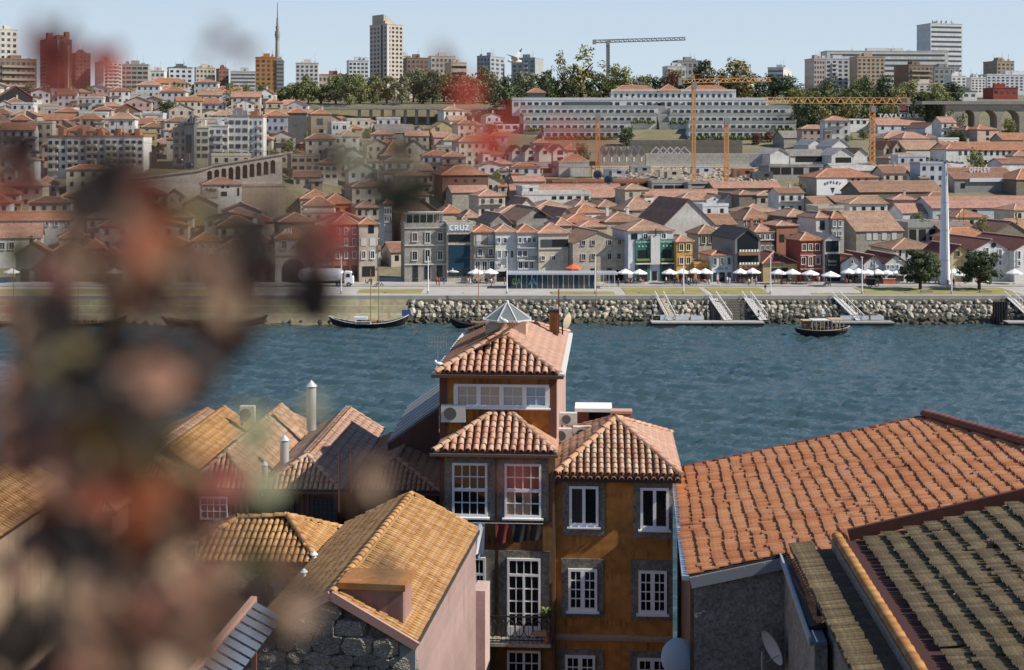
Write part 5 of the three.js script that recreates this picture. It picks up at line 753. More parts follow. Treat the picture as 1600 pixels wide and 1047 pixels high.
// ---------------------------------------------------------------- smaller houses filling the slope between the named ones
{
  const wallsN = [['white', C.white], ['white', C.white], ['white', C.white], ['white', C.bluewhite], ['cream', C.cream], ['cream', C.cream], ['pale stone', C.lstone], ['beige', C.beige], ['pink', C.pink]], roofsN = [['orange', RF.o], ['pink', RF.p], ['brown', RF.b], ['tan', RF.t]];
  const zone = (px, D) => (px > 785 && px < 1255 && D > 520) || (px > 925 && px < 1365 && D > 436 && D < 540) || (px > 1235 && px < 1500 && D > 575) || (px > 430 && px < 785 && D > 632) || (px < 445 && px > 180 && D > 370 && D < 428) || (px > 548 && px < 690 && D > 596 && D < 646) || D > 700 || (px > 1490 && D > 395 && D < 445) || (px > 1488 && D > 500) || (px > 1318 && px < 1482 && D > 518) || (px > 1255 && px < 1395 && D > 385 && D < 440) || (px > 1470 && D > 590);
  let n = 0;
  for (let D = 338; D < 700; D += 5) for (let tries = 0; tries < 60; tries++) {
    const px = rr(-30, 1630), w = rr(6.5, 12.5), dp = rr(6, 9), x = X(px, D); if (zone(px, D)) continue;
    const f = [x - w / 2 - .8, x + w / 2 + .8, D - 1, D + dp + 1]; if (foot.some(q => f[0] < q[1] && f[1] > q[0] && f[2] < q[3] && f[3] > q[2])) continue;
    const k = D / F, base = EP(px, D), st = px > 150 && px < 445 && D < 372 ? 3 : Math.floor(rr(1, 3.4)), hgt = Math.min(2.9 * st + .5, D < 420 && px > 440 ? 6.5 : 12), e = HY + (CH - base - hgt) * F / D, [wn, wm] = pick(wallsN), [rn, rm] = pick(roofsN), type = pick(['h', 'h', 'h', 'x', 'z', 'f']), rise = rr(1.3, 2.4);
    const Dr = type === 'z' ? D : D + dp / 2, r = HY + (CH - base - hgt - rise) * F / Dr, ws = []; for (let s = 0; s < st; s++) ws.push([HY + (CH - base - hgt + 1.5 + s * 2.9) * F / D, 1.3 / k, .95 / k, Math.floor(w / 2.6), 's']);
    H(`${wn} ${['one-storey', 'two-storey', 'three-storey'][st - 1] || 'two-storey'} hillside house with ${rn} ${{ h: 'hipped', x: 'ridged', z: 'gabled', f: 'flat' }[type]} roof`, type, px - w / 2 / k, px + w / 2 / k, e, r, 300, wm, rm, ws, { D, dp, turn: rr(-6, 16), g: `small ${wn} hillside houses`, name: 'hillside_house', ch: type !== 'f' && rnd() < .4 ? 1 : 0, annex: rnd() < .5, bal: st > 1 && rnd() < .35 ? [[ws[0][0] + .9 / k, px - w * .4 / k, px + w * rr(0, .4) / k]] : undefined }); n++;
  }
  for (let i = 0, m = 0; i < 4000 && m < 60; i++) { const D = rr(345, 690), px = rr(-20, 1620), x = X(px, D), w = rr(3, 6.5); if (zone(px, D) || foot.some(q => x - w / 2 < q[1] && x + w / 2 > q[0] && D - w / 2 < q[3] && D + w / 2 > q[2])) continue; foot.push([x - w / 2, x + w / 2, D - w / 2, D + w / 2]); const c = pick(['m', 'd', 'o', 'l', 'g']), k = F / D; tree(`${{ m: 'mid green', d: 'dark green', o: 'olive green', l: 'bright green', g: 'grey green' }[c]} garden tree squeezed between hillside houses`, px, 300, w * k, (rr(.9, 1.5) * w) * k + 300 - (HY + (CH - EP(px, D)) * k) + 0, pick(['round', 'round', 'cone']), c, { D, g: 'garden trees between hillside houses', name: 'garden_tree' }); m++; }
  console.log('filler houses', n);
}
// ---------------------------------------------------------------- people
function figure(pose) {
  const mc = new MarchingCubes(52, BOX.material, false, false, 60000); mc.isolation = 0; const R = 52, S = 1.9;
  const J = { stand: [[[0, .95, 0], [0, 1.42, 0], .15, .17], [[0, 1.42, 0], [0, 1.55, 0], .07, .06], [[0, 1.66, 0], [0, 1.7, .01], .1, .1], [[-.09, .92, 0], [-.1, .5, .02], .095, .07], [[-.1, .5, .02], [-.1, .06, 0], .07, .05], [[-.1, .05, 0], [-.1, .04, .14], .05, .04], [[.09, .92, 0], [.1, .5, .02], .095, .07], [[.1, .5, .02], [.1, .06, 0], .07, .05], [[.1, .05, 0], [.1, .04, .14], .05, .04], [[-.2, 1.4, 0], [-.25, 1.1, 0], .06, .05], [[-.25, 1.1, 0], [-.24, .84, .06], .05, .04], [[.2, 1.4, 0], [.25, 1.1, 0], .06, .05], [[.25, 1.1, 0], [.24, .84, .06], .05, .04]],
    walk: [[[0, .95, 0], [0, 1.42, .03], .15, .17], [[0, 1.42, .03], [0, 1.55, .04], .07, .06], [[0, 1.66, .05], [0, 1.7, .06], .1, .1], [[-.09, .92, 0], [-.1, .5, .18], .095, .07], [[-.1, .5, .18], [-.1, .07, .3], .07, .05], [[-.1, .06, .3], [-.1, .05, .43], .05, .04], [[.09, .92, 0], [.1, .5, -.08], .095, .07], [[.1, .5, -.08], [.1, .12, -.34], .07, .05], [[.1, .1, -.34], [.1, .04, -.24], .05, .04], [[-.2, 1.4, .02], [-.25, 1.12, -.14], .06, .05], [[-.25, 1.12, -.14], [-.24, .88, -.1], .05, .04], [[.2, 1.4, .02], [.25, 1.12, .16], .06, .05], [[.25, 1.12, .16], [.22, .95, .36], .05, .04]],
    sit: [[[0, .5, 0], [0, .98, -.04], .16, .17], [[0, .98, -.04], [0, 1.1, -.03], .07, .06], [[0, 1.22, -.02], [0, 1.26, -.01], .1, .1], [[-.1, .48, 0], [-.12, .5, .42], .095, .075], [[-.12, .5, .42], [-.12, .07, .46], .07, .05], [[-.12, .05, .46], [-.12, .04, .6], .05, .04], [[.1, .48, 0], [.12, .5, .42], .095, .075], [[.12, .5, .42], [.12, .07, .46], .07, .05], [[.12, .05, .46], [.12, .04, .6], .05, .04], [[-.2, .97, -.03], [-.26, .7, .02], .06, .05], [[-.26, .7, .02], [-.16, .6, .28], .05, .04], [[.2, .97, -.03], [.26, .7, .02], .06, .05], [[.26, .7, .02], [.16, .6, .28], .05, .04]] }[pose];
  const q = V(0, 0, 0), ab = V(0, 0, 0), bones = J.map(b => [V(...b[0]), V(...b[1]), b[2], b[3]]);
  for (let z = 0; z < R; z++) for (let y = 0; y < R; y++) for (let x = 0; x < R; x++) { q.set((x / R * 2 - 1) * S / 2, (y / R) * S - .04, (z / R * 2 - 1) * S / 2); let d = 1e3; for (const [a, b, r0, r1] of bones) { ab.subVectors(b, a); const t = clamp(q.clone().sub(a).dot(ab) / Math.max(ab.lengthSq(), 1e-6), 0, 1), dd = q.distanceTo(a.clone().addScaledVector(ab, t)) - lerp(r0, r1, t), h = clamp(.5 + .5 * (dd - d) / .05, 0, 1); d = lerp(dd, d, h) - .05 * h * (1 - h); } mc.field[z * R * R + y * R + x] = -d; }
  mc.update(); const n = mc.count, p = new Float32Array(mc.positionArray.slice(0, n * 3)), g = new THREE.BufferGeometry();
  for (let i = 0; i < n; i++) { p[i * 3] *= S / 2; p[i * 3 + 1] = (p[i * 3 + 1] + 1) / 2 * S - .04; p[i * 3 + 2] *= S / 2; }
  g.setAttribute('position', new THREE.BufferAttribute(p, 3)); g.computeVertexNormals(); g.userData.pose = pose; return g;
}
const poses = { stand: figure('stand'), walk: figure('walk'), sit: figure('sit') };
const vcM = new THREE.MeshStandardMaterial({ vertexColors: true, roughness: .9, side: THREE.DoubleSide });
const dressed = new Map();
function person(pose, top, bottom, label, px, D, turn, y = 5.0, g = 'people strolling on the promenade') {
  const key = pose + top + bottom; if (!dressed.has(key)) { const q = poses[pose].clone(), a = q.attributes.position, c = new Float32Array(a.count * 3), s = pose === 'sit' ? .42 : 0, TC = CLO[top], BC = CLO[bottom], sk = [.45, .27, .19], hair = [.05, .035, .025]; for (let i = 0; i < a.count; i++) { const yy = a.getY(i) + s, zz = a.getZ(i), xx = Math.abs(a.getX(i)); const col = yy > 1.7 || (yy > 1.6 && zz < -.02) ? hair : yy > 1.5 ? sk : (xx > .2 && yy < 1.22) ? sk : (pose === 'sit' ? (a.getY(i) > .56 && zz < .2) : yy > .96) ? TC : yy < .1 ? [.03, .03, .03] : BC; c.set(col, i * 3); } q.setAttribute('color', new THREE.BufferAttribute(c, 3)); dressed.set(key, q); }
  const o = single('person', label, 'person', dressed.get(key), vcM, g); o.position.set(X(px, D), y, -D); o.rotation.y = turn; return o;
}
const CLO = { white: [.7, .7, .68], black: [.03, .03, .035], red: [.5, .05, .04], blue: [.06, .12, .3], denim: [.08, .12, .22], khaki: [.36, .29, .19], pink: [.6, .3, .32], grey: [.25, .25, .25], teal: [.05, .25, .25], orange: [.6, .22, .04] };
{
  const near = [[526, 'sit', 'black', 'denim', 'by the white lorry'], [572, 'sit', 'grey', 'denim', 'near the parked motorcycles'], [580, 'stand', 'black', 'black', 'near the parked motorcycles'], [577, 'sit', 'black', 'grey', 'near the parked motorcycles'], [682, 'walk', 'red', 'black', 'before the granite building'], [686, 'stand', 'red', 'red', 'before the granite building'], [694, 'walk', 'black', 'denim', 'before the blue glass front'], [731, 'walk', 'white', 'khaki', 'near the paired white parasols'], [735, 'stand', 'pink', 'white', 'near the paired white parasols'], [739, 'walk', 'grey', 'denim', 'near the paired white parasols'], [768, 'stand', 'white', 'denim', 'before the mossy stone house'], [772, 'walk', 'pink', 'khaki', 'before the mossy stone house'], [788, 'stand', 'black', 'black', 'at the corner of the glass pavilion'], [966, 'stand', 'black', 'black', 'beyond the end of the glass pavilion'], [1041, 'walk', 'white', 'black', 'before the green signboards'], [1066, 'stand', 'red', 'denim', 'before the orange house'], [1072, 'walk', 'black', 'denim', 'before the orange house'], [1076, 'stand', 'white', 'black', 'before the orange house'], [1080, 'walk', 'grey', 'denim', 'by the low yellow shop'], [1084, 'stand', 'black', 'black', 'by the low yellow shop'], [1088, 'stand', 'khaki', 'denim', 'by the low yellow shop'], [1092, 'walk', 'black', 'grey', 'by the low yellow shop'], [1108, 'sit', 'white', 'denim', 'before the shop with teal sign'], [1122, 'sit', 'red', 'white', 'before the shop with teal sign'], [1136, 'stand', 'white', 'khaki', 'before the shop with teal sign'], [1140, 'stand', 'white', 'white', 'before the shop with teal sign'], [1170, 'walk', 'white', 'black', 'before the black glass gable'], [1175, 'stand', 'white', 'white', 'before the black glass gable'], [1181, 'walk', 'grey', 'denim', 'before the black glass gable'], [1280, 'walk', 'white', 'khaki', 'before the red tiled house'], [1291, 'sit', 'black', 'black', 'before the black restaurant front'], [1490, 'stand', 'black', 'black', 'at the foot of the cable car tower'], [1462, 'stand', 'denim', 'denim', 'at the foot of the cable car tower'], [1468, 'sit', 'teal', 'black', 'at the foot of the cable car tower'], [1504, 'sit', 'grey', 'black', 'under the second quay tree'], [1196, 'sit', 'black', 'grey', 'on the lawn edge']];
  near.forEach(([px, po, a, b, w], i) => person(po, a, b, `person in ${a} top and ${b} ${b === 'denim' ? 'trousers' : 'clothes'} ${po === 'sit' ? 'sitting' : po === 'walk' ? 'walking' : 'standing'} ${w}`, px, px > 1185 && px < 1200 ? 296 : 304 + (i * 37 % 60) / 10, i * 1.7));
}
for (let i = 0; i < 46; i++) { const px = pick([rr(1310, 1420), rr(1040, 1110), rr(1150, 1190), rr(1205, 1285), rr(735, 775), rr(970, 1005)]), po = pick(['sit', 'sit', 'stand']), a = pick(['white', 'black', 'grey', 'blue', 'red', 'pink']); person(po, a, 'denim', `person in ${a} top ${po === 'sit' ? 'sitting' : 'standing'} among the parasol tables on the quay`, px, rr(309.2, 312.4), rr(0, 6), 5.0, 'guests among the parasol tables'); }
// ---------------------------------------------------------------- parasols and tables
{
  const par = thing('parasol', 'open white parasol in the terrace rows along the quay', 'parasol', [0, 0, 0], 0, 'white parasols of the quay terraces');
  { const g = new Geo(), n = 8, r = 1.85; for (let i = 0; i < n; i++) { const a = i / n * 6.283 + .39, b = (i + 1) / n * 6.283 + .39, A = V(Math.cos(a) * r, 2.35, Math.sin(a) * r), B = V(Math.cos(b) * r, 2.35, Math.sin(b) * r); g.poly(B, A, V(0, 3.25, 0)); g.poly(A, B, B.clone().add(V(0, -.22, 0)), A.clone().add(V(0, -.22, 0))); } part('canopy', g, M([.80, .79, .77], { key: 'canvas', rough: .95 }), par); part('pole', new THREE.CylinderGeometry(.04, .04, 3.2, 6).translate(0, 1.6, 0), metalGrey, par); part('base', new THREE.CylinderGeometry(.35, .4, .12, 10).translate(0, .06, 0), C.grey, par); const rb = new Geo(); for (let i = 0; i < 8; i++) { const a = i / 8 * 6.283 + .39; rb.bar(V(0, 3.1, 0), V(Math.cos(a) * 1.8, 2.36, Math.sin(a) * 1.8), .04); } part('ribs', rb, metalGrey, par); }
  const spots = [[744, 311], [766, 311], [482, 312], [499, 312], [977, 311], [999, 311], [1046, 310], [1066, 311], [1085, 311], [1102, 311], [1157, 311], [1176, 311], [1216, 309], [1238, 310], [1266, 309], [1298, 304], [1326, 311], [1341, 311], [1356, 311], [1371, 311], [1386, 311], [1401, 311], [1462, 311], [1492, 310], [1500, 306], [1585, 309], [18, 312], [178, 311]];
  spots.forEach(([px, D], i) => { const o = i ? copyOf(par, [X(px, D), 5, -D], i * .37) : par; if (!i) o.position.set(X(px, D), 5, -D); const s = px === 1298 || px === 1266 ? 1.12 : rr(.92, 1.06); o.scale.set(s, rr(.95, 1.05), s); });
  const red = copyOf(par, [X(895, 312), 5.9, -312], .2, 'single orange red parasol beside the granite gable house'); delete red.userData.group; red.children[0].material = M([.62, .13, .05], { key: 'canvasr', rough: .95 });
  const tb = thing('cafe_table', 'cafe table with four chairs under the quay parasols', 'table', [X(1340, 312), 5, -312], 0, 'cafe tables on the quay');
  part('table_top', new THREE.CylinderGeometry(.42, .42, .05, 10).translate(0, .74, 0), whitePaint, tb); part('leg', new THREE.CylinderGeometry(.04, .06, .72, 6).translate(0, .36, 0), metalDark, tb);
  for (let i = 0; i < 4; i++) { const g = new Geo(); g.box(-.21, .21, .42, .47, -.21, .21); g.box(-.21, .21, .47, .9, -.23, -.19); for (const x of [-.18, .18]) for (const z of [-.18, .18]) g.box(x - .02, x + .02, 0, .42, z - .02, z + .02); const c = part('chair', g, i % 2 ? M([.45, .10, .05], { key: 'chr' }) : M([.22, .13, .08], { key: 'chb' }), tb); c.position.set(Math.sin(i * 1.57) * .75, 0, Math.cos(i * 1.57) * .75); c.rotation.y = i * 1.57 + Math.PI; }
  for (const px of [1326, 1356, 1372, 1388, 1404, 1222, 1244, 1266, 1160, 1176, 1088, 1100, 1046, 979, 1001, 745, 766]) copyOf(tb, [X(px, 310.5), 5, -310.5], px);
  const bench = thing('awning_bench', 'orange table booth beside the small white gables', 'booth', [X(1389, 309.5), 5, -309.5]); boxPart('counter', bench, M([.62, .16, .06], { key: 'orb' }), 0, .55, 0, 2.6, 1.1, .8); boxPart('counter_top', bench, whitePaint, 0, 1.13, 0, 2.8, .06, 1);
}
// ---------------------------------------------------------------- street furniture
{
  const l = thing('lamp_post', 'tall slim white lamp post along the quay edge', 'lamp post', [0, 5.1, 0], 0, 'white lamp posts on the quay'); part('pole', new THREE.CylinderGeometry(.09, .14, 7.4, 8).translate(0, 3.7, 0), whitePaint, l); const a = new Geo(); a.box(-.12, .12, 7.3, 7.5, -.6, .5); part('lamp_head', a, whitePaint, l); part('base', new THREE.CylinderGeometry(.2, .24, .5, 8).translate(0, .25, 0), metalGrey, l);
  [533, 669, 792, 930, 1068, 1204, 1347, 1487, 398, 262].forEach((px, i) => { if (i) copyOf(l, [X(px, 288.5), 5.1, -288.5], 0); else l.position.set(X(px, 288.5), 5.1, -288.5); });
  for (const [px, n] of [[1077, 'dark'], [1222, 'black'], [1366, 'slim dark']]) { const o = thing('street_lamp', `${n} double street lamp on the inner side of the ${px === 1077 ? 'orange house' : px === 1222 ? 'yellow house' : 'small white gables'}`, 'street lamp', [X(px, 307), 5, -307]); part('pole', new THREE.CylinderGeometry(.06, .1, 6.6, 7).translate(0, 3.3, 0), metalDark, o); const g = new Geo(); g.bar(V(-.6, 6.5, 0), V(.6, 6.5, 0), .08); part('arm', g, metalDark, o); boxPart('lamp_head', o, C.dgrey, -.6, 6.42, 0, .4, .14, .25); boxPart('lamp_head', o, C.dgrey, .6, 6.42, 0, .4, .14, .25); }
  for (const [px, w] of [[1540, 1], [1448, 1]]) boxPart('stone_block', (() => thing('stone_bench', px === 1540 ? 'low stone bench under the quay tree by the yellow gable' : 'low stone bench under the quay tree by the tower', 'bench', [X(px, 291), 5.06, -291]))(), C.stone, 0, .25, 0, 2.4, .5, .7);
  for (const [px, D, c, lab] of [[592, 303, C.dgrey, 'row of parked dark motorcycles near the alley'], [1365, 302, C.black, 'dark three-wheeled taxi on the lawn edge beside a quay tree'], [1292, 303.5, C.dgrey, 'dark parked motorcycle before the black restaurant front']]) { const t = thing(lab.includes('taxi') ? 'three_wheeler' : 'motorcycle', lab, lab.includes('taxi') ? 'taxi' : 'motorcycle', [X(px, D), 5.0, -D], .4); const tr = new THREE.TorusGeometry(.3, .07, 6, 14); for (const x of [-.65, .65]) { const w = part('wheel', tr, metalDark, t); w.position.set(x, .36, 0); } const b = new Geo(); b.bar(V(-.65, .4, 0), V(.1, .75, 0), .22); b.bar(V(.65, .4, 0), V(.45, 1.05, 0), .09); b.bar(V(-.55, .85, 0), V(.2, .8, 0), .28, .18); b.bar(V(.3, 1.08, -.3), V(.3, 1.08, .3), .05); part('body', b, c, t); if (lab.includes('taxi')) { boxPart('cabin', t, C.black, -.2, 1.25, 0, 1.5, .12, 1.2); boxPart('side', t, C.black, -.5, .8, 0, .9, .9, 1.1); t.scale.setScalar(1.4); } }
}
{ // glass pavilion
  const D = 299, k = D / F, t = thing('glass_pavilion', 'long low glass pavilion with flat pale metal roof on the quay', 'pavilion', [X(878, D), 5, -D]), hw = 87 * k; const r = new Geo(); r.box(-hw, hw, 3.0, 3.35, -5, .6); for (let i = 0; i < 44; i++) r.box(-hw + i * hw * 2 / 44, -hw + i * hw * 2 / 44 + .1, 3.35, 3.43, -5, .6); part('roof', r, M([.60, .61, .63], { key: 'prf', rough: .4, metal: .3 }), t);
  for (let i = 0; i < 16; i++) { const x = -hw + .8 + i * (hw * 1.5) / 16; boxPart('glass_panel', t, i < 6 ? glassBlue : i % 3 ? glassMid : glassBlue, x + .7, 1.5, 0, 1.02, 2.9, .08); boxPart('mullion', t, i % 2 ? whitePaint : metalGrey, x + 1.32, 1.5, .02, .1, 3, .14); }
  for (let i = 0; i < 5; i++) boxPart('column', t, whitePaint, hw * .55 + i * hw * .1, 1.5, -.3, .12, 3, .12); boxPart('back_wall', t, C.dgrey, -hw * .25, 1.5, -4.6, hw * 1.45, 3, .15); boxPart('counter', t, C.white, -hw * .3, .6, -2.4, 6, 1.2, .8);
  for (const [x, s, m] of [[-9.6, 'GA', [.12, .28, .1]], [-6.2, 'A', [.06, .22, .32]]]) letters(t, s, 1.9, 1.3, M(m, { key: 'pv' + s }), x, .9, .07);
}
{ // white lorry
  const D = 304, t = thing('tanker_lorry', 'white lorry with a long rounded trailer on the quay road', 'lorry', [X(511, D), 5, -D]); const tr = new THREE.CapsuleGeometry(1.45, 7.2, 6, 16); tr.rotateZ(Math.PI / 2); tr.scale(1, 1, .86); const b = part('trailer', tr, M([.62, .64, .66], { key: 'tnk', rough: .35, metal: .2 }), t); b.position.set(-1.2, 2.45, 0); boxPart('chassis', t, metalDark, -.6, .85, 0, 10.5, .3, 1.4); const c = new Geo(); c.poly(V(3.9, .7, 1.15), V(5.7, .7, 1.15), V(5.7, 1.9, 1.15), V(5.2, 3.2, 1.15), V(3.9, 3.3, 1.15)); c.poly(V(5.7, .7, -1.15), V(3.9, .7, -1.15), V(3.9, 3.3, -1.15), V(5.2, 3.2, -1.15), V(5.7, 1.9, -1.15)); c.poly(V(5.7, .7, 1.15), V(5.7, .7, -1.15), V(5.7, 1.9, -1.15), V(5.7, 1.9, 1.15)); c.poly(V(5.2, 3.2, 1.15), V(5.2, 3.2, -1.15), V(3.9, 3.3, -1.15), V(3.9, 3.3, 1.15)); c.poly(V(5.7, 1.9, 1.15), V(5.7, 1.9, -1.15), V(5.2, 3.2, -1.15), V(5.2, 3.2, 1.15)); c.poly(V(3.9, .7, -1.15), V(3.9, .7, 1.15), V(3.9, 3.3, 1.15), V(3.9, 3.3, -1.15)); part('cab', c, whitePaint, t); boxPart('side_window', t, glassDark, 4.65, 2.45, 1.17, .8, .75, .05); boxPart('windscreen', t, glassDark, 5.5, 2.5, 0, .12, .9, 1.9);
  for (const x of [-4.6, -3.4, -2.2, 2.6, 4.8]) for (const z of [-1, 1]) { const w = part('wheel', new THREE.CylinderGeometry(.5, .5, .3, 14).rotateX(Math.PI / 2), metalDark, t); w.position.set(x, .5, z); const h = part('hub', new THREE.CylinderGeometry(.24, .24, .33, 10).rotateX(Math.PI / 2), metalGrey, w); }
}
{ // cable car tower, cable and cabins
  const D = 309, t = thing('cable_car_tower', 'tall tapering white steel tower of the cable car on the quay', 'tower', [X(1476, D), 5, -D]), h = Y(256, D) - 5, pts = []; for (let i = 0; i <= 8; i++) pts.push(new THREE.Vector2(lerp(1.25, .58, i / 8), h * i / 8)); part('shaft', new THREE.LatheGeometry(pts, 20), M([.66, .68, .70], { key: 'twr', rough: .45 }), t); for (const f of [.2, .45, .68]) part('joint_ring', new THREE.TorusGeometry(lerp(1.25, .58, f) + .02, .05, 5, 20).rotateX(Math.PI / 2).translate(0, h * f, 0), metalGrey, t);
  const a = new Geo(); a.bar(V(-3.6, h + .9, -1.2), V(3.4, h + .1, 1.2), .3); a.bar(V(-3.6, h + .9, 1.2), V(3.4, h + .1, 3), .2); a.bar(V(0, h - .5, 0), V(0, h + 2.2, 0), .35); part('crossarm', a, metalGrey, t); const wh = new Geo(); for (let i = -3; i <= 3; i++) for (const z of [-1.6, 1.6]) wh.add(new THREE.CylinderGeometry(.24, .24, .12, 10).rotateX(Math.PI / 2), new THREE.Matrix4().makeTranslation(i * 1.1, h + .6 - i * .12, z)); part('sheave_wheels', wh, metalDark, t); const lg = new Geo(); lg.bar(V(.3, 0, 1.3), V(.3, h, .7), .08); part('ladder', lg, metalDark, t);
  const cp = [P(1476, 255, 309), P(945, 262, 318), P(560, 247, 332), P(290, 227, 345), P(-120, 205, 362)], curve = new THREE.CatmullRomCurve3(cp); single('cable', 'thin steel cable of the cable car running from the tower', 'cable', new THREE.TubeGeometry(curve, 60, .04, 5), metalDark); const c2 = new THREE.CatmullRomCurve3([P(1476, 255, 309), P(1700, 240, 300)]); single('cable', 'short steel cable leaving the tower past the yellow gable house', 'cable', new THREE.TubeGeometry(c2, 8, .04, 5), metalDark);
  for (const [px, py, Dg, lab] of [[934, 273, 318, 'dark cable car cabin beside the orange crane mast'], [951, 281, 316, 'dark cable car cabin with pale doors below the crane mast'], [296, 259, 344, 'dark cable car cabin hanging before the arch wall'], [281, 252, 347, 'cable car cabin with reddish panel beside the flats']]) { const g = thing('cable_car_cabin', lab, 'cable car', [X(px, Dg), Y(py, Dg), -Dg]); const s = new THREE.SphereGeometry(1.05, 14, 10); s.scale(1, .98, .85); part('body', s, M([.03, .035, .04], { key: 'cab', rough: .15 }), g); boxPart('window', g, glassBlue, 0, .25, .78, 1.2, .7, .2); boxPart('floor_skirt', g, metalGrey, 0, -.75, 0, 1.4, .18, 1.2); const hb = new Geo(); hb.bar(V(0, 1, 0), V(0, 3.0, 0), .09); part('hanger', hb, metalGrey, g); }
}
// ---------------------------------------------------------------- cranes
function crane(label, px, pyBase, pyTop, D, jib, m, o = {}) {
  const b = o.base ?? EP(px, D), t = thing('tower_crane', label, 'crane', [X(px, D), b, -D]), k = D / F, h = Y(pyTop, D) - b, w = (o.w || 5) * k / 2, th = .13 * (o.th || 1.3);
  const g = new Geo(), n = Math.round(h / (w * 2.2)); for (const [x, z] of [[-w, -w], [w, -w], [w, w], [-w, w]]) g.bar(V(x, -2, z), V(x, h, z), th * 1.3); for (let i = 0; i < n; i++) { const y0 = h * i / n, y1 = h * (i + 1) / n; for (const [a, c, d, e] of [[-w, w, w, w], [w, w, w, -w], [w, -w, -w, -w], [-w, -w, -w, w]]) { g.bar(V(a, y0, c), V(d, y1, e), th); g.bar(V(a, y1, c), V(d, y1, e), th); } } part('mast', g, m, t);
  if (jib) { const [a, c, ya, yc] = jib, ja = V((a - px) * k, Y(ya, D) - b, 0), jc = V((c - px) * k, Y(yc, D) - b, 0), jg = new Geo(), N = Math.round(ja.distanceTo(jc) / (o.jp || 2.4)), jw = o.jw || .8, jh = o.jh || 1.5, L = (s, i) => ja.clone().lerp(jc, i / N).add(V(0, 0, s * jw)), U = i => ja.clone().lerp(jc, i / N).add(V(0, jh, 0)); for (const s of [-1, 1]) jg.bar(L(s, 0), L(s, N), th); jg.bar(U(0), U(N), th * 1.2); for (let i = 0; i < N; i++) for (const s of [-1, 1]) { jg.bar(L(s, i), U(i + .5), th * .75); jg.bar(U(i + .5), L(s, i + 1), th * .75); } part('jib', jg, m, t);
    const cw = new Geo(), e = V((o.cw ? o.cw - px : 8) * k, jc.y + .5, 0); cw.box(e.x - 2 * k, e.x + 3 * k, e.y - 1.2, e.y + 1.2, -1, 1); part('counterweight', cw, C.concrete, t); const tp = new Geo(), ap = V(0, h + (o.ap || 4), 0); tp.bar(V(-w, h, 0), ap, th * 1.4); tp.bar(V(w, h, 0), ap, th * 1.4); tp.bar(ap, ja.clone().lerp(jc, .35).add(V(0, jh, 0)), th * .6); tp.bar(ap, jc.clone().lerp(ja, .02).add(V(0, jh, 0)), th * .6); part('tie_bars', tp, m, t); }
  boxPart('cab', t, o.cab || C.concrete, 0, h - .6, w + .7, 1.6, 2, 1.4); return t;
}
const cOr = M([.70, .36, .13], { key: 'crane', rough: .6 }), cGr = M([.20, .21, .22], { key: 'craneg', rough: .5 });
crane('orange tower crane with thin long jib before the hotel', 1084, 300, 130, 462, [1205, 1066, 127, 130], cOr, { w: 5, jh: 1.2, ap: 3, cw: 1062 });
crane('orange crane mast standing at the concrete building', 1135, 300, 186, 446, null, cOr, { w: 6 });
crane('orange crane mast beside the stone gables', 934, 276, 180, 452, null, cOr, { w: 6 });
crane('big orange crane with heavy lattice jib over the white halls', 1363, 258, 168, 470, [1190, 1424, 161, 162], cOr, { w: 7, th: 1.3, jh: 1.9, jw: 1, jp: 2.8, ap: 2, cw: 1418 });
crane('grey crane on the skyline with a long thin jib', 950, 110, 66, 745, [1071, 926, 62.5, 67], cGr, { w: 4, th: 3, jh: 1.4, ap: 1, cw: 928 });
// ---------------------------------------------------------------- boats
function hull(L, W, H0, rake0, rake1, sheer) {              // lofted hull along x, bow at +x
  const g = new Geo(), n = 16, S = i => { const t = i / n, x = lerp(-L / 2, L / 2, t), f = Math.pow(Math.sin(Math.PI * clamp(.06 + t * .88, 0, 1)), .62) * (t < .03 || t > .97 ? .25 : 1), top = H0 + sheer * Math.pow(Math.abs(t * 2 - 1), 2.6) * (t > .5 ? rake1 : rake0), kx = x * lerp(1, .9, 1); return { gl: V(x, top, W / 2 * f), gr: V(x, top, -W / 2 * f), bl: V(kx, -.25 + Math.pow(Math.abs(t * 2 - 1), 3) * .7, W * .3 * f), br: V(kx, -.25 + Math.pow(Math.abs(t * 2 - 1), 3) * .7, -W * .3 * f), dl: V(x, top - .35, W / 2 * f * .94), dr: V(x, top - .35, -W / 2 * f * .94) }; };
  const deck = new Geo(), rail = new Geo(); for (let i = 0; i < n; i++) { const a = S(i), b = S(i + 1); g.poly(a.bl, b.bl, b.gl, a.gl); g.poly(b.br, a.br, a.gr, b.gr); g.poly(b.bl, a.bl, a.br, b.br); deck.poly(a.dl, b.dl, b.dr, a.dr); rail.bar(a.gl, b.gl, .14, .1); rail.bar(a.gr, b.gr, .14, .1); } return [g, deck, rail];
}
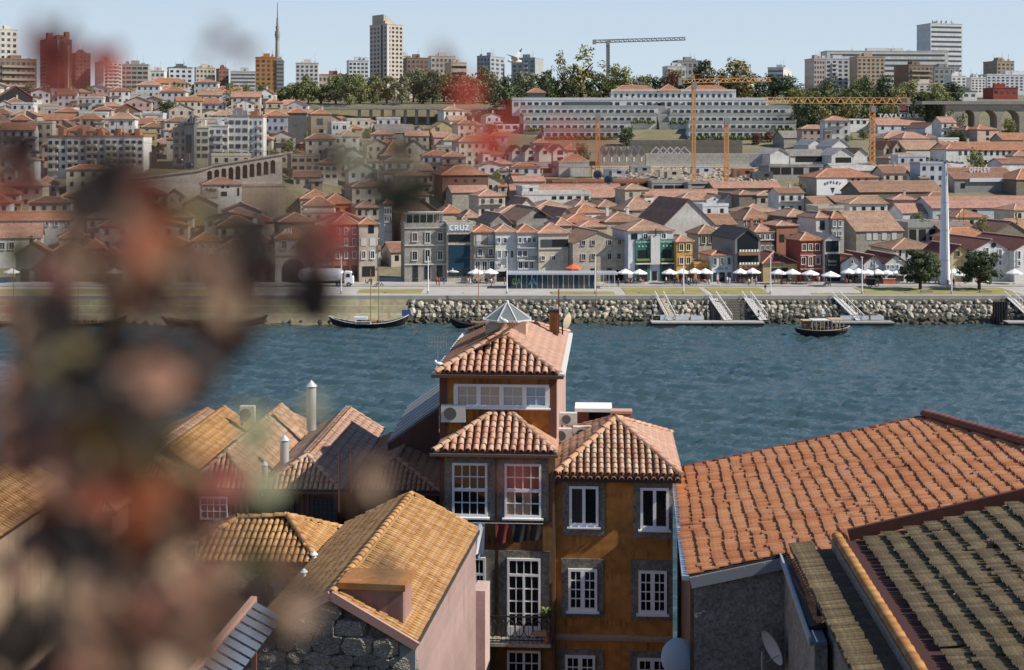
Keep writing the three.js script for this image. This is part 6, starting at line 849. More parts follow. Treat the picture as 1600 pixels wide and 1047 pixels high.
function rabelo(label, px0, px1, py, hm, rm, o = {}) {
  const D = F * CH / (py - HY), L = (px1 - px0) * D / F, t = thing('river_barge', label, 'boat', [X((px0 + px1) / 2, D), .1, -D], o.turn || 0); const [h, d, r] = hull(L, Math.min(3.6, L * .24), .75, o.r0 ?? .9, o.r1 ?? 1.1, 1.5); part('hull', h, hm, t); part('deck', d, M([.24, .16, .09], { key: 'bdeck' }), t); part('gunwale', r, rm, t);
  if (o.mast) for (const x of o.mast) part('mast', new THREE.CylinderGeometry(.06, .11, 11, 7).translate(x * L, 5.7, 0), M([.30, .17, .09], { key: 'mast' }), t);
  const st = new Geo(); if (o.oar) { st.bar(V(L * .32, 1.4, 0), V(L * .62, .2, .6), .1); st.bar(V(L * .3, .5, .5), V(L * .22, 3, .5), .09); st.bar(V(L * .22, .5, -.5), V(L * .26, 3, -.5), .09); part('steering_oar', st, M([.42, .26, .13], { key: 'oar' }), t); }
  for (let i = 0; i < (o.barrels || 0); i++) { const b = new THREE.CylinderGeometry(.36, .36, .95, 10); b.scale(1, 1, 1); b.rotateZ(Math.PI / 2); const q = part('barrel', b, o.bm || M([.26, .15, .08], { key: 'brl' }), t); q.position.set(lerp(-.15, .15, (i + .5) / o.barrels) * L, .95 + (i % 2) * .0, (i % 2 - .5) * .9); }
  return { t, L, D };
}
const blk = M([.02, .022, .024], { key: 'hullb', rough: .4 }), rdh = M([.20, .03, .025], { key: 'hullr', rough: .5 });
{ const b = rabelo('black wooden river barge with white rail and blue bow flag', 513, 640, 511, blk, whitePaint, { mast: [.02, .12], oar: 1, barrels: 5 }); const w = new Geo(); w.box(-.35, .12, .2, 1, 1.6, 1.68); boxPart('name_board', b.t, whitePaint, -b.L * .06, .95, 1.75, b.L * .2, .55, .1); letters(b.t, 'PORTO DOURO', b.L * .17, .3, blk, -b.L * .06, .82, 1.81); boxPart('white_canopy', b.t, whitePaint, -b.L * .1, 1.65, 0, b.L * .16, .5, 1.6); boxPart('flag', b.t, M([.05, .10, .30], { key: 'flagb' }), b.L * .46, 2.7, .3, 1.7, 1.2, .06); }
rabelo('dark river barge with red trim and row of barrels', 672, 792, 503, blk, rdh, { mast: [.13], barrels: 8, bm: M([.55, .50, .42], { key: 'brl2' }) });
rabelo('dark barge with its bow behind the tiled roof', 702, 800, 513, blk, blk, { barrels: 4 });
rabelo('red decked river barge with pale barrels near the railed pontoon', 893, 970, 503, rdh, rdh, { mast: [.0], barrels: 4, bm: M([.6, .57, .5], { key: 'brl3' }) });
rabelo('long dark barge with pale gunwale among the leaves', -40, 62, 510, blk, M([.5, .42, .32], { key: 'gun' }), { mast: [.1] });
rabelo('dark barge with many barrels behind the beige leaves', 70, 200, 510, blk, M([.45, .38, .28], { key: 'gun2' }), { mast: [-.1], barrels: 6 });
rabelo('barge with tan gunwale and round barrels near the sandy shore', 250, 420, 510, blk, M([.42, .33, .2], { key: 'gun3' }), { mast: [.1], barrels: 7, oar: 1 });
rabelo('small grey rowing boat beside the railed pontoon', 968, 1012, 502, M([.3, .33, .35], { key: 'hullg' }), whitePaint, { r0: .2, r1: .3 });
rabelo('small white dinghy tied beside the bare pontoon', 1192, 1210, 504, M([.5, .52, .54], { key: 'hullw' }), whitePaint, { r0: .1, r1: .2 });
rabelo('small blue white dinghy next to the tied dinghy', 1207, 1227, 503, M([.3, .38, .45], { key: 'hullbw' }), whitePaint, { r0: .1, r1: .2 });
{ const D = F * CH / (497 - HY), t = thing('house_boat', 'small boat with orange canopy and dark cabin behind the tiled roof', 'boat', [X(838, D), .1, -D]); const [h, d, r] = hull(5, 2, .5, .2, .3, .4); part('hull', h, blk, t); part('deck', d, C.brown, t); boxPart('cabin', t, C.dgrey, 0, 1.1, 0, 2.8, 1.2, 1.5); boxPart('canopy', t, M([.6, .24, .1], { key: 'orcan' }), 0, 1.85, 0, 3.3, .25, 1.9); boxPart('window', t, glassBlue, .4, 1.2, .77, 1, .5, .06); }
{ const D = F * CH / (524 - HY), k = D / F, t = thing('tour_boat', 'black hulled tour boat with open canopy deck under way', 'boat', [X(1284, D), .12, -D], .06), L = 88 * k; const [h, d, r] = hull(L, 3.4, 1.0, .5, .8, .8); part('hull', h, blk, t); part('deck', d, M([.4, .3, .2], { key: 'tdeck' }), t); part('gunwale', r, M([.42, .40, .36], { key: 'tg' }), t);
  const c1 = new Geo(); c1.box(-L * .2, L * .12, 2.75, 2.88, -1.4, 1.4); part('canopy', c1, M([.60, .60, .58], { key: 'can1' }), t); const c2 = new Geo(); c2.box(L * .12, L * .36, 2.85, 3.0, -1.4, 1.4); part('canopy', c2, M([.5, .36, .2], { key: 'can2' }), t); const ps = new Geo(); for (let i = 0; i < 9; i++) for (const z of [-1.35, 1.35]) ps.bar(V(lerp(-L * .2, L * .36, i / 8), .9, z), V(lerp(-L * .2, L * .36, i / 8), 2.85, z), .09); part('posts', ps, M([.5, .36, .2], { key: 'can2' }), t); boxPart('wheelhouse', t, M([.22, .10, .06], { key: 'whl' }), -L * .28, 1.6, 0, 1.3, 2, 1.8); boxPart('wheelhouse_roof', t, M([.5, .36, .2], { key: 'can2' }), -L * .28, 2.75, 0, 1.9, .12, 2.2); boxPart('table_row', t, M([.55, .5, .42], { key: 'tbl' }), 0, 1.3, 0, L * .3, .1, .8);
  const fl = new Geo(); fl.bar(V(0, 2.9, 0), V(0, 4.4, 0), .05); part('flag_pole', fl, metalGrey, t); boxPart('flag', t, whitePaint, .35, 4.1, 0, .7, .45, .03);
  for (let i = 0; i < 6; i++) person('sit', pick(['white', 'blue', 'red', 'grey']), 'denim', 'passenger sitting under the canopy of the tour boat', 1262 + i * 9, D, i * 2, 1.0, 'passengers on the tour boat'); }
{ // gull in flight and gulls resting
  const D = 66, t = thing('flying_gull', 'white gull with dark wing tips gliding above the skyline', 'gull', [X(806, D), Y(96, D), -D], .25); const b = new THREE.SphereGeometry(1, 14, 10); b.scale(.31, .1, .1); const gm = M([.74, .68, .60], { key: 'gull' }); part('body', b, gm, t); const hd = new THREE.SphereGeometry(.065, 10, 8); const h = part('head', hd, gm, t); h.position.set(-.31, .03, 0); const bk = new THREE.ConeGeometry(.022, .1, 6).rotateZ(Math.PI / 2); const be = part('beak', bk, M([.6, .35, .05], { key: 'beak' }), t); be.position.set(-.41, .02, 0);
  const wing = (pts, m, n) => { const g = new Geo(); for (let i = 0; i < pts.length - 1; i++) { const [a, b2] = pts[i], [c, d] = pts[i + 1]; g.poly(a, c, d, b2); const o = V(0, -.012, 0); g.poly(b2.clone().add(o), d.clone().add(o), c.clone().add(o), a.clone().add(o)); } part(n, g, m, t); };
  wing([[V(-.16, .05, .05), V(.12, .05, .05)], [V(-.3, .2, .32), V(-.02, .17, .32)], [V(-.5, .26, .55), V(-.28, .22, .55)]], gm, 'near_wing'); wing([[V(-.5, .26, .55), V(-.28, .22, .55)], [V(-.66, .3, .68), V(-.6, .28, .7)]], M([.04, .04, .045], { key: 'tip' }), 'near_wing_tip'); wing([[V(-.1, .06, -.05), V(.14, .06, -.05)], [V(.05, .3, -.3), V(.25, .26, -.3)], [V(.28, .52, -.52), V(.38, .46, -.52)]], M([.45, .45, .45], { key: 'gw' }), 'far_wing'); wing([[V(.28, .52, -.52), V(.38, .46, -.52)], [V(.47, .68, -.64), V(.48, .66, -.64)]], M([.04, .04, .045], { key: 'tip' }), 'far_wing_tip'); const tl = new Geo(); tl.poly(V(.26, .03, -.05), V(.5, .0, -.07), V(.5, 0, .07), V(.26, .03, .05)); part('tail', tl, gm, t); }
// ---------------------------------------------------------------- the near houses
const frameAt = (x, D, deg) => { const a = deg * DEG, R = V(Math.cos(a), 0, Math.sin(a)), A = V(Math.sin(a), 0, -Math.cos(a)), O = V(x, 0, -D); const f = (u, b, y) => O.clone().addScaledVector(R, u).addScaledVector(A, b).setY(y); f.R = R; f.A = A; f.rot = -a; return f; };
function boxR(g, f, a0, a1, b0, b1, y0, y1) {
  const c = (i, j, k) => f(i ? a1 : a0, k ? b0 : b1, j ? y1 : y0);
  g.poly(c(0, 0, 1), c(1, 0, 1), c(1, 1, 1), c(0, 1, 1)); g.poly(c(1, 0, 0), c(0, 0, 0), c(0, 1, 0), c(1, 1, 0)); g.poly(c(1, 0, 1), c(1, 0, 0), c(1, 1, 0), c(1, 1, 1)); g.poly(c(0, 0, 0), c(0, 0, 1), c(0, 1, 1), c(0, 1, 0)); g.poly(c(0, 1, 1), c(1, 1, 1), c(1, 1, 0), c(0, 1, 0)); g.poly(c(0, 0, 0), c(1, 0, 0), c(1, 0, 1), c(0, 0, 1)); return g;
}
function settle(t, x, y, z) { t.position.set(x, y, z); for (const c of t.children) c.position.sub(t.position); return t; }   // built in place, then hung on a group at the thing's base
// barrel tile: x across, y up the slope, z outwards; the lower end is the wider one
function tileGeo(tw, tl, r, zs, seg = 6, lift = .03) {
  const g = new Geo(), L = tl * 1.16, P0 = (k, rad, y, lift) => { const a = Math.PI * k / seg; return V(-Math.cos(a) * rad, y, Math.sin(a) * rad * zs + lift); };
  for (let k = 0; k < seg; k++) { g.poly(P0(k + 1, r, 0, lift), P0(k + 1, r * .86, L, .0), P0(k, r * .86, L, .0), P0(k, r, 0, lift)); g.poly(P0(k + 1, r * .78, 0, lift - .01), P0(k + 1, r, 0, lift), P0(k, r, 0, lift), P0(k, r * .78, 0, lift - .01)); }
  const q = g.geo(); const n = q.attributes.normal, p = q.attributes.position; for (let i = 0; i < p.count; i++) { if (Math.abs(n.getY(i)) < .6) { const v = V(p.getX(i), 0, Math.max(.001, p.getZ(i) - .015) / zs).normalize(); n.setXYZ(i, v.x, .02, v.z); } } return q;
}
const inPoly = (pts, x, y) => { let c = false; for (let i = 0, j = pts.length - 1; i < pts.length; j = i++) { const [xi, yi] = pts[i], [xj, yj] = pts[j]; if ((yi > y) !== (yj > y) && x < (xj - xi) * (y - yi) / (yj - yi) + xi) c = !c; } return c; };
function tileField(parent, O, u, v, poly, o) {
  u = u.clone().normalize(); v = v.clone().normalize(); const n = u.clone().cross(v).normalize(), at = (a, b, h = 0) => O.clone().addScaledVector(u, a).addScaledVector(v, b).addScaledVector(n, h);
  const sh = new THREE.Shape(poly.map(p => new THREE.Vector2(...p))), sg = new THREE.ShapeGeometry(sh), dk = new Geo(), ps = sg.attributes.position, ix = sg.index.array; for (let i = 0; i < ix.length; i += 3) { const q = [0, 1, 2].map(k => at(ps.getX(ix[i + k]), ps.getY(ix[i + k]))), w = [0, 1, 2].map(k => at(ps.getX(ix[i + k]), ps.getY(ix[i + k]), -.1)); dk.poly(...q); dk.poly(w[2], w[1], w[0]); }
  for (let i = 0; i < poly.length; i++) { const a = poly[i], b = poly[(i + 1) % poly.length]; dk.poly(at(...a), at(...a, -.1), at(...b, -.1), at(...b)); }
  const deck = part('roof_bed', dk, o.bed, parent);
  const us = poly.map(p => p[0]), vs = poly.map(p => p[1]), u0 = Math.min(...us), u1 = Math.max(...us), v0 = Math.min(...vs), v1 = Math.max(...vs), list = [], basis = new THREE.Matrix4().makeBasis(u, v, n), qt = new THREE.Quaternion().setFromRotationMatrix(basis);
  const rows = Math.ceil((v1 - v0) / o.tl), drift = Array.from({ length: 80 }, () => rr(-1, 1) * (o.wob || 0));
  for (let j = -1; j < rows; j++) for (let a = u0 + o.tw / 2; a < u1; a += o.tw) { const bb = v0 + j * o.tl + (o.lip && j === 0 ? -.0 : 0), sway = (o.wob || 0) * (N8(a / 9 + .2, j / 23) - .5) * 2 + drift[(j + 1) % 80] * .3; if (!inPoly(poly, a, bb + o.tl * .55) || rnd() < (o.gap || 0)) continue; const pos = at(a + rr(-1, 1) * (o.jit ?? .012), bb + sway + rr(-1, 1) * (o.jit ?? .012), .015 + rr(0, .012)); const tw = new THREE.Quaternion().setFromEuler(new THREE.Euler(rr(-.015, .015), rr(-.02, .02), rr(-1, 1) * (o.rot ?? .02))); if (o.slip && rnd() < o.slip) pos.addScaledVector(v, -rr(.05, .16)).addScaledVector(u, rr(-.03, .03)); list.push([pos, qt.clone().multiply(tw), pos.distanceTo(camera.position), clamp(.45 * rnd() + .9 * (.6 * N8(a / 8 + o.tw, bb / 8) + .4 * N32(a / 8, bb / 8)) - .17, 0, .999)]); }
  list.sort((p, q) => p[2] - q[2]); const geo = tileGeo(o.tw, o.tl, o.r, o.zs ?? 1, o.seg, o.lift), max = o.max ?? 300, one = V(1, 1, 1);
  list.slice(0, max).forEach(([p, q, , r]) => { const t = part('tile', geo, o.mats[Math.floor(r * o.mats.length)], parent); t.position.copy(p); t.quaternion.copy(q); });
  const rest = list.slice(max); if (rest.length) { const groups = o.mats.map(() => []); rest.forEach(e => groups[Math.floor(e[3] * o.mats.length)].push(e)); groups.forEach((gr, k) => { if (!gr.length) return; const im = new THREE.InstancedMesh(geo, o.mats[k], gr.length); im.name = 'roof_tiles'; im.userData.kind = 'stuff'; im.castShadow = im.receiveShadow = true; gr.forEach(([p, q], i) => im.setMatrixAt(i, new THREE.Matrix4().compose(p, q, one))); parent.add(im); }); }
  return list.length;
}
function caps(parent, a, b, r, m, name = 'ridge_tile', len = .42) { const d = b.clone().sub(a), L = d.length(), n = Math.max(1, Math.round(L / len)), v = d.clone().normalize(), s = v.clone().cross(UPV).normalize(), nn = s.clone().cross(v).normalize(), q = new THREE.Quaternion().setFromRotationMatrix(new THREE.Matrix4().makeBasis(s, v, nn)), key = `${r}|${len}`; const geo = capGeos[key] || (capGeos[key] = tileGeo(r * 2, len, r, .8, 7)); for (let i = 0; i < n; i++) { const t = part(name, geo, Array.isArray(m) ? pick(m) : m, parent); t.position.copy(a.clone().addScaledVector(v, i * L / n)).add(V(0, .02 + rr(0, .015), 0)); t.quaternion.copy(q); } }
const capGeos = {};
const clay = (c, k = 'clay') => M(c, { key: k, map: T.tile, rough: .9 });
const CL = {
  pink: [[.62, .37, .26], [.56, .31, .21], [.66, .43, .32], [.58, .36, .22]].map(c => clay(c)), old: [[.54, .33, .22], [.60, .40, .28], [.47, .28, .18], [.62, .46, .33], [.50, .36, .24]].map(c => clay(c)), orange: [[.46, .17, .075], [.52, .205, .09], [.58, .25, .11], [.63, .30, .15], [.56, .27, .16]].map(c => clay(c)),
  gold: [[.54, .39, .25], [.58, .43, .30], [.47, .32, .19], [.60, .45, .35]].map(c => M(c, { key: 'lich', map: T.lichen })), moss: [[.19, .16, .115], [.15, .125, .09], [.23, .20, .15], [.17, .135, .085]].map(c => M(c, { key: 'moss', map: T.moss })), brown: [[.42, .21, .12], [.37, .18, .10], [.46, .24, .14]].map(c => clay(c)), flatpink: [[.64, .42, .33], [.60, .38, .29], [.67, .46, .36]].map(c => clay(c)),
};
const bedM = M([.16, .07, .045], { key: 'bed' }), bedDark = M([.05, .03, .022], { key: 'bedd' }), bedMoss = M([.07, .055, .035], { key: 'bedm' });
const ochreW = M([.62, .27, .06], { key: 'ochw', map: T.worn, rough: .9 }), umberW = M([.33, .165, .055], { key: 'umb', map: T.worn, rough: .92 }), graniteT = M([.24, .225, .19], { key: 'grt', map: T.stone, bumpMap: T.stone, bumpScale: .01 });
const roughW = M([.30, .27, .23], { key: 'rgh', map: T.stone, bumpMap: T.stone, bumpScale: .04 }), pinkW = M([.68, .50, .46], { key: 'pkw', map: T.plaster }), pane0 = M([.012, .013, .014], { key: 'pane0', rough: .08 }), paneB = M([.30, .40, .52], { key: 'paneb', rough: .25 }), paneT = M([.50, .42, .33], { key: 'panet', rough: .3 });
// a framed window: one frame with glazing bars, a pane in every field
function sash(parent, f, uc, yc, b, w, h, cols, rowSets, o = {}) {
  const g = new Geo(), t = o.t || .085, m = o.m || .035, dz = .05; g.box(-w / 2, w / 2, h / 2 - t, h / 2, -dz, dz); g.box(-w / 2, w / 2, -h / 2, -h / 2 + t * (o.low || 1.3), -dz, dz); g.box(-w / 2, -w / 2 + t, -h / 2 + t * (o.low || 1.3), h / 2 - t, -dz, dz); g.box(w / 2 - t, w / 2, -h / 2 + t * (o.low || 1.3), h / 2 - t, -dz, dz);
  if (o.sill) g.box(-w / 2 - .08, w / 2 + .08, -h / 2 - .06, -h / 2, -dz, dz + .1);
  const x0 = -w / 2 + t, x1 = w / 2 - t, y0 = -h / 2 + t * (o.low || 1.3), y1 = h / 2 - t, panes = []; const midX = o.mid ? (o.midw || .09) : 0; const S = rowSets.length, rail = o.rail || .09; let sy = y0;
  rowSets.forEach((rows, si) => { const e = o.split ? lerp(y0, y1, o.split[si]) : y0 + (y1 - y0) * (si + 1) / S, top = si < S - 1 ? e - rail / 2 : y1; if (si < S - 1) g.box(x0, x1, e - rail / 2, e + rail / 2, -dz, dz); const spans = o.mid && !(o.nomid === si) ? [[x0, -midX / 2], [midX / 2, x1]] : [[x0, x1]], cc = spans.length > 1 ? cols / 2 : cols; if (spans.length > 1) g.box(-midX / 2, midX / 2, sy, top, -dz, dz * 1.1);
    for (const [a, c] of spans) for (let i = 0; i < cc; i++) for (let j = 0; j < rows; j++) { const pa = lerp(a, c, i / cc), pb = lerp(a, c, (i + 1) / cc), qa = lerp(sy, top, j / rows), qb = lerp(sy, top, (j + 1) / rows); if (i) g.box(pa - m / 2, pa + m / 2, qa, qb, -.02, .03); if (j) g.box(pa + (i ? m / 2 : 0), pb, qa - m / 2, qa + m / 2, -.02, .028); panes.push([(pa + pb) / 2, (qa + qb) / 2, pb - pa, qb - qa]); } sy = e + rail / 2; });
  const fr = part(o.name || 'window', g, o.frame || whitePaint, parent); fr.position.copy(f(uc, b - .055, yc)); fr.rotation.y = f.rot; panes.forEach(([x, y, pw, ph], i) => { const p = boxPart('pane', fr, o.panes ? o.panes(i) : pane0, x, y, -.025, pw, ph, .01); }); return fr;
}
function surround(parent, f, u0, u1, y0, y1, i0, i1, j0, j1, m, b = -.05) { const g = new Geo(); boxR(g, f, u0, i0, b, .02, y0, y1); boxR(g, f, i1, u1, b, .02, y0, y1); boxR(g, f, i0, i1, b, .02, j1, y1); boxR(g, f, i0, i1, b, .02, y0, j0); part('stone_surround', g, m, parent); }
function acUnit(label, p, rot, w = .95, h = .68) { const t = thing('air_conditioner', label, 'air conditioner', [p.x, p.y, p.z], rot); const g = new Geo(); g.box(-w / 2, w / 2, 0, h, -.34, 0); part('casing', g, M([.58, .56, .52], { key: 'ac', rough: .5 }), t); const c = part('fan_grille', new THREE.CylinderGeometry(h * .36, h * .36, .03, 20).rotateX(Math.PI / 2), M([.10, .10, .10], { key: 'fan' }), t); c.position.set(-w * .12, h / 2, .01); const b = new Geo(); for (const x of [-w * .4, w * .4]) b.box(x - .03, x + .03, -.14, 0, -.4, .02); part('bracket', b, metalDark, t); return t; }

// ---- orange house with the lantern storey
{
  const t = thing('lantern_house', 'orange house with a raised upper storey and glass pyramid skylight on its roof', 'house');
  const f = frameAt(X(687, 55), 55, 3.9), W = 4.55, e = 27.03, dep = 11.7;
  let g = new Geo(); boxR(g, f, .1, W - .1, .1, dep, 5, e - .1); part('wall', g, ochreW, t);
  g = new Geo(); boxR(g, f, W - .1, W + .02, .3, dep, 5, e - .12); part('side_wall', g, M([.55, .36, .30], { key: 'sidepk', map: T.plaster }), t);
  g = new Geo(); boxR(g, f, -.02, .1, .1, dep, 5, e - .12); part('side_wall', g, M([.16, .08, .05], { key: 'sidebr', map: T.plaster }), t);
  for (const [a, b] of [[0, .27], [W - .27, W]]) { g = new Geo(); boxR(g, f, a, b, .02, .1, 22, e - .12); part('corner_board', g, M([.13, .055, .035], { key: 'cbrd' }), t); }
  // ribbon window
  { const y0 = Y(636, 55), y1 = Y(599.5, 55), u0 = .56, u1 = 4.28, n = 4; g = new Geo(); const b = .03; boxR(g, f, u0, u1, b - .05, .1, y1 - .1, y1); boxR(g, f, u0, u1, b - .05, .1, y0, y0 + .11); for (let i = 0; i <= n; i++) { const c = lerp(u0 + .07, u1 - .07, i / n); boxR(g, f, c - .085, c + .085, b - .05, .1, y0 + .11, y1 - .1); } boxR(g, f, u0 - .05, u1 + .05, b - .14, .1, y0 - .05, y0); const fr = part('ribbon_window', g, whitePaint, t); for (let i = 0; i < n; i++) { const a = lerp(u0 + .07, u1 - .07, i / n) + .085, c = lerp(u0 + .07, u1 - .07, (i + 1) / n) - .085; const p = new Geo(); boxR(p, f, a, c, .03, .09, y0 + .11, y1 - .1); part('pane', p, i === 3 ? paneB : i === 2 ? M([.42, .44, .40], { key: 'pane2', rough: .25 }) : paneT, fr); const m = new Geo(); boxR(m, f, (a + c) / 2 - .012, (a + c) / 2 + .012, .005, .03, y0 + .11, y1 - .1); boxR(m, f, a, c, .008, .028, (y0 + y1) / 2 - .012, (y0 + y1) / 2 + .012); part('glazing_bar', m, whitePaint, fr); } }  // blue and beige reflections are painted into the pane colours
  // main roof
  const c0 = [-.14, -.22], c1 = [W + .14, -.22], ap = f(W / 2, 2.3, 28.26), rb = f(W / 2, 7.2, 28.26), E0 = f(...c0, e), E1 = f(...c1, e), B0 = f(-.14, dep + .2, e), B1 = f(W + .14, dep + .2, e), half = W / 2 + .14;
  { const v = ap.clone().sub(f(W / 2, -.22, e)), hv = v.length(); tileField(t, E0, f.R, v, [[0, 0], [half * 2, 0], [half, hv]], { tw: .295, tl: .38, r: .115, bed: bedM, mats: CL.pink, jit: .015, seg: 8 }); }
  { const u = f.A, v = f(W / 2, 5, 28.26).sub(f(W + .14, 5, e)), hv = v.length(); tileField(t, E1, u, v.clone(), [[0, 0], [dep + .42, 0], [7.4, hv], [2.52, hv]], { tw: .24, tl: .36, r: .10, zs: .45, bed: M([.42, .25, .18], { key: 'bedp' }), mats: CL.flatpink, jit: .006, max: 300 }); }
  { const u = f.A.clone().negate(), v = f(W / 2, 5, 28.26).sub(f(-.14, 5, e)), hv = v.length(), Lz = dep + .42; tileField(t, B0, u, v, [[0, 0], [Lz, 0], [Lz - 2.52, hv], [Lz - 7.4, hv]], { tw: .55, tl: 2.7, r: .27, zs: .14, bed: M([.30, .15, .09], { key: 'bedl' }), mats: CL.brown, jit: .004, rot: .003 }); const st = new Geo(); st.bar(f(.0, 4.9, 27.12), f(W / 2 - .35, 3.9, 28.14), .14, .1); part('roof_batten', st, M([.12, .05, .03], { key: 'batt' }), t); }
  { const v = rb.clone().sub(f(W / 2, dep + .2, e)); tileField(t, B1, f.R.clone().negate(), v, [[0, 0], [half * 2, 0], [half, v.length()]], { tw: .295, tl: .4, r: .11, bed: bedM, mats: CL.pink, max: 40 }); }
  caps(t, E0, ap, .15, CL.pink); caps(t, E1, ap, .15, CL.pink); caps(t, ap, rb, .14, CL.pink); caps(t, B1, rb, .14, CL.pink); caps(t, B0, rb, .14, CL.pink);
  g = new Geo(); g.bar(f(-.2, -.25, e - .06), f(-.2, dep, e - .06), .2, .1); part('gutter', g, M([.62, .60, .58], { key: 'gut' }), t); g = new Geo(); g.bar(f(W + .22, -.25, e - .04), f(W + .22, dep, e - .04), .26, .12); part('gutter', g, M([.62, .60, .58], { key: 'gut' }), t); g = new Geo(); g.bar(f(-.3, -.3, e - .1), f(W + .3, -.3, e - .1), .12, .12); part('gutter', g, M([.09, .05, .035], { key: 'gutd' }), t);
  for (let i = 0; i < 7; i++) { g = new Geo(); g.bar(f(W + .03, 1 + i * 1.5, e - .15), f(W + .25, 1 + i * 1.5, e - .32), .12); part('eave_bracket', g, M([.25, .13, .09], { key: 'brk' }), t); }
  // skylight
  { const s0 = 4.3, s1 = 5.95, a0 = W / 2 - .85, a1 = W / 2 + .85, yb = 28.5; g = new Geo(); boxR(g, f, a0, a1, s0, s1, 27.5, yb); part('skylight_curb', g, M([.52, .36, .26], { key: 'curb' }), t); const ctr = f(W / 2, (s0 + s1) / 2, yb), top = ctr.clone().add(V(0, .72, 0)), ring = Array.from({ length: 8 }, (_, i) => ctr.clone().add(V(Math.cos(i * .785 + .39) * 1.08, 0, Math.sin(i * .785 + .39) * 1.08))); const gm = M([.36, .41, .40], { key: 'skyg', rough: .15, transmission: .6, thickness: 0 }); const sk = part('skylight', (() => { const q = new Geo(); for (let i = 0; i < 8; i++) { q.bar(ring[i], top, .05); q.bar(ring[i], ring[(i + 1) % 8], .07); } q.add(new THREE.SphereGeometry(.08, 8, 6), new THREE.Matrix4().makeTranslation(top.x, top.y, top.z)); return q; })(), M([.55, .53, .50], { key: 'lead', rough: .5 }), t); for (let i = 0; i < 8; i++) { const q = new Geo(); q.poly(ring[(i + 1) % 8], ring[i], top); part('pane', q, gm, sk); } }
  // chimney
  { const q = P(865.5, 523, 63.5); g = new Geo(); g.box(q.x - .2, q.x + .2, 26.9, Y(487, 63.5), q.z - .25, q.z + .25); const c = part('chimney', g, M([.34, .16, .06], { key: 'chim', map: T.tile }), t); g = new Geo(); g.box(q.x - .23, q.x + .23, Y(487, 63.5), Y(487, 63.5) + .1, q.z - .28, q.z + .28); part('chimney_cap', g, metalDark, c); }
  // lower front house
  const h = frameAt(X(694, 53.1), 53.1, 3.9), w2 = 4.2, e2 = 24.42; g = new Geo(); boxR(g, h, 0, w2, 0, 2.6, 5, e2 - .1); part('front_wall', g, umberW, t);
  { const A0 = h(-.36, -.34, e2), A1 = h(w2 + .06, -.34, e2), r0 = f(2.12, .1, 25.5), r1 = f(2.72, .1, 25.5), hv = r0.clone().lerp(r1, .5).sub(A0.clone().lerp(A1, .5)), n0 = r0.clone().sub(A0), wd = A0.distanceTo(A1), k0 = n0.dot(h.R), k1 = r1.clone().sub(A0).dot(h.R), vv = n0.clone().addScaledVector(h.R, -k0); tileField(t, A0, h.R, vv, [[0, 0], [wd, 0], [k1, vv.length()], [k0, vv.length()]], { tw: .285, tl: .36, r: .112, bed: bedM, mats: CL.pink, jit: .018, seg: 8 });
    const L0 = h(-.36, 2.2, e2), R0 = h(w2 + .06, 2.2, e2); g = new Geo(); g.poly(L0, A0, r0); g.poly(A1, R0, r1); part('roof_side', g, CL.pink[1], t); caps(t, A0, r0, .13, CL.old); caps(t, A1, r1, .13, CL.old); g = new Geo(); g.bar(h(-.5, -.42, e2 - .1), h(w2 + .1, -.42, e2 - .1), .12, .1); part('gutter', g, M([.10, .07, .055], { key: 'gutd2' }), t); }
  const q = p => (p - 694) * 53.1 / F, yy = p => Y(p, 53.1);
  for (const [a, c, cur] of [[707, 762, 0], [789, 846, 1]]) { const uc = (q(a) + q(c)) / 2; surround(t, h, q(a) - .28, q(c) + .28, yy(812), yy(712), q(a), q(c), yy(806), yy(722), graniteT); sash(t, h, uc, (yy(722) + yy(806)) / 2, -.03, q(c) - q(a), yy(722) - yy(806), 4, [2, 2], { rail: .12, sill: 1, panes: i => cur && i < 6 && i !== 3 ? M([.34, .22, .14], { key: 'curtain', rough: .5 }) : pane0 }); }
  for (const [a, c] of [[793, 845], [728, 759]]) { const uc = (q(a) + q(c)) / 2; surround(t, h, q(a) - .34, q(c) + .34, yy(996), yy(858), q(a), q(c), yy(996), yy(869), graniteT); sash(t, h, uc, (yy(869) + yy(990)) / 2, -.03, q(c) - q(a), yy(869) - yy(990), 4, [4, 1], { mid: 1, nomid: 1, split: [.78, 1], low: 4.5, name: 'balcony_door' }); }
  for (const [a, c] of [[793, 845], [728, 759]]) sash(t, h, (q(a) + q(c)) / 2, (yy(1012) + yy(1085)) / 2, -.03, q(c) - q(a), yy(1012) - yy(1085), 4, [4], { mid: 1 });
  // balcony
  { g = new Geo(); boxR(g, h, q(752), q(862), -.85, 0, yy(996), yy(991)); part('balcony', g, M([.42, .38, .32], { key: 'balc', map: T.stone }), t); g = new Geo(); const y0 = yy(991), y1 = yy(950), bb = -.8; g.bar(h(q(752), bb, y1), h(q(862), bb, y1), .05); g.bar(h(q(752), bb, y0 + .12), h(q(862), bb, y0 + .12), .035); g.bar(h(q(862), bb, y1), h(q(862), 0, y1), .05); for (let i = 0; i <= 16; i++) g.bar(h(lerp(q(752), q(862), i / 16), bb, y0), h(lerp(q(752), q(862), i / 16), bb, y1), .018); for (let i = 0; i < 8; i++) { const c = h(lerp(q(752), q(862), (i + .5) / 8), bb, (y0 + y1) / 2 + .05); g.add(new THREE.TorusGeometry(.15, .014, 5, 14).scale(1, 2, 1), new THREE.Matrix4().makeRotationY(h.rot).setPosition(c)); } part('iron_railing', g, metalDark, t); }
  g = new Geo(); boxR(g, h, w2 - .1, w2 - .02, -.1, 0, 5, yy(905)); part('drain_pipe', g, M([.55, .45, .36], { key: 'pipe' }), t); g = new Geo(); g.bar(h(w2 - .06, -.12, e2 - .1), h(w2 - .06, -.12, 14), .1); part('drain_pipe', g, M([.12, .07, .05], { key: 'piped' }), t);
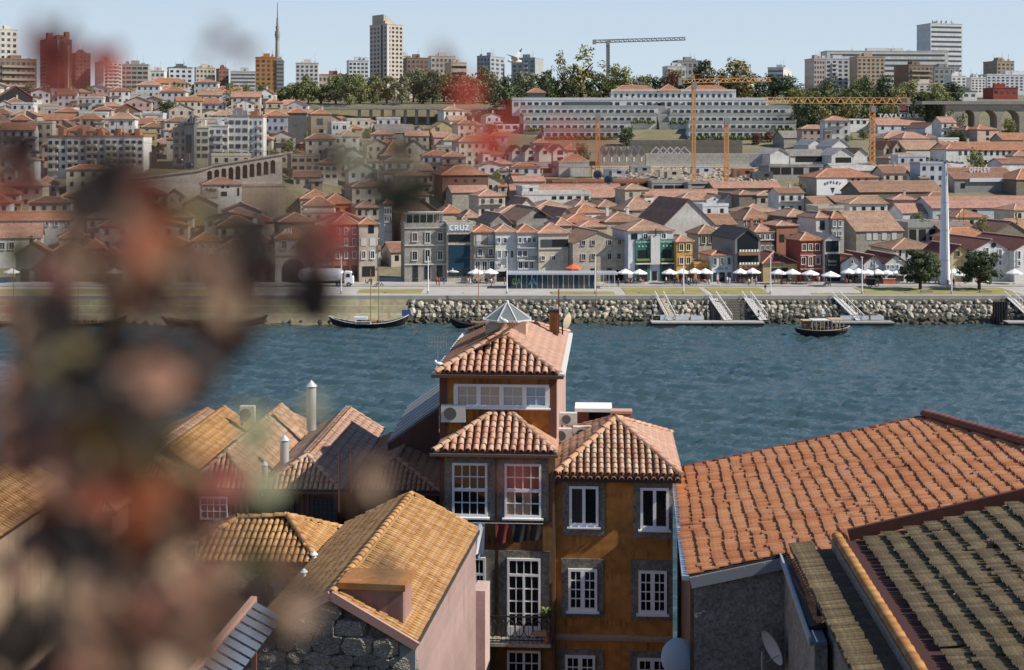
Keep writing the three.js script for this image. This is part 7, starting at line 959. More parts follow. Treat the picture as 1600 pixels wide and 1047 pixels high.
  settle(t, X(780, 54), 5.6, -54);
}
acUnit('white air conditioner on the orange wall under the ribbon window', P(708, 660, 54.8), -.07);
{ // aerial, dish, gulls on the lantern roof
  const t = thing('roof_aerial', 'bent television aerial on the gutter of the orange lantern house', 'aerial', [X(684, 56), Y(575, 56), -56]); const g = new Geo(); g.bar(V(0, 0, 0), V(0, 1.15, 0), .03); part('mast', g, metalGrey, t); const b = new Geo(); b.bar(V(-.35, 1, 0), V(.35, 1.05, 0), .025); for (let i = 0; i < 7; i++) b.bar(V(-.35 + i * .115, .75, 0), V(-.35 + i * .115, 1.28, 0), .016); b.bar(V(-.38, .8, -.02), V(.38, .82, -.02), .014); b.bar(V(-.38, 1.22, -.02), V(.38, 1.24, -.02), .014); part('elements', b, metalGrey, t);
  const d = thing('satellite_dish', 'round beige satellite dish beside the brown chimney', 'satellite dish', [X(879, 64.5), Y(512, 64.5), -64.5], 1.0); const s = new THREE.SphereGeometry(.62, 18, 8, 0, 6.283, 0, .62); s.scale(1, .5, 1); s.rotateX(Math.PI / 2 + .2); const dm = part('dish', s, M([.50, .40, .28], { key: 'dish' }), d); dm.position.y = .35; const m = new Geo(); m.bar(V(0, -.4, 0), V(0, .4, 0), .05); part('mount', m, metalDark, d);
  const ms = new Geo(); ms.bar(P(873, 521, 63.2), P(873, 452, 63.2), .05); single('roof_mast', 'thin dark red mast standing beside the brown chimney', 'mast', ms, M([.15, .03, .025], { key: 'rmast' }));
  const gull = (lab, p, rot) => { const t = thing('resting_gull', lab, 'gull', [p.x, p.y, p.z], rot); const b = new THREE.SphereGeometry(1, 12, 8); b.scale(.2, .09, .085); b.rotateZ(.25); b.translate(0, .16, 0); part('body', b, M([.76, .75, .73], { key: 'gl2' }), t); const h = new THREE.SphereGeometry(.06, 8, 6); h.translate(.17, .27, 0); part('head', h, M([.78, .77, .75], { key: 'gl3' }), t); const k = new THREE.ConeGeometry(.018, .08, 5).rotateZ(-Math.PI / 2); k.translate(.25, .26, 0); part('beak', k, M([.6, .35, .05], { key: 'beak' }), t); const w = new Geo(); w.poly(V(.05, .2, .085), V(-.28, .1, .06), V(-.05, .14, .1)); w.poly(V(.05, .2, -.085), V(-.05, .14, -.1), V(-.28, .1, -.06)); part('wings', w, M([.38, .39, .40], { key: 'gl4' }), t); const l = new Geo(); l.bar(V(.02, 0, .03), V(.02, .1, .03), .012); l.bar(V(.02, 0, -.03), V(.02, .1, -.03), .012); part('legs', l, M([.6, .35, .2], { key: 'gl5' }), t); };
  gull('white gull resting on the ridge before the glass skylight', V(X(788, 58.6), 28.42, -58.6), 2.6); gull('white gull perched at the gutter below the bent aerial', V(X(687, 55.4), 27.12, -55.4), 3.0);
}
{ // washing on the line
  const h = frameAt(X(694, 52.9), 52.9, 3.9), q = p => (p - 694) * 52.9 / F, yl = Y(812, 52.9); const ln = new Geo(); ln.bar(h(q(704), -.55, yl + .05), h(q(850), -.55, yl + .06), .014); single('washing_line', 'clothes line stretched under the tall sash windows', 'line', ln, whitePaint);
  const cloth = (lab, a, b, y0, y1, m, dz = 0) => { const w = q(b) - q(a), hh = (y1 - y0) * 52.9 / F, g = new THREE.PlaneGeometry(w, hh, 14, 10), p = g.attributes.position; for (let i = 0; i < p.count; i++) { const x = p.getX(i), y = p.getY(i), k = .5 - y / hh; p.setXYZ(i, x * (1 - .12 * k), y + Math.sin(x * 9) * .03 * k, Math.sin(x * 16 + k * 2) * .05 * (.3 + k)); } g.computeVertexNormals(); const o = single('hanging_cloth', lab, 'laundry', g, m); o.position.copy(h((q(a) + q(b)) / 2, -.55 + dz, yl + .04 - hh / 2)); o.rotation.y = h.rot; };
  const stripes = M([1, 1, 1], { key: 'strp', map: (() => { const t = tex(64, (u, v) => (u * 8 % 1) > .55 ? [.16, .26, .45] : [.75, .76, .78], 1); return t; })() });
  cloth('blue and white striped towel on the washing line', 705, 735, 808, 850, stripes); cloth('white cloth drying beside the striped towel', 733, 760, 810, 858, M([.70, .72, .74], { key: 'cl1' })); cloth('pale blue shirt hanging low behind the white cloth', 742, 758, 845, 900, M([.30, .42, .50], { key: 'cl2' }), .1); cloth('dark red cloth on the washing line', 776, 800, 812, 842, M([.13, .02, .016], { key: 'cl3' })); cloth('black trousers on the washing line', 802, 826, 812, 840, M([.012, .012, .014], { key: 'cl4' })); cloth('black shirt at the end of the washing line', 828, 848, 811, 836, M([.02, .018, .02], { key: 'cl5' }));
  // potted plant
  const t = thing('potted_plant', 'tall leafy potted plant in the corner of the iron balcony', 'plant', [h(q(856), -.55, 0).x, Y(991, 52.9), h(q(856), -.55, 0).z]); part('pot', new THREE.CylinderGeometry(.16, .11, .3, 10).translate(0, .15, 0), M([.30, .12, .07], { key: 'pot' }), t); const s = new Geo(); s.bar(V(0, .3, 0), V(-.03, 1.05, 0), .025); part('stem', s, barkM, t); const lf = new Geo(); for (let i = 0; i < 34; i++) { const a = i * 2.4, b = rr(-.1, .9), o = V(-.03, 1.0 + rr(-.12, .2), 0), d = V(Math.cos(a) * Math.cos(b), Math.sin(b) * .6, Math.sin(a) * Math.cos(b)), e = o.clone().addScaledVector(d, rr(.22, .38)), sd = d.clone().cross(UPV).normalize().multiplyScalar(.05), m = o.clone().lerp(e, .55).add(V(0, .04, 0)); lf.poly(o, m.clone().add(sd), e, m.clone().sub(sd)); } part('leaves', lf, M([.17, .22, .06], { key: 'plf' }), t); boxPart('window_box', thing('planter_box', 'small planter with pale flowers on the balcony rail', 'planter', [h(q(845), -.7, 0).x, Y(976, 52.9), h(q(845), -.7, 0).z], h.rot), M([.30, .20, .14], { key: 'pbox' }), 0, 0, 0, .5, .16, .18);
}
// ---- ochre house with pyramid roof
{
  const t = thing('ochre_house', 'ochre house with grey stone window surrounds and a tiled pyramid roof', 'house'), f = frameAt(X(868.5, 53), 53, 3.6), W = 4.38, dep = 7.0, e = 23.62, q = p => (p - 868.5) * 53 / F, yy = p => Y(p, 53); let g = new Geo(); boxR(g, f, 0, W, 0, dep, 5, e - .12); part('wall', g, ochreW, t);
  const ov = .42, c = [f(-.0, -ov, e), f(W + .3, -ov, e), f(W + .3, dep + .3, e), f(-.0, dep + .3, e)], ap = f(W / 2 + .1, 3.4, 25.0); const face = (A, B, u, mats, max, o = {}) => { const n = ap.clone().sub(A), k = n.dot(u), v = n.clone().addScaledVector(u, -k); tileField(t, A, u, v, [[0, 0], [A.distanceTo(B), 0], [k, v.length()]], { tw: .26, tl: .34, r: .098, bed: bedM, mats, jit: .008, max, seg: 8, ...o }); };
  face(c[0], c[1], f.R, CL.old, 300, { zs: .75 }); face(c[1], c[2], f.A, CL.flatpink, 200, { zs: .6 }); face(c[2], c[3], f.R.clone().negate(), CL.old, 20); face(c[3], c[0], f.A.clone().negate(), CL.old, 60);
  for (const a of c) caps(t, a, ap, .14, CL.pink, 'ridge_tile', .5);
  { const eg = tileGeo(.26, .3, .1, 1, 8), b = new THREE.Quaternion().setFromRotationMatrix(new THREE.Matrix4().makeBasis(f.R, f.A, UPV)); for (let i = 0; i < 16; i++) { const m = part('eave_tile', eg, pick(CL.old), t); m.position.copy(f(.1 + i * .296, -ov - .12, e - .16)); m.quaternion.copy(b); } }
  g = new Geo(); boxR(g, f, -.05, W + .3, -.34, 0, e - .3, e - .12); part('eave_board', g, M([.05, .04, .035], { key: 'ebrd' }), t);  // near-black strip painting the shadow under the eave tiles
  for (const [a, b, y0, y1, i0, i1, j0, j1, k] of [[879, 945, 836, 750, 889.5, 935, 821, 758, 0], [989, 1050, 838, 750, 1000, 1044, 824, 759, 0], [877, 943, 963, 872, 888, 933, 953, 887, 1], [985, 1050, 966, 872, 997, 1041, 955, 888, 1], [873, 943, 1100, 1014, 883, 930, 1090, 1022, 1], [983, 1050, 1100, 1014, 995, 1042, 1090, 1024, 1]]) { surround(t, f, q(a), q(b), yy(y0), yy(y1), q(i0), q(i1), yy(j0), yy(j1), graniteT); sash(t, f, (q(i0) + q(i1)) / 2, (yy(j0) + yy(j1)) / 2, -.02, q(i1) - q(i0), yy(j1) - yy(j0), k ? 4 : 2, [k ? 4 : 1], { mid: 1, midw: k ? .16 : .12, t: k ? .1 : .1, m: .035, sill: 1, panes: i => (!k && a < 900 && i === 0) ? M([.05, .045, .04], { key: 'pn3', rough: .08 }) : pane0 }); }
  g = new Geo(); boxR(g, f, -.02, W, -.12, 0, yy(995), yy(990)); boxR(g, f, -.02, W, -.07, 0, yy(999), yy(995)); part('string_course', g, M([.55, .42, .30], { key: 'strc', map: T.plaster }), t);
  settle(t, X(960, 56), 5.5, -56);
}
{ // clutter between the lantern house and the pyramid roof
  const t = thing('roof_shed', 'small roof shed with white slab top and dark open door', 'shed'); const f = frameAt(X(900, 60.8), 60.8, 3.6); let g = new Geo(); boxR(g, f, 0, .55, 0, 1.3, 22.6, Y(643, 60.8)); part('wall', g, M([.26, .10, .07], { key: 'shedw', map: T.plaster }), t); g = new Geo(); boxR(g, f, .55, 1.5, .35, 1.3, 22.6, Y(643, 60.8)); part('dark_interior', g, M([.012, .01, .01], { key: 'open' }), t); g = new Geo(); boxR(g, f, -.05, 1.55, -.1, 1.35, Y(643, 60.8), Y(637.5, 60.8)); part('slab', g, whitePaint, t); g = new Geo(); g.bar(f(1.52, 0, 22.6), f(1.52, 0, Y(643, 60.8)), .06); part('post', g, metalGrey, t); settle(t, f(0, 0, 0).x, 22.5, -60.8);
  const b = thing('roof_terrace_block', 'low plastered block carrying the roof shed and cooling units', 'building'); g = new Geo(); const f2 = frameAt(X(884, 57.2), 57.2, 3.6); boxR(g, f2, -.2, 1.1, 0, 3.2, 5, 22.7); boxR(g, f2, -.2, 3.2, 3.2, 6.5, 5, 22.6); part('wall', g, roughW, b); settle(b, f2(0, 0, 0).x, 5.5, -57.2);
  acUnit('grey air conditioner hung low beside the pyramid roof', f2(.75, -.1, Y(690, 57.2)), -.06, .9, .62); acUnit('beige air conditioner beside the pink side wall of the lantern house', f2(.1, .4, Y(668, 57.2)), -.06, .7, .5); acUnit('small grey air conditioner above the dark recess', f2(-.1, -.2, Y(690, 57.2)), -.06, .75, .55);
  const p = new THREE.CatmullRomCurve3([f2(.5, -.2, Y(668, 57)), f2(1.0, -.2, Y(666, 57)), f2(1.3, -.2, Y(671, 57)), f2(1.5, -.25, Y(690, 57))]); single('insulated_pipe', 'pale insulated pipe looping from the cooling units', 'pipe', new THREE.TubeGeometry(p, 18, .045, 6), M([.62, .58, .52], { key: 'ins' }));
  const c = thing('brick_chimney', 'short brick chimney stack behind the pyramid roof', 'chimney'); g = new Geo(); const f3 = frameAt(X(956, 59.5), 59.5, 3.6); boxR(g, f3, 0, .8, 0, .5, 23.2, Y(646, 59.5)); part('stack', g, M([.42, .18, .10], { key: 'bch', map: T.tile }), c); g = new Geo(); boxR(g, f3, -.06, .86, -.06, .56, Y(646, 59.5), Y(642, 59.5)); part('cap', g, M([.5, .30, .22], { key: 'bcc' }), c); settle(c, f3(0, 0, 0).x, 23.2, -59.5);
}
// ---- big red-tiled warehouse
{
  const t = thing('red_tiled_warehouse', 'long stone warehouse with a wide shallow orange tiled roof', 'warehouse'), f = frameAt(X(1058, 58), 58, 5), e = 22.45, s14 = Math.tan(14.1 * DEG), lead = M([.13, .16, .19], { key: 'lead2', rough: .5 });
  let g = new Geo(); boxR(g, f, .12, 16, -14.0, -.1, 5, e - .35); part('wall', g, roughW, t); g = new Geo(); boxR(g, f, 3.2, 16, -21.5, -14.0, 5, e - .3); part('wall', g, roughW, t);
  g = new Geo(); boxR(g, f, .0, .12, -13.9, -.1, 5, e - .3); part('side_cladding', g, M([.20, .12, .085], { key: 'sclad', map: T.stone }), t);
  g = new Geo(); g.poly(f(.12, -14.01, e - .36), f(3.2, -14.01, e - .36), f(3.2, -14.01, e + 3.2 * s14 - .1), f(.12, -14.01, e - .06)); part('gable_wall', g, roughW, t);
  g = new Geo(); g.bar(f(0, -14.12, e - .18), f(3.2, -14.12, e + 3.2 * s14 - .22), .12, .34); part('verge_flashing', g, M([.23, .25, .26], { key: 'flash', rough: .6 }), t);
  const u = f.A.clone().negate(), v = f.R.clone().multiplyScalar(Math.cos(14.1 * DEG)).add(V(0, Math.sin(14.1 * DEG), 0)); tileField(t, f(-.1, 0, e), u, v, [[0, 0], [14.1, 0], [14.1, 3.12], [20.6, 3.05], [20.6, 3.62], [15.65, 3.62], [15.65, 14.5], [9.4, 12.5], [.7, 10.2]], { tw: .235, tl: .46, r: .088, bed: bedDark, mats: CL.orange, jit: .022, rot: .035, wob: .06, max: 300, gap: .006, lift: .055, slip: .035 });
  const R0 = f(-.1, 0, e).addScaledVector(u, .7).addScaledVector(v, 10.2), R1 = f(-.1, 0, e).addScaledVector(u, 9.4).addScaledVector(v, 12.5), R2 = f(-.1, 0, e).addScaledVector(u, 15.6).addScaledVector(v, 14.5); const dk = [[.26, .085, .05], [.22, .07, .045]].map(c => clay(c)); caps(t, R0.clone().add(V(.1, .12, 0)), R1.clone().add(V(.1, .12, 0)), .26, dk); caps(t, R1.clone().add(V(.1, .12, 0)), R2.clone().add(V(.1, .12, 0)), .26, dk); g = new Geo(); for (const [a, b] of [[R0, R1], [R1, R2]]) g.bar(a.clone().add(V(.15, 0, 0)), b.clone().add(V(.15, 0, 0)), .3, .3); part('ridge_wall', g, dk[0], t); caps(t, f(-.1, .05, e), R0, .15, dk);  // wall along the ridge and enlarged caps added to throw a shadow band
  { const w2 = new Geo(); w2.poly(R0, R1, R1.clone().addScaledVector(f.R, 8).setY(e), R0.clone().addScaledVector(f.R, 8).setY(e)); w2.poly(R1, R2, R2.clone().addScaledVector(f.R, 8).setY(e), R1.clone().addScaledVector(f.R, 8).setY(e)); part('far_slope', w2, CL.orange[2], t); }
  g = new Geo(); g.bar(f(-.16, .1, e - .02), f(-.16, -14.2, e - .02), .22, .14); part('gutter', g, M([.36, .42, .48], { key: 'gutb', rough: .4, metal: .4 }), t); g = new Geo(); g.bar(f(3.0, -14.0, e + .62), f(3.0, -21.5, e + .62), .42, .1); part('gutter', g, lead, t); g = new Geo(); g.bar(f(2.78, -14.05, e + .68), f(2.78, -21.5, e + .68), .06, .22); part('gutter_edge', g, M([.30, .34, .37], { key: 'gute', rough: .5 }), t); g = new Geo(); boxR(g, f, 2.9, 3.22, -21.5, -14.05, 5, e + .56); part('court_wall', g, roughW, t);
  settle(t, f(6, -8, 0).x, 5.6, f(6, -8, 0).z);
}
// ---- mossy roof with round ridge
{
  const t = thing('mossy_roofed_building', 'building with a mossy grey green tiled roof and round lichen-covered coping', 'building'), f = frameAt(9.9, 42.65, 3.2), y0 = 23.9; let g = new Geo(); boxR(g, f, -1.25, 18, -22, -.05, 5, y0 - .45); part('wall', g, roughW, t); const u = f.A.clone().negate(), v = f.R.clone().multiplyScalar(Math.cos(14.5 * DEG)).add(V(0, Math.sin(14.5 * DEG), 0));
  tileField(t, f(.72, -.12, y0 + .05), u, v, [[0, 0], [20, 0], [20, 13], [0, 13]], { tw: .172, tl: .62, r: .082, zs: .8, bed: bedMoss, mats: CL.moss, jit: .025, rot: .02, max: 300, seg: 5, lift: .12, gap: .014, slip: .05 });
  tileField(t, f(-1.5, -.1, y0 - .12), u, f.R.clone().multiplyScalar(Math.cos(9 * DEG)).add(V(0, Math.sin(9 * DEG), 0)), [[0, 0], [20, 0], [20, .62], [0, .62]], { tw: .175, tl: .6, r: .083, zs: .8, bed: bedMoss, mats: CL.moss, jit: .03, rot: .03, max: 120, seg: 5 });
  g = new Geo(); g.poly(f(-.9, 0, y0 - .25), f(-.2, 0, y0 - .2), f(-.2, -22, y0 - .2), f(-.9, -22, y0 - .25)); part('valley', g, M([.13, .10, .075], { key: 'vall', rough: 1, map: T.moss }), t); g = new Geo(); boxR(g, f, -.22, .1, -22, 0, y0 - .6, y0 + .1); part('coping_wall', g, roughW, t); g = new Geo(); g.poly(f(.1, 0, y0 + .05), f(.75, 0, y0 + .08), f(.75, -22, y0 + .08), f(.1, -22, y0 + .05)); part('flashing', g, M([.05, .014, .011], { key: 'rflash', rough: 1 }), t);
  caps(t, f(-.06, -.02, y0 + .12), f(-.06, -21, y0 + .12), .17, [[.45, .26, .10], [.40, .22, .09], [.50, .33, .16]].map(c => M(c, { key: 'lichc', map: T.lichen })), 'coping_tile', .5);
  g = new Geo(); const top = Array.from({ length: 14 }, (_, i) => f(.3 + i, .02, y0 + .22 + i * .25)); for (let i = 0; i < 13; i++) g.bar(top[i], top[i + 1], .14, .34); part('top_flashing', g, M([.085, .028, .02], { key: 'rflash2', map: T.tile, rough: 1 }), t);
  g = new Geo(); g.bar(f(-1.42, -5.2, 5), f(-1.42, -5.2, y0 - .05), .16); part('iron_post', g, M([.04, .03, .03], { key: 'ipost' }), t); settle(t, f(5, -8, 0).x, 5.5, f(5, -8, 0).z);
  // fallen blossom caught in the tiles
  const n = 1500, lg = new THREE.BufferGeometry(); lg.setAttribute('position', new THREE.Float32BufferAttribute([-.03, 0, -.02, .03, .01, -.02, .02, .015, .03, -.02, .005, .02], 3)); lg.setIndex([0, 2, 1, 0, 3, 2]); lg.computeVertexNormals(); const im = new THREE.InstancedMesh(lg, M([.36, .26, .21], { key: 'litter' }), n); im.name = 'fallen_blossom_litter'; im.userData = { kind: 'stuff', label: 'dry fallen blossom caught between the mossy roof tiles', category: 'litter' }; const o0 = f(.72, -.12, y0 + .05); let k = 0; while (k < n) { const a = rr(0, 17), b = rr(0, 11), d = N16(a / 9, b / 9) * .7 + N32(a / 9, b / 9) * .5; if (d < .62 || rnd() > d * 1.2 - .3) continue; const p = o0.clone().addScaledVector(u, a).addScaledVector(v, Math.floor(b / .62) * .62 + rr(-.12, .3)).add(V(0, .1 + rr(0, .04), 0)); im.setMatrixAt(k++, new THREE.Matrix4().compose(p, new THREE.Quaternion().setFromEuler(new THREE.Euler(rr(-.6, .6), rr(0, 6), rr(-.6, .6))), V(1, 1, 1).multiplyScalar(rr(.45, 1.1)))); } scene.add(im);
  const fr = frameAt(X(1058, 58), 58, 5), ur = fr.A.clone().negate(), vr = fr.R.clone().multiplyScalar(Math.cos(14.1 * DEG)).add(V(0, Math.sin(14.1 * DEG), 0)), im2 = new THREE.InstancedMesh(lg, M([.42, .27, .20], { key: 'litter2' }), 700); im2.name = 'dry_litter'; im2.userData = { kind: 'stuff', label: 'dry blossom litter scattered over the orange tiled roof', category: 'litter' }; k = 0; while (k < 700) { const a = rr(1, 15), b = rr(.3, 11), d = N8(a / 14 + .4, b / 14 + .1) * .8 + N32(a / 9, b / 9) * .45; if (d < .68) continue; const p = fr(-.1, 0, 22.45).addScaledVector(ur, a).addScaledVector(vr, b).add(V(0, .1 + rr(0, .03), 0)); im2.setMatrixAt(k++, new THREE.Matrix4().compose(p, new THREE.Quaternion().setFromEuler(new THREE.Euler(rr(-.6, .6), rr(0, 6), rr(-.6, .6))), V(1, 1, 1).multiplyScalar(rr(.4, .95)))); } scene.add(im2);
}
// ---- courtyard roof and its round hoods
{
  const f = frameAt(X(890, 47), 47, 4), t = thing('metal_court_roof', 'blue grey sheet metal roof at the bottom of the courtyard', 'roof'); let g = new Geo(); slab(g, f(-.2, -4.5, 17.4), f(7.6, -4.5, 18.3), f(7.6, .8, 18.7), f(-.2, .8, 17.8), .12); part('sheet', g, M([.20, .25, .30], { key: 'msh', rough: .35, metal: .3 }), t); for (let i = 0; i < 9; i++) { const q = new Geo(); q.bar(f(i * .9, -4.5, 17.48 + i * .104), f(i * .9, .8, 17.88 + i * .104), .06); part('standing_seam', q, M([.16, .20, .24], { key: 'mss', rough: .35, metal: .3 }), t); } g = new Geo(); boxR(g, f, -.1, 7.5, -4.3, .7, 5, 17.3); part('wall', g, roughW, t); settle(t, f(3.5, -2, 0).x, 5.8, f(3.5, -2, 0).z);
  for (const [px, py, D, r, rot, lab] of [[1056, 1030, 44.5, .6, .3, 'large grey satellite dish tilted at the foot of the ochre house'], [1196, 1020, 43, .55, 1.9, 'grey satellite dish in the shaded courtyard corner']]) { const d = thing('court_dish', lab, 'satellite dish', [X(px, D), Y(py + 26, D), -D], rot); const s = new THREE.SphereGeometry(r * 1.25, 20, 8, 0, 6.283, 0, .95); s.scale(1, .6, 1); s.rotateX(Math.PI / 2 - .35); s.translate(0, .55, 0); part('dish', s, M([.46, .48, .48], { key: 'dsh2', rough: .6 }), d); const m = new Geo(); m.bar(V(0, -.4, -.1), V(0, .55, -.1), .06); part('mount', m, metalGrey, d); const a = new Geo(); a.bar(V(0, .2, 0), V(0, .5, .75), .025); part('arm', a, metalGrey, d); }
}
// ---- rough stone house with pink side wall
{
  const t = thing('stone_gable_house', 'rough granite gable house with pink side wall and golden lichen roof', 'house'), f = frameAt(-5.1, 39.9, 7.3), e = 22.0, r = 23.22, hw = 2.38, dep = 11.2; let g = new Geo(); boxR(g, f, -hw + .1, hw - .1, .1, dep, 4.5, e - .1); g.poly(f(-hw + .1, .1, e - .1), f(hw - .1, .1, e - .1), f(0, .1, r - .15)); g.poly(f(hw - .1, dep, e - .1), f(-hw + .1, dep, e - .1), f(0, dep, r - .15)); part('wall', g, M([.22, .20, .17], { key: 'mortar', map: T.stone }), t);
  g = new Geo(); boxR(g, f, hw - .1, hw, .0, dep, 4.5, e - .02); for (let i = 0; i < 74; i++) boxR(g, f, hw, hw + .025, .05 + i * .15, .12 + i * .15, 4.5, e - .02); part('pink_side_wall', g, pinkW, t); g = new Geo(); boxR(g, f, hw - .1, hw + .35, dep, dep + 1.2, 4.5, Y(933, 50)); part('pink_side_wall', g, pinkW, t);
  const sl = Math.hypot(hw, r - e), vR = V(0, r - e, 0).addScaledVector(f.R, -hw), vL = V(0, r - e, 0).addScaledVector(f.R, hw); tileField(t, f(hw + .08, -.12, e), f.A, vR, [[0, 0], [dep + .2, 0], [dep + .2, sl], [0, sl]], { tw: .2, tl: .36, r: .082, zs: .6, bed: M([.35, .2, .09], { key: 'bedg' }), mats: CL.gold, jit: .008, max: 300 }); tileField(t, f(-hw - .08, dep + .1, e), f.A.clone().negate(), vL, [[0, 0], [dep + .2, 0], [dep + .2, sl], [0, sl]], { tw: .2, tl: .36, r: .082, zs: .6, bed: M([.25, .14, .06], { key: 'bedg2' }), mats: CL.gold, jit: .008, max: 300 });
  caps(t, f(0, -.15, r + .02), f(0, dep + .1, r + .02), .13, CL.gold); caps(t, f(hw + .05, dep + .1, e + .02), f(.05, dep + .1, r + .02), .1, CL.gold, 'verge_tile'); caps(t, f(-hw - .05, dep + .1, e + .02), f(-.05, dep + .1, r + .02), .1, CL.gold, 'verge_tile');
  const bM = M([.46, .27, .22], { key: 'barge' }); for (const s of [-1, 1]) { g = new Geo(); g.bar(f(s * (hw + .12), -.2, e - .1), f(0, -.2, r + .02), .1, .24); part('barge_board', g, bM, t); } g = new Geo(); g.bar(f(hw + .12, -.15, e - .03), f(hw + .12, dep + .1, e - .03), .05, .12); part('roof_edge', g, M([.04, .035, .03], { key: 'redge' }), t); g = new Geo(); boxR(g, f, hw - .42, hw + .03, -.05, .1, 4.5, e - .12); part('corner_render', g, M([.30, .34, .33], { key: 'crnd', map: T.plaster }), t);
  // stones of the gable
  const geos = Array.from({ length: 6 }, () => { const b = new THREE.BoxGeometry(1, 1, 1, 2, 2, 2), p = b.attributes.position, seen = new Map(); for (let i = 0; i < p.count; i++) { const v = V(p.getX(i), p.getY(i), p.getZ(i)), key = `${v.x},${v.y},${v.z}`; if (!seen.has(key)) { const l = v.length() / .62; const w = v.clone().multiplyScalar(lerp(1, 1 / Math.max(l, .7), .62)); w.add(V(rr(-.08, .08), rr(-.08, .08), rr(-.12, .12))); seen.set(key, w); } const w = seen.get(key); p.setXYZ(i, w.x, w.y, w.z); } b.computeVertexNormals(); return b; }), sm = [[.56, .50, .41], [.46, .42, .36], [.62, .56, .45], [.40, .37, .32], [.55, .51, .44]].map(c => M(c, { key: 'gst', map: T.stone, bumpMap: T.stone, bumpScale: .14 }));
  let y = 17.6; while (y < 23.1) { const hh = rr(.3, .5); let x = -hw + rr(0, .3); while (x < hw - .5) { const ww = rr(.38, .95), cx = x + ww / 2, lim = r - .28 - Math.abs(cx) * (r - e) / hw; if (y + hh * .7 < lim) { const s = part('stone', pick(geos), pick(sm), t); s.position.copy(f(cx, .06, y + hh / 2 + rr(-.03, .03))); s.rotation.set(rr(-.05, .05), f.rot + rr(-.08, .08), rr(-.06, .06)); s.scale.set(ww * 1.06, hh * 1.08, rr(.24, .36)); } x += ww; } y += hh; }
  // dormer hatch
  g = new Geo(); g.poly(f(.22, .35, 22.9), f(1.98, .35, 22.05), f(1.98, .35, 23.28), f(.22, .35, 23.28)); g.poly(f(1.98, .35, 22.05), f(1.98, 1.6, 22.2), f(1.98, 1.6, 23.28), f(1.98, .35, 23.28)); g.poly(f(1.98, 1.6, 22.2), f(.22, 1.6, 22.9), f(.22, 1.6, 23.28), f(1.98, 1.6, 23.28)); g.poly(f(.22, 1.6, 22.9), f(.22, .35, 22.9), f(.22, .35, 23.28), f(.22, 1.6, 23.28)); part('dormer', g, M([.36, .21, .18], { key: 'dorm', map: T.plaster }), t); g = new Geo(); boxR(g, f, .1, 2.06, .25, 1.7, 23.28, 23.46); part('dormer_roof', g, M([.44, .25, .12], { key: 'dormr', map: T.lichen }), t);
  settle(t, f(0, 5, 0).x, 5.4, f(0, 5, 0).z);
}
// ---- hipped cottage with golden tiles beside it
{
  const t = thing('golden_roofed_cottage', 'low cottage with peeling whitewash and golden hipped tile roof', 'cottage'), f = frameAt(X(268, 48), 48, 4), W = 5.0, dep = 4.4, e = 21.72; let g = new Geo(); boxR(g, f, .15, W, .2, dep, 4.5, e - .1); part('wall', g, M([.62, .58, .60], { key: 'peelw', map: T.peel }), t); const c = [f(-.1, 0, e), f(W + .1, 0, e), f(W + .1, dep, e), f(-.1, dep, e)], r0 = f(1.7, dep / 2, 22.62), r1 = f(3.5, dep / 2, 22.75); const tf = (A, B, u, P0, P1, max) => { const n = P0.clone().sub(A), k = n.dot(u), v = n.clone().addScaledVector(u, -k), k1 = P1.clone().sub(A).dot(u); tileField(t, A, u, v, [[0, 0], [A.distanceTo(B), 0], [k1, v.length()], [k, v.length()]].filter((p, i, a) => i < 3 || Math.abs(p[0] - a[2][0]) > .01), { tw: .21, tl: .4, r: .085, zs: .8, bed: bedDark, mats: CL.gold, max, seg: 7 }); };
  tf(c[0], c[1], f.R, r0, r1, 300); tf(c[1], c[2], f.A, r1, r1, 60); tf(c[3], c[0], f.A.clone().negate(), r0, r0, 60); tf(c[2], c[3], f.R.clone().negate(), r1, r0, 20); for (const [a, b] of [[c[0], r0], [c[1], r1], [c[2], r1], [c[3], r0], [r0, r1]]) caps(t, a, b, .13, CL.gold); settle(t, f(2.5, 2, 0).x, 5.4, f(2.5, 2, 0).z);
  const k = thing('stub_chimney', 'small rendered chimney stub on the golden hipped roof', 'chimney'); g = new Geo(); const q = P(300, 868, 47.9); g.box(q.x - .14, q.x + .14, q.y - .4, q.y + .36, q.z - .14, q.z + .14); part('stack', g, C.beige, k); g = new Geo(); g.box(q.x - .2, q.x + .2, q.y + .36, q.y + .44, q.z - .2, q.z + .2); part('cap', g, C.beige, k); settle(k, q.x, q.y - .4, q.z);
  const pole = (lab, px, y0, y1, D) => { const b = thing('white_vent_pipe', lab, 'pipe', [X(px, D), Y(y1, D), -D]); part('pipe', new THREE.CylinderGeometry(.07, .07, Y(y0, D) - Y(y1, D), 10).translate(0, (Y(y0, D) - Y(y1, D)) / 2, 0), whitePaint, b); part('cap', new THREE.ConeGeometry(.13, .12, 10).translate(0, Y(y0, D) - Y(y1, D) + .05, 0), whitePaint, b); }; pole('white plastic vent where the golden roofs meet', 491, 866, 882, 47); pole('white plastic vent on the golden slope beside the stone gable', 475, 893, 915, 44.5);
}
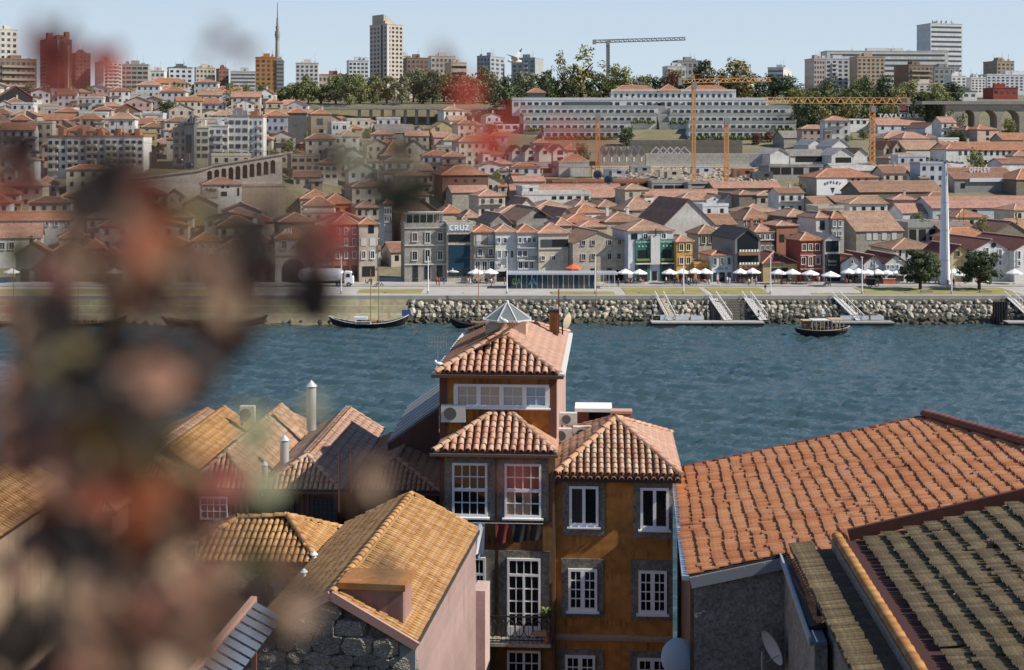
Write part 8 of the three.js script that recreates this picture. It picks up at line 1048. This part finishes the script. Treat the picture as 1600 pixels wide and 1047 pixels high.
// ---- brown clad houses towards the river
function ridgeHouse(label, px0, px1, D, eave, apx, apy, len, wallM, mats, o = {}) {
  const t = thing('riverside_house', label, 'house'), f = frameAt(X(px0, D), D, 3), W = (px1 - px0) * D / F, e = Y(eave, D), k = W / 2, r = Y(apy, D + (o.gable ? 0 : k)); let g = new Geo(); boxR(g, f, .12, W - .12, .15, len, 4.5, e - .08); if (o.gable) g.poly(f(.12, .15, e - .08), f(W - .12, .15, e - .08), f(k, .15, r - .1)); part('wall', g, wallM, t);
  if (o.ribs) { g = new Geo(); for (let a = .2; a < W - .2; a += .22) boxR(g, f, a, a + .09, .11, .15, 10, e - .08); part('cladding_rib', g, wallM, t); }
  const A = f(-.1, 0, e), B = f(W + .1, 0, e), Cb = f(W + .1, len, e), Db = f(-.1, len, e), ap = f(k, o.gable ? 0 : k, r), bk = f(k, len - (o.gable ? 0 : .01), r); const base = { tw: o.tw || .21, tl: .37, r: .085, zs: .8, bed: o.bed || bedDark, mats, seg: 6 };
  if (!o.gable) { const n = ap.clone().sub(A), kk = n.dot(f.R), v = n.clone().addScaledVector(f.R, -kk); tileField(t, A, f.R, v, [[0, 0], [A.distanceTo(B), 0], [kk, v.length()]], { ...base, max: 200 }); }
  { const P0 = f(k, 0, r), n = P0.clone().sub(B), v = n.clone().addScaledVector(f.A, -n.dot(f.A)); tileField(t, B, f.A, v, [[0, 0], [len, 0], [len, v.length()], [o.gable ? 0 : k, v.length()]], { ...base, max: o.mr ?? 120, mats: o.matsR || mats, zs: o.flat ? .25 : .6 }); }
  { const n = f(k, len, r).sub(Db), v = n.clone().addScaledVector(f.A, -n.dot(f.A)); tileField(t, Db, f.A.clone().negate(), v, [[0, 0], [len, 0], [len - (o.gable ? 0 : k), v.length()], [0, v.length()]], { ...base, max: 60 }); }
  if (!o.gable) { caps(t, A, ap, .12, mats); caps(t, B, ap, .12, mats); } caps(t, ap, bk, .12, mats); if (o.gable) { caps(t, A, ap, .09, mats, 'verge_tile'); caps(t, B, ap, .09, mats, 'verge_tile'); } caps(t, Cb, bk, .09, mats, 'verge_tile');
  g = new Geo(); g.bar(f(-.1, -.06, e - .07), f(W + .1, -.06, e - .07), .09, .09); part('gutter', g, M([.10, .06, .05], { key: 'gutx' }), t);
  for (const [a, b, y0, y1, cols, rows, fm] of (o.wins || [])) { const q = p => (p - px0) * D / F; sash(t, f, (q(a) + q(b)) / 2, (Y(y0, D) + Y(y1, D)) / 2, .1, q(b) - q(a), Y(y0, D) - Y(y1, D), cols, [rows], { frame: fm, t: .06, m: .03, panes: () => glassMid }); }
  settle(t, f(k, 2, 0).x, 5.3, f(k, 2, 0).z); return { t, f, W, e, r, k };
}
const cladM = M([.17, .075, .05], { key: 'cladr', map: T.plaster }), darkFr = M([.06, .045, .04], { key: 'dfr' });
ridgeHouse('brown clad riverside house with tiled hip front and white window', 292, 392, 58, 764, 338, 706, 12, cladM, CL.old, { wins: [[312, 356, 776, 812, 4, 3, whitePaint]], ribs: 1 });
ridgeHouse('brown clad riverside house with long pink ridge slope and dark windows', 405, 531, 58, 766, 470, 711, 12.3, cladM, CL.old, { wins: [[425, 460, 778, 802, 4, 2, darkFr], [488, 527, 777, 816, 5, 4, darkFr]], ribs: 1, matsR: CL.flatpink, flat: 1 });
ridgeHouse('riverside house with mossy orange roof and white verge boards', 212, 314, 64, 738, 258, 701, 10, C.beige, CL.gold, { gable: 1 });
ridgeHouse('riverside house with brown roof deep behind the leaves', 60, 180, 60, 800, 120, 752, 12, cladM, CL.brown, { ribs: 1 });
ridgeHouse('riverside house with orange roof beside the mossy one', 150, 270, 62, 748, 212, 706, 12, cladM, CL.old, {});
ridgeHouse('riverside house with patched pink roof behind the small skylight', 328, 420, 66, 727, 374, 694, 10, C.beige, CL.pink, { matsR: CL.flatpink });
ridgeHouse('dark clad riverside house in the shadow of the lantern house', 535, 686, 58.6, 768, 600, 716, 10, cladM, CL.brown, { wins: [[560, 598, 780, 806, 4, 2, darkFr], [622, 658, 780, 806, 4, 2, darkFr]], ribs: 1, bed: bedDark });
{ // pieces on those roofs
  const t = thing('lean_to_roof', 'blue grey sheet lean-to roof against the lantern house', 'roof'); let g = new Geo(); const a = P(606, 690, 63), b = P(686, 634, 63), z = V(.3, 0, -9); slab(g, a, b, b.clone().add(z), a.clone().add(z), .1); part('sheet', g, M([.20, .23, .25], { key: 'lsh', rough: .4, metal: .2 }), t); for (let i = 0; i < 8; i++) { const q = new Geo(); q.bar(a.clone().lerp(b, 0).add(V(0, .06, 0)).addScaledVector(z, i / 8), b.clone().add(V(0, .06, 0)).addScaledVector(z, i / 8), .06); part('seam', q, M([.35, .38, .39], { key: 'lsm', rough: .4 }), t); } g = new Geo(); g.poly(V(a.x, 6, a.z), V(b.x, 6, b.z), b.clone().add(V(0, -.1, 0)), a.clone().add(V(0, -.1, 0))); part('wall', g, cladM, t); settle(t, a.x, 6, a.z);
  const vent = (lab, px, y0, y1, w, D) => { const h = Y(y0, D) - Y(y1, D), r = w * D / F / 2, q = thing('vent_pipe', lab, 'chimney', [X(px, D), Y(y1, D) - .6, -D]); part('pipe', new THREE.CylinderGeometry(r, r, h + .6, 14).translate(0, (h + .6) / 2, 0), M([.60, .60, .58], { key: 'vent', rough: .4, metal: .4 }), q); part('cap', new THREE.ConeGeometry(r * 1.25, r * 1.3, 14).translate(0, h + .6 + r * 1.0, 0), M([.66, .66, .64], { key: 'ventc', rough: .4, metal: .4 }), q); part('collar', new THREE.CylinderGeometry(r * .6, r * .6, r, 10).translate(0, h + .6 + r * .2, 0), metalDark, q); };
  vent('tall pale metal flue with conical cap above the riverside roofs', 486.5, 606, 652, 15, 67); vent('short metal flue with conical cap beside the pink ridge', 444.5, 690, 713, 14, 61); vent('white metal flue at the edge of the tiled hip front', 413.5, 728, 752, 10, 58.4);
  const pr = (lab, px) => { const q = new Geo(); q.add(new THREE.CylinderGeometry(.04, .04, Y(703, 57.6) - Y(px === 530 ? 800 : 770, 57.6), 8), new THREE.Matrix4().makeTranslation(X(px, 57.6), (Y(703, 57.6) + Y(px === 530 ? 800 : 770, 57.6)) / 2, -57.6)); single('copper_pipe', lab, 'pipe', q, M([.45, .18, .11], { key: 'copp', rough: .5 })); }; pr('longer copper coloured pipe rising past the dark gutter', 530); pr('shorter copper coloured pipe beside the longer one', 549);
  const an = new Geo(); an.bar(P(419, 735, 66), P(419, 636, 66), .035); an.bar(P(412, 650, 66), P(426, 648, 66), .02); an.bar(P(413, 658, 66), P(425, 656, 66), .02); single('aerial_pole', 'thin grey aerial pole among the riverside roofs', 'aerial', an, metalGrey);
  const sk = thing('roof_window', 'bluish roof window in its brick housing among the riverside roofs', 'window', [X(402, 67), Y(700, 67), -67], -.05); boxPart('housing', sk, M([.50, .22, .13], { key: 'hsg' }), 0, 0, 0, 1.1, .9, .9); const gl = boxPart('glass', sk, M([.20, .34, .50], { key: 'skb', rough: .1 }), 0, .5, .1, 1.2, .06, 1.0); gl.rotation.x = .35; acUnit('white rooftop cooling unit beyond the mossy orange roof', P(386, 661, 72), 0, .75, .85);
}
// ---- walls at the lower corner among the leaves
{
  ridgeHouse('tan plastered house with mossy roof behind the leaves', -190, -14, 46, 846, -70, 768, 7, M([.50, .36, .24], { key: 'tanw', map: T.plaster }), CL.gold, { });
  const t = thing('slatted_awning', 'sloping awning of blue grey boards behind a pinkish beam', 'awning'), a = P(397, 937, 39), b = P(292, 1062, 34.5); let g = new Geo(); g.bar(a, b, .16, .2); part('beam', g, M([.50, .30, .23], { key: 'beam' }), t); for (let i = 0; i < 11; i++) { const p = a.clone().lerp(b, (i + .15) / 11), q = a.clone().lerp(b, (i + .9) / 11), s = V(.9, -.28, .5); g = new Geo(); slab(g, p, q, q.clone().add(s), p.clone().add(s), .03); part('board', g, M([.12, .15, .19], { key: 'abrd', rough: .6 }), t); } for (const p of [a, b]) { g = new Geo(); g.bar(p, V(p.x, 8, p.z), .14); part('post', g, cladM, t); } settle(t, b.x, 8, b.z);
}
// ---------------------------------------------------------------- the shrub close to the camera, out of focus
{
  const t = thing('overhanging_shrub', 'shrub with red, beige and olive leaves reaching over the terrace, out of focus', 'shrub'), base = V(-.62, 34.4, -.95);
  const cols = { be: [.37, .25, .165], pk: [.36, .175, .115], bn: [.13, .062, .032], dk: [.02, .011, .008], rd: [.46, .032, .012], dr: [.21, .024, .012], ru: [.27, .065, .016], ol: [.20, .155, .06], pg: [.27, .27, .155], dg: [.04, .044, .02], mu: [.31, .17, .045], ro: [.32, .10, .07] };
  const mats = {}; for (const k in cols) mats[k] = M(cols[k], { key: 'shrub' + k, rough: .75, transmission: .25, thickness: 0 });
  const geos = [0, 1, 2].map(k => { const g = new THREE.PlaneGeometry(1, 1, 6, 6), p = g.attributes.position; for (let i = 0; i < p.count; i++) { const x = p.getX(i), y = p.getY(i), w = Math.sqrt(Math.max(0, 1 - 4 * y * y)) * (.42 + .1 * k) * (1 - .3 * y); p.setXYZ(i, x * w, y, -.28 * y * y + .5 * x * x * w + .04 * Math.sin(y * 9 + k)); } g.computeVertexNormals(); return g; });
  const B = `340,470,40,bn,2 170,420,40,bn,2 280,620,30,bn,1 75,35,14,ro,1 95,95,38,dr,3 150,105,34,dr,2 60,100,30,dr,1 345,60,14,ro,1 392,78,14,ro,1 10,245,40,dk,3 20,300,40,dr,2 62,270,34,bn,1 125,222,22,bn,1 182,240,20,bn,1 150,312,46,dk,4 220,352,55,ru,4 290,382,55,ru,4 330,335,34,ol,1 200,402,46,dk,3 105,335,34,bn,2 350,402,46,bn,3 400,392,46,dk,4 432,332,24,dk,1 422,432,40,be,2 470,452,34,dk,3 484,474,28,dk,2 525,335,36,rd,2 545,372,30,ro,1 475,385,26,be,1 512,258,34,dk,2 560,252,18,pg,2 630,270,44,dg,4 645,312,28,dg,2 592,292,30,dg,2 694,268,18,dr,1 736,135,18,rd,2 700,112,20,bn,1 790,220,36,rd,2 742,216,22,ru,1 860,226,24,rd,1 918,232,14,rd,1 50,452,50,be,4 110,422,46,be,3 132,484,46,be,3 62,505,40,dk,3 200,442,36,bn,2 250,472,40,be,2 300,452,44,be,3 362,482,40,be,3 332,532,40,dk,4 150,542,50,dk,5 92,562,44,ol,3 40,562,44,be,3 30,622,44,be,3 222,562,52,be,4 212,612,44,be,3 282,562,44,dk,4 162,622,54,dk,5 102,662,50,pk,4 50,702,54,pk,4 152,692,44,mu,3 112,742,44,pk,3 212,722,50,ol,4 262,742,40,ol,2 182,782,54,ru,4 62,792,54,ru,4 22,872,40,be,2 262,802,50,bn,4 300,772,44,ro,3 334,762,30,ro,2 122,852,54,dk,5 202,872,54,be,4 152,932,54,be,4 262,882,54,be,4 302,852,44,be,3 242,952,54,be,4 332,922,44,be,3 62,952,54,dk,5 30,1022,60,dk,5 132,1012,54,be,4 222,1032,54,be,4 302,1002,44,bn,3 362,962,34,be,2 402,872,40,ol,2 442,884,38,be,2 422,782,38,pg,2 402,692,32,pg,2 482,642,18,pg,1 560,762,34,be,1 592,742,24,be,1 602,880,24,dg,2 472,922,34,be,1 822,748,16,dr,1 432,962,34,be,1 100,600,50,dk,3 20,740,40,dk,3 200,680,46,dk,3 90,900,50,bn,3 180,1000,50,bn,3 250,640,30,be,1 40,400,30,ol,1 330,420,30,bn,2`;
  const tips = [];
  let count = 0; const more = {};
  for (const b of B.split(' ')) { const [px, py, r, c, n] = b.split(','); const d0 = rr(.84, 1.1), N = Math.round(+n * (+r < 25 ? 1.6 : 2.5)); tips.push(P(+px, +py, d0 + .03)); for (let i = 0; i < N; i++) { const a = rr(0, 6.28), q = Math.pow(rnd(), .6) * +r * 1.15, d = d0 + rr(-.08, .08), L = rr(.023, .038) * (+r < 25 ? .72 : 1), k = c === 'be' ? pick(['be', 'be', 'be', 'bn', 'bn', 'pk', 'ro']) : c === 'dk' ? 'dk' : c === 'ru' ? pick(['ru', 'ru', 'dr', 'bn']) : c; const pos = P(+px + Math.cos(a) * q, +py + Math.sin(a) * q, d), e = new THREE.Euler(rr(-1, 1), rr(-1, 1), rr(0, 6.28)); if (count++ % 2 === 0 && count < 600) { const o = part('leaf', geos[i % 3], mats[k], t); o.position.copy(pos); o.rotation.copy(e); o.scale.setScalar(L); } else (more[k] = more[k] || new Geo()).add(geos[i % 3], new THREE.Matrix4().compose(pos, new THREE.Quaternion().setFromEuler(e), V(L, L, L))); } }
  for (const k in more) { const o = part('foliage', more[k], mats[k], t); o.userData.kind = 'stuff'; } console.log('leaves', count);
  const hub = [V(-.52, 34.9, -.98), V(-.46, 35.45, -1.0), V(-.36, 35.8, -1.0), V(-.30, 35.98, -1.0)]; const st = new THREE.CatmullRomCurve3([base.clone(), ...hub]); part('stem', new THREE.TubeGeometry(st, 24, .007, 6), M([.09, .055, .04], { key: 'twig' }), t);
  tips.forEach((p, i) => { const s = p.y > 35.9 ? hub[3] : p.y > 35.72 ? hub[2] : hub[1], m = s.clone().lerp(p, .5).add(V(rr(-.02, .02), rr(-.03, .01), rr(-.02, .02))); part('twig', new THREE.TubeGeometry(new THREE.CatmullRomCurve3([s, m, p]), 8, .0011, 4), M([.09, .055, .04], { key: 'twig' }), t); });
  settle(t, base.x, base.y, base.z);
}
// ---------------------------------------------------------------- checks while building, then the picture
{ const seen = new Map(); for (const o of scene.children) { const l = o.userData.label; if (l) { if (!seen.has(l)) seen.set(l, []); seen.get(l).push(o); const n = l.split(' ').length; if (n < 4 || n > 16) console.log('LABEL LENGTH', l); } }
  for (const [l, a] of seen) if (a.length > 1 && !a.every(o => o.userData.group && o.userData.group === a[0].userData.group)) console.log('DUP', l, a.length);
  let tri = 0, n = 0; scene.traverse(o => { if (o.isMesh) { n++; const g = o.geometry; tri += (g.index ? g.index.count : g.attributes.position.count) / 3; } }); console.log('meshes', n, 'triangles', Math.round(tri)); }
renderer.render(scene, camera);
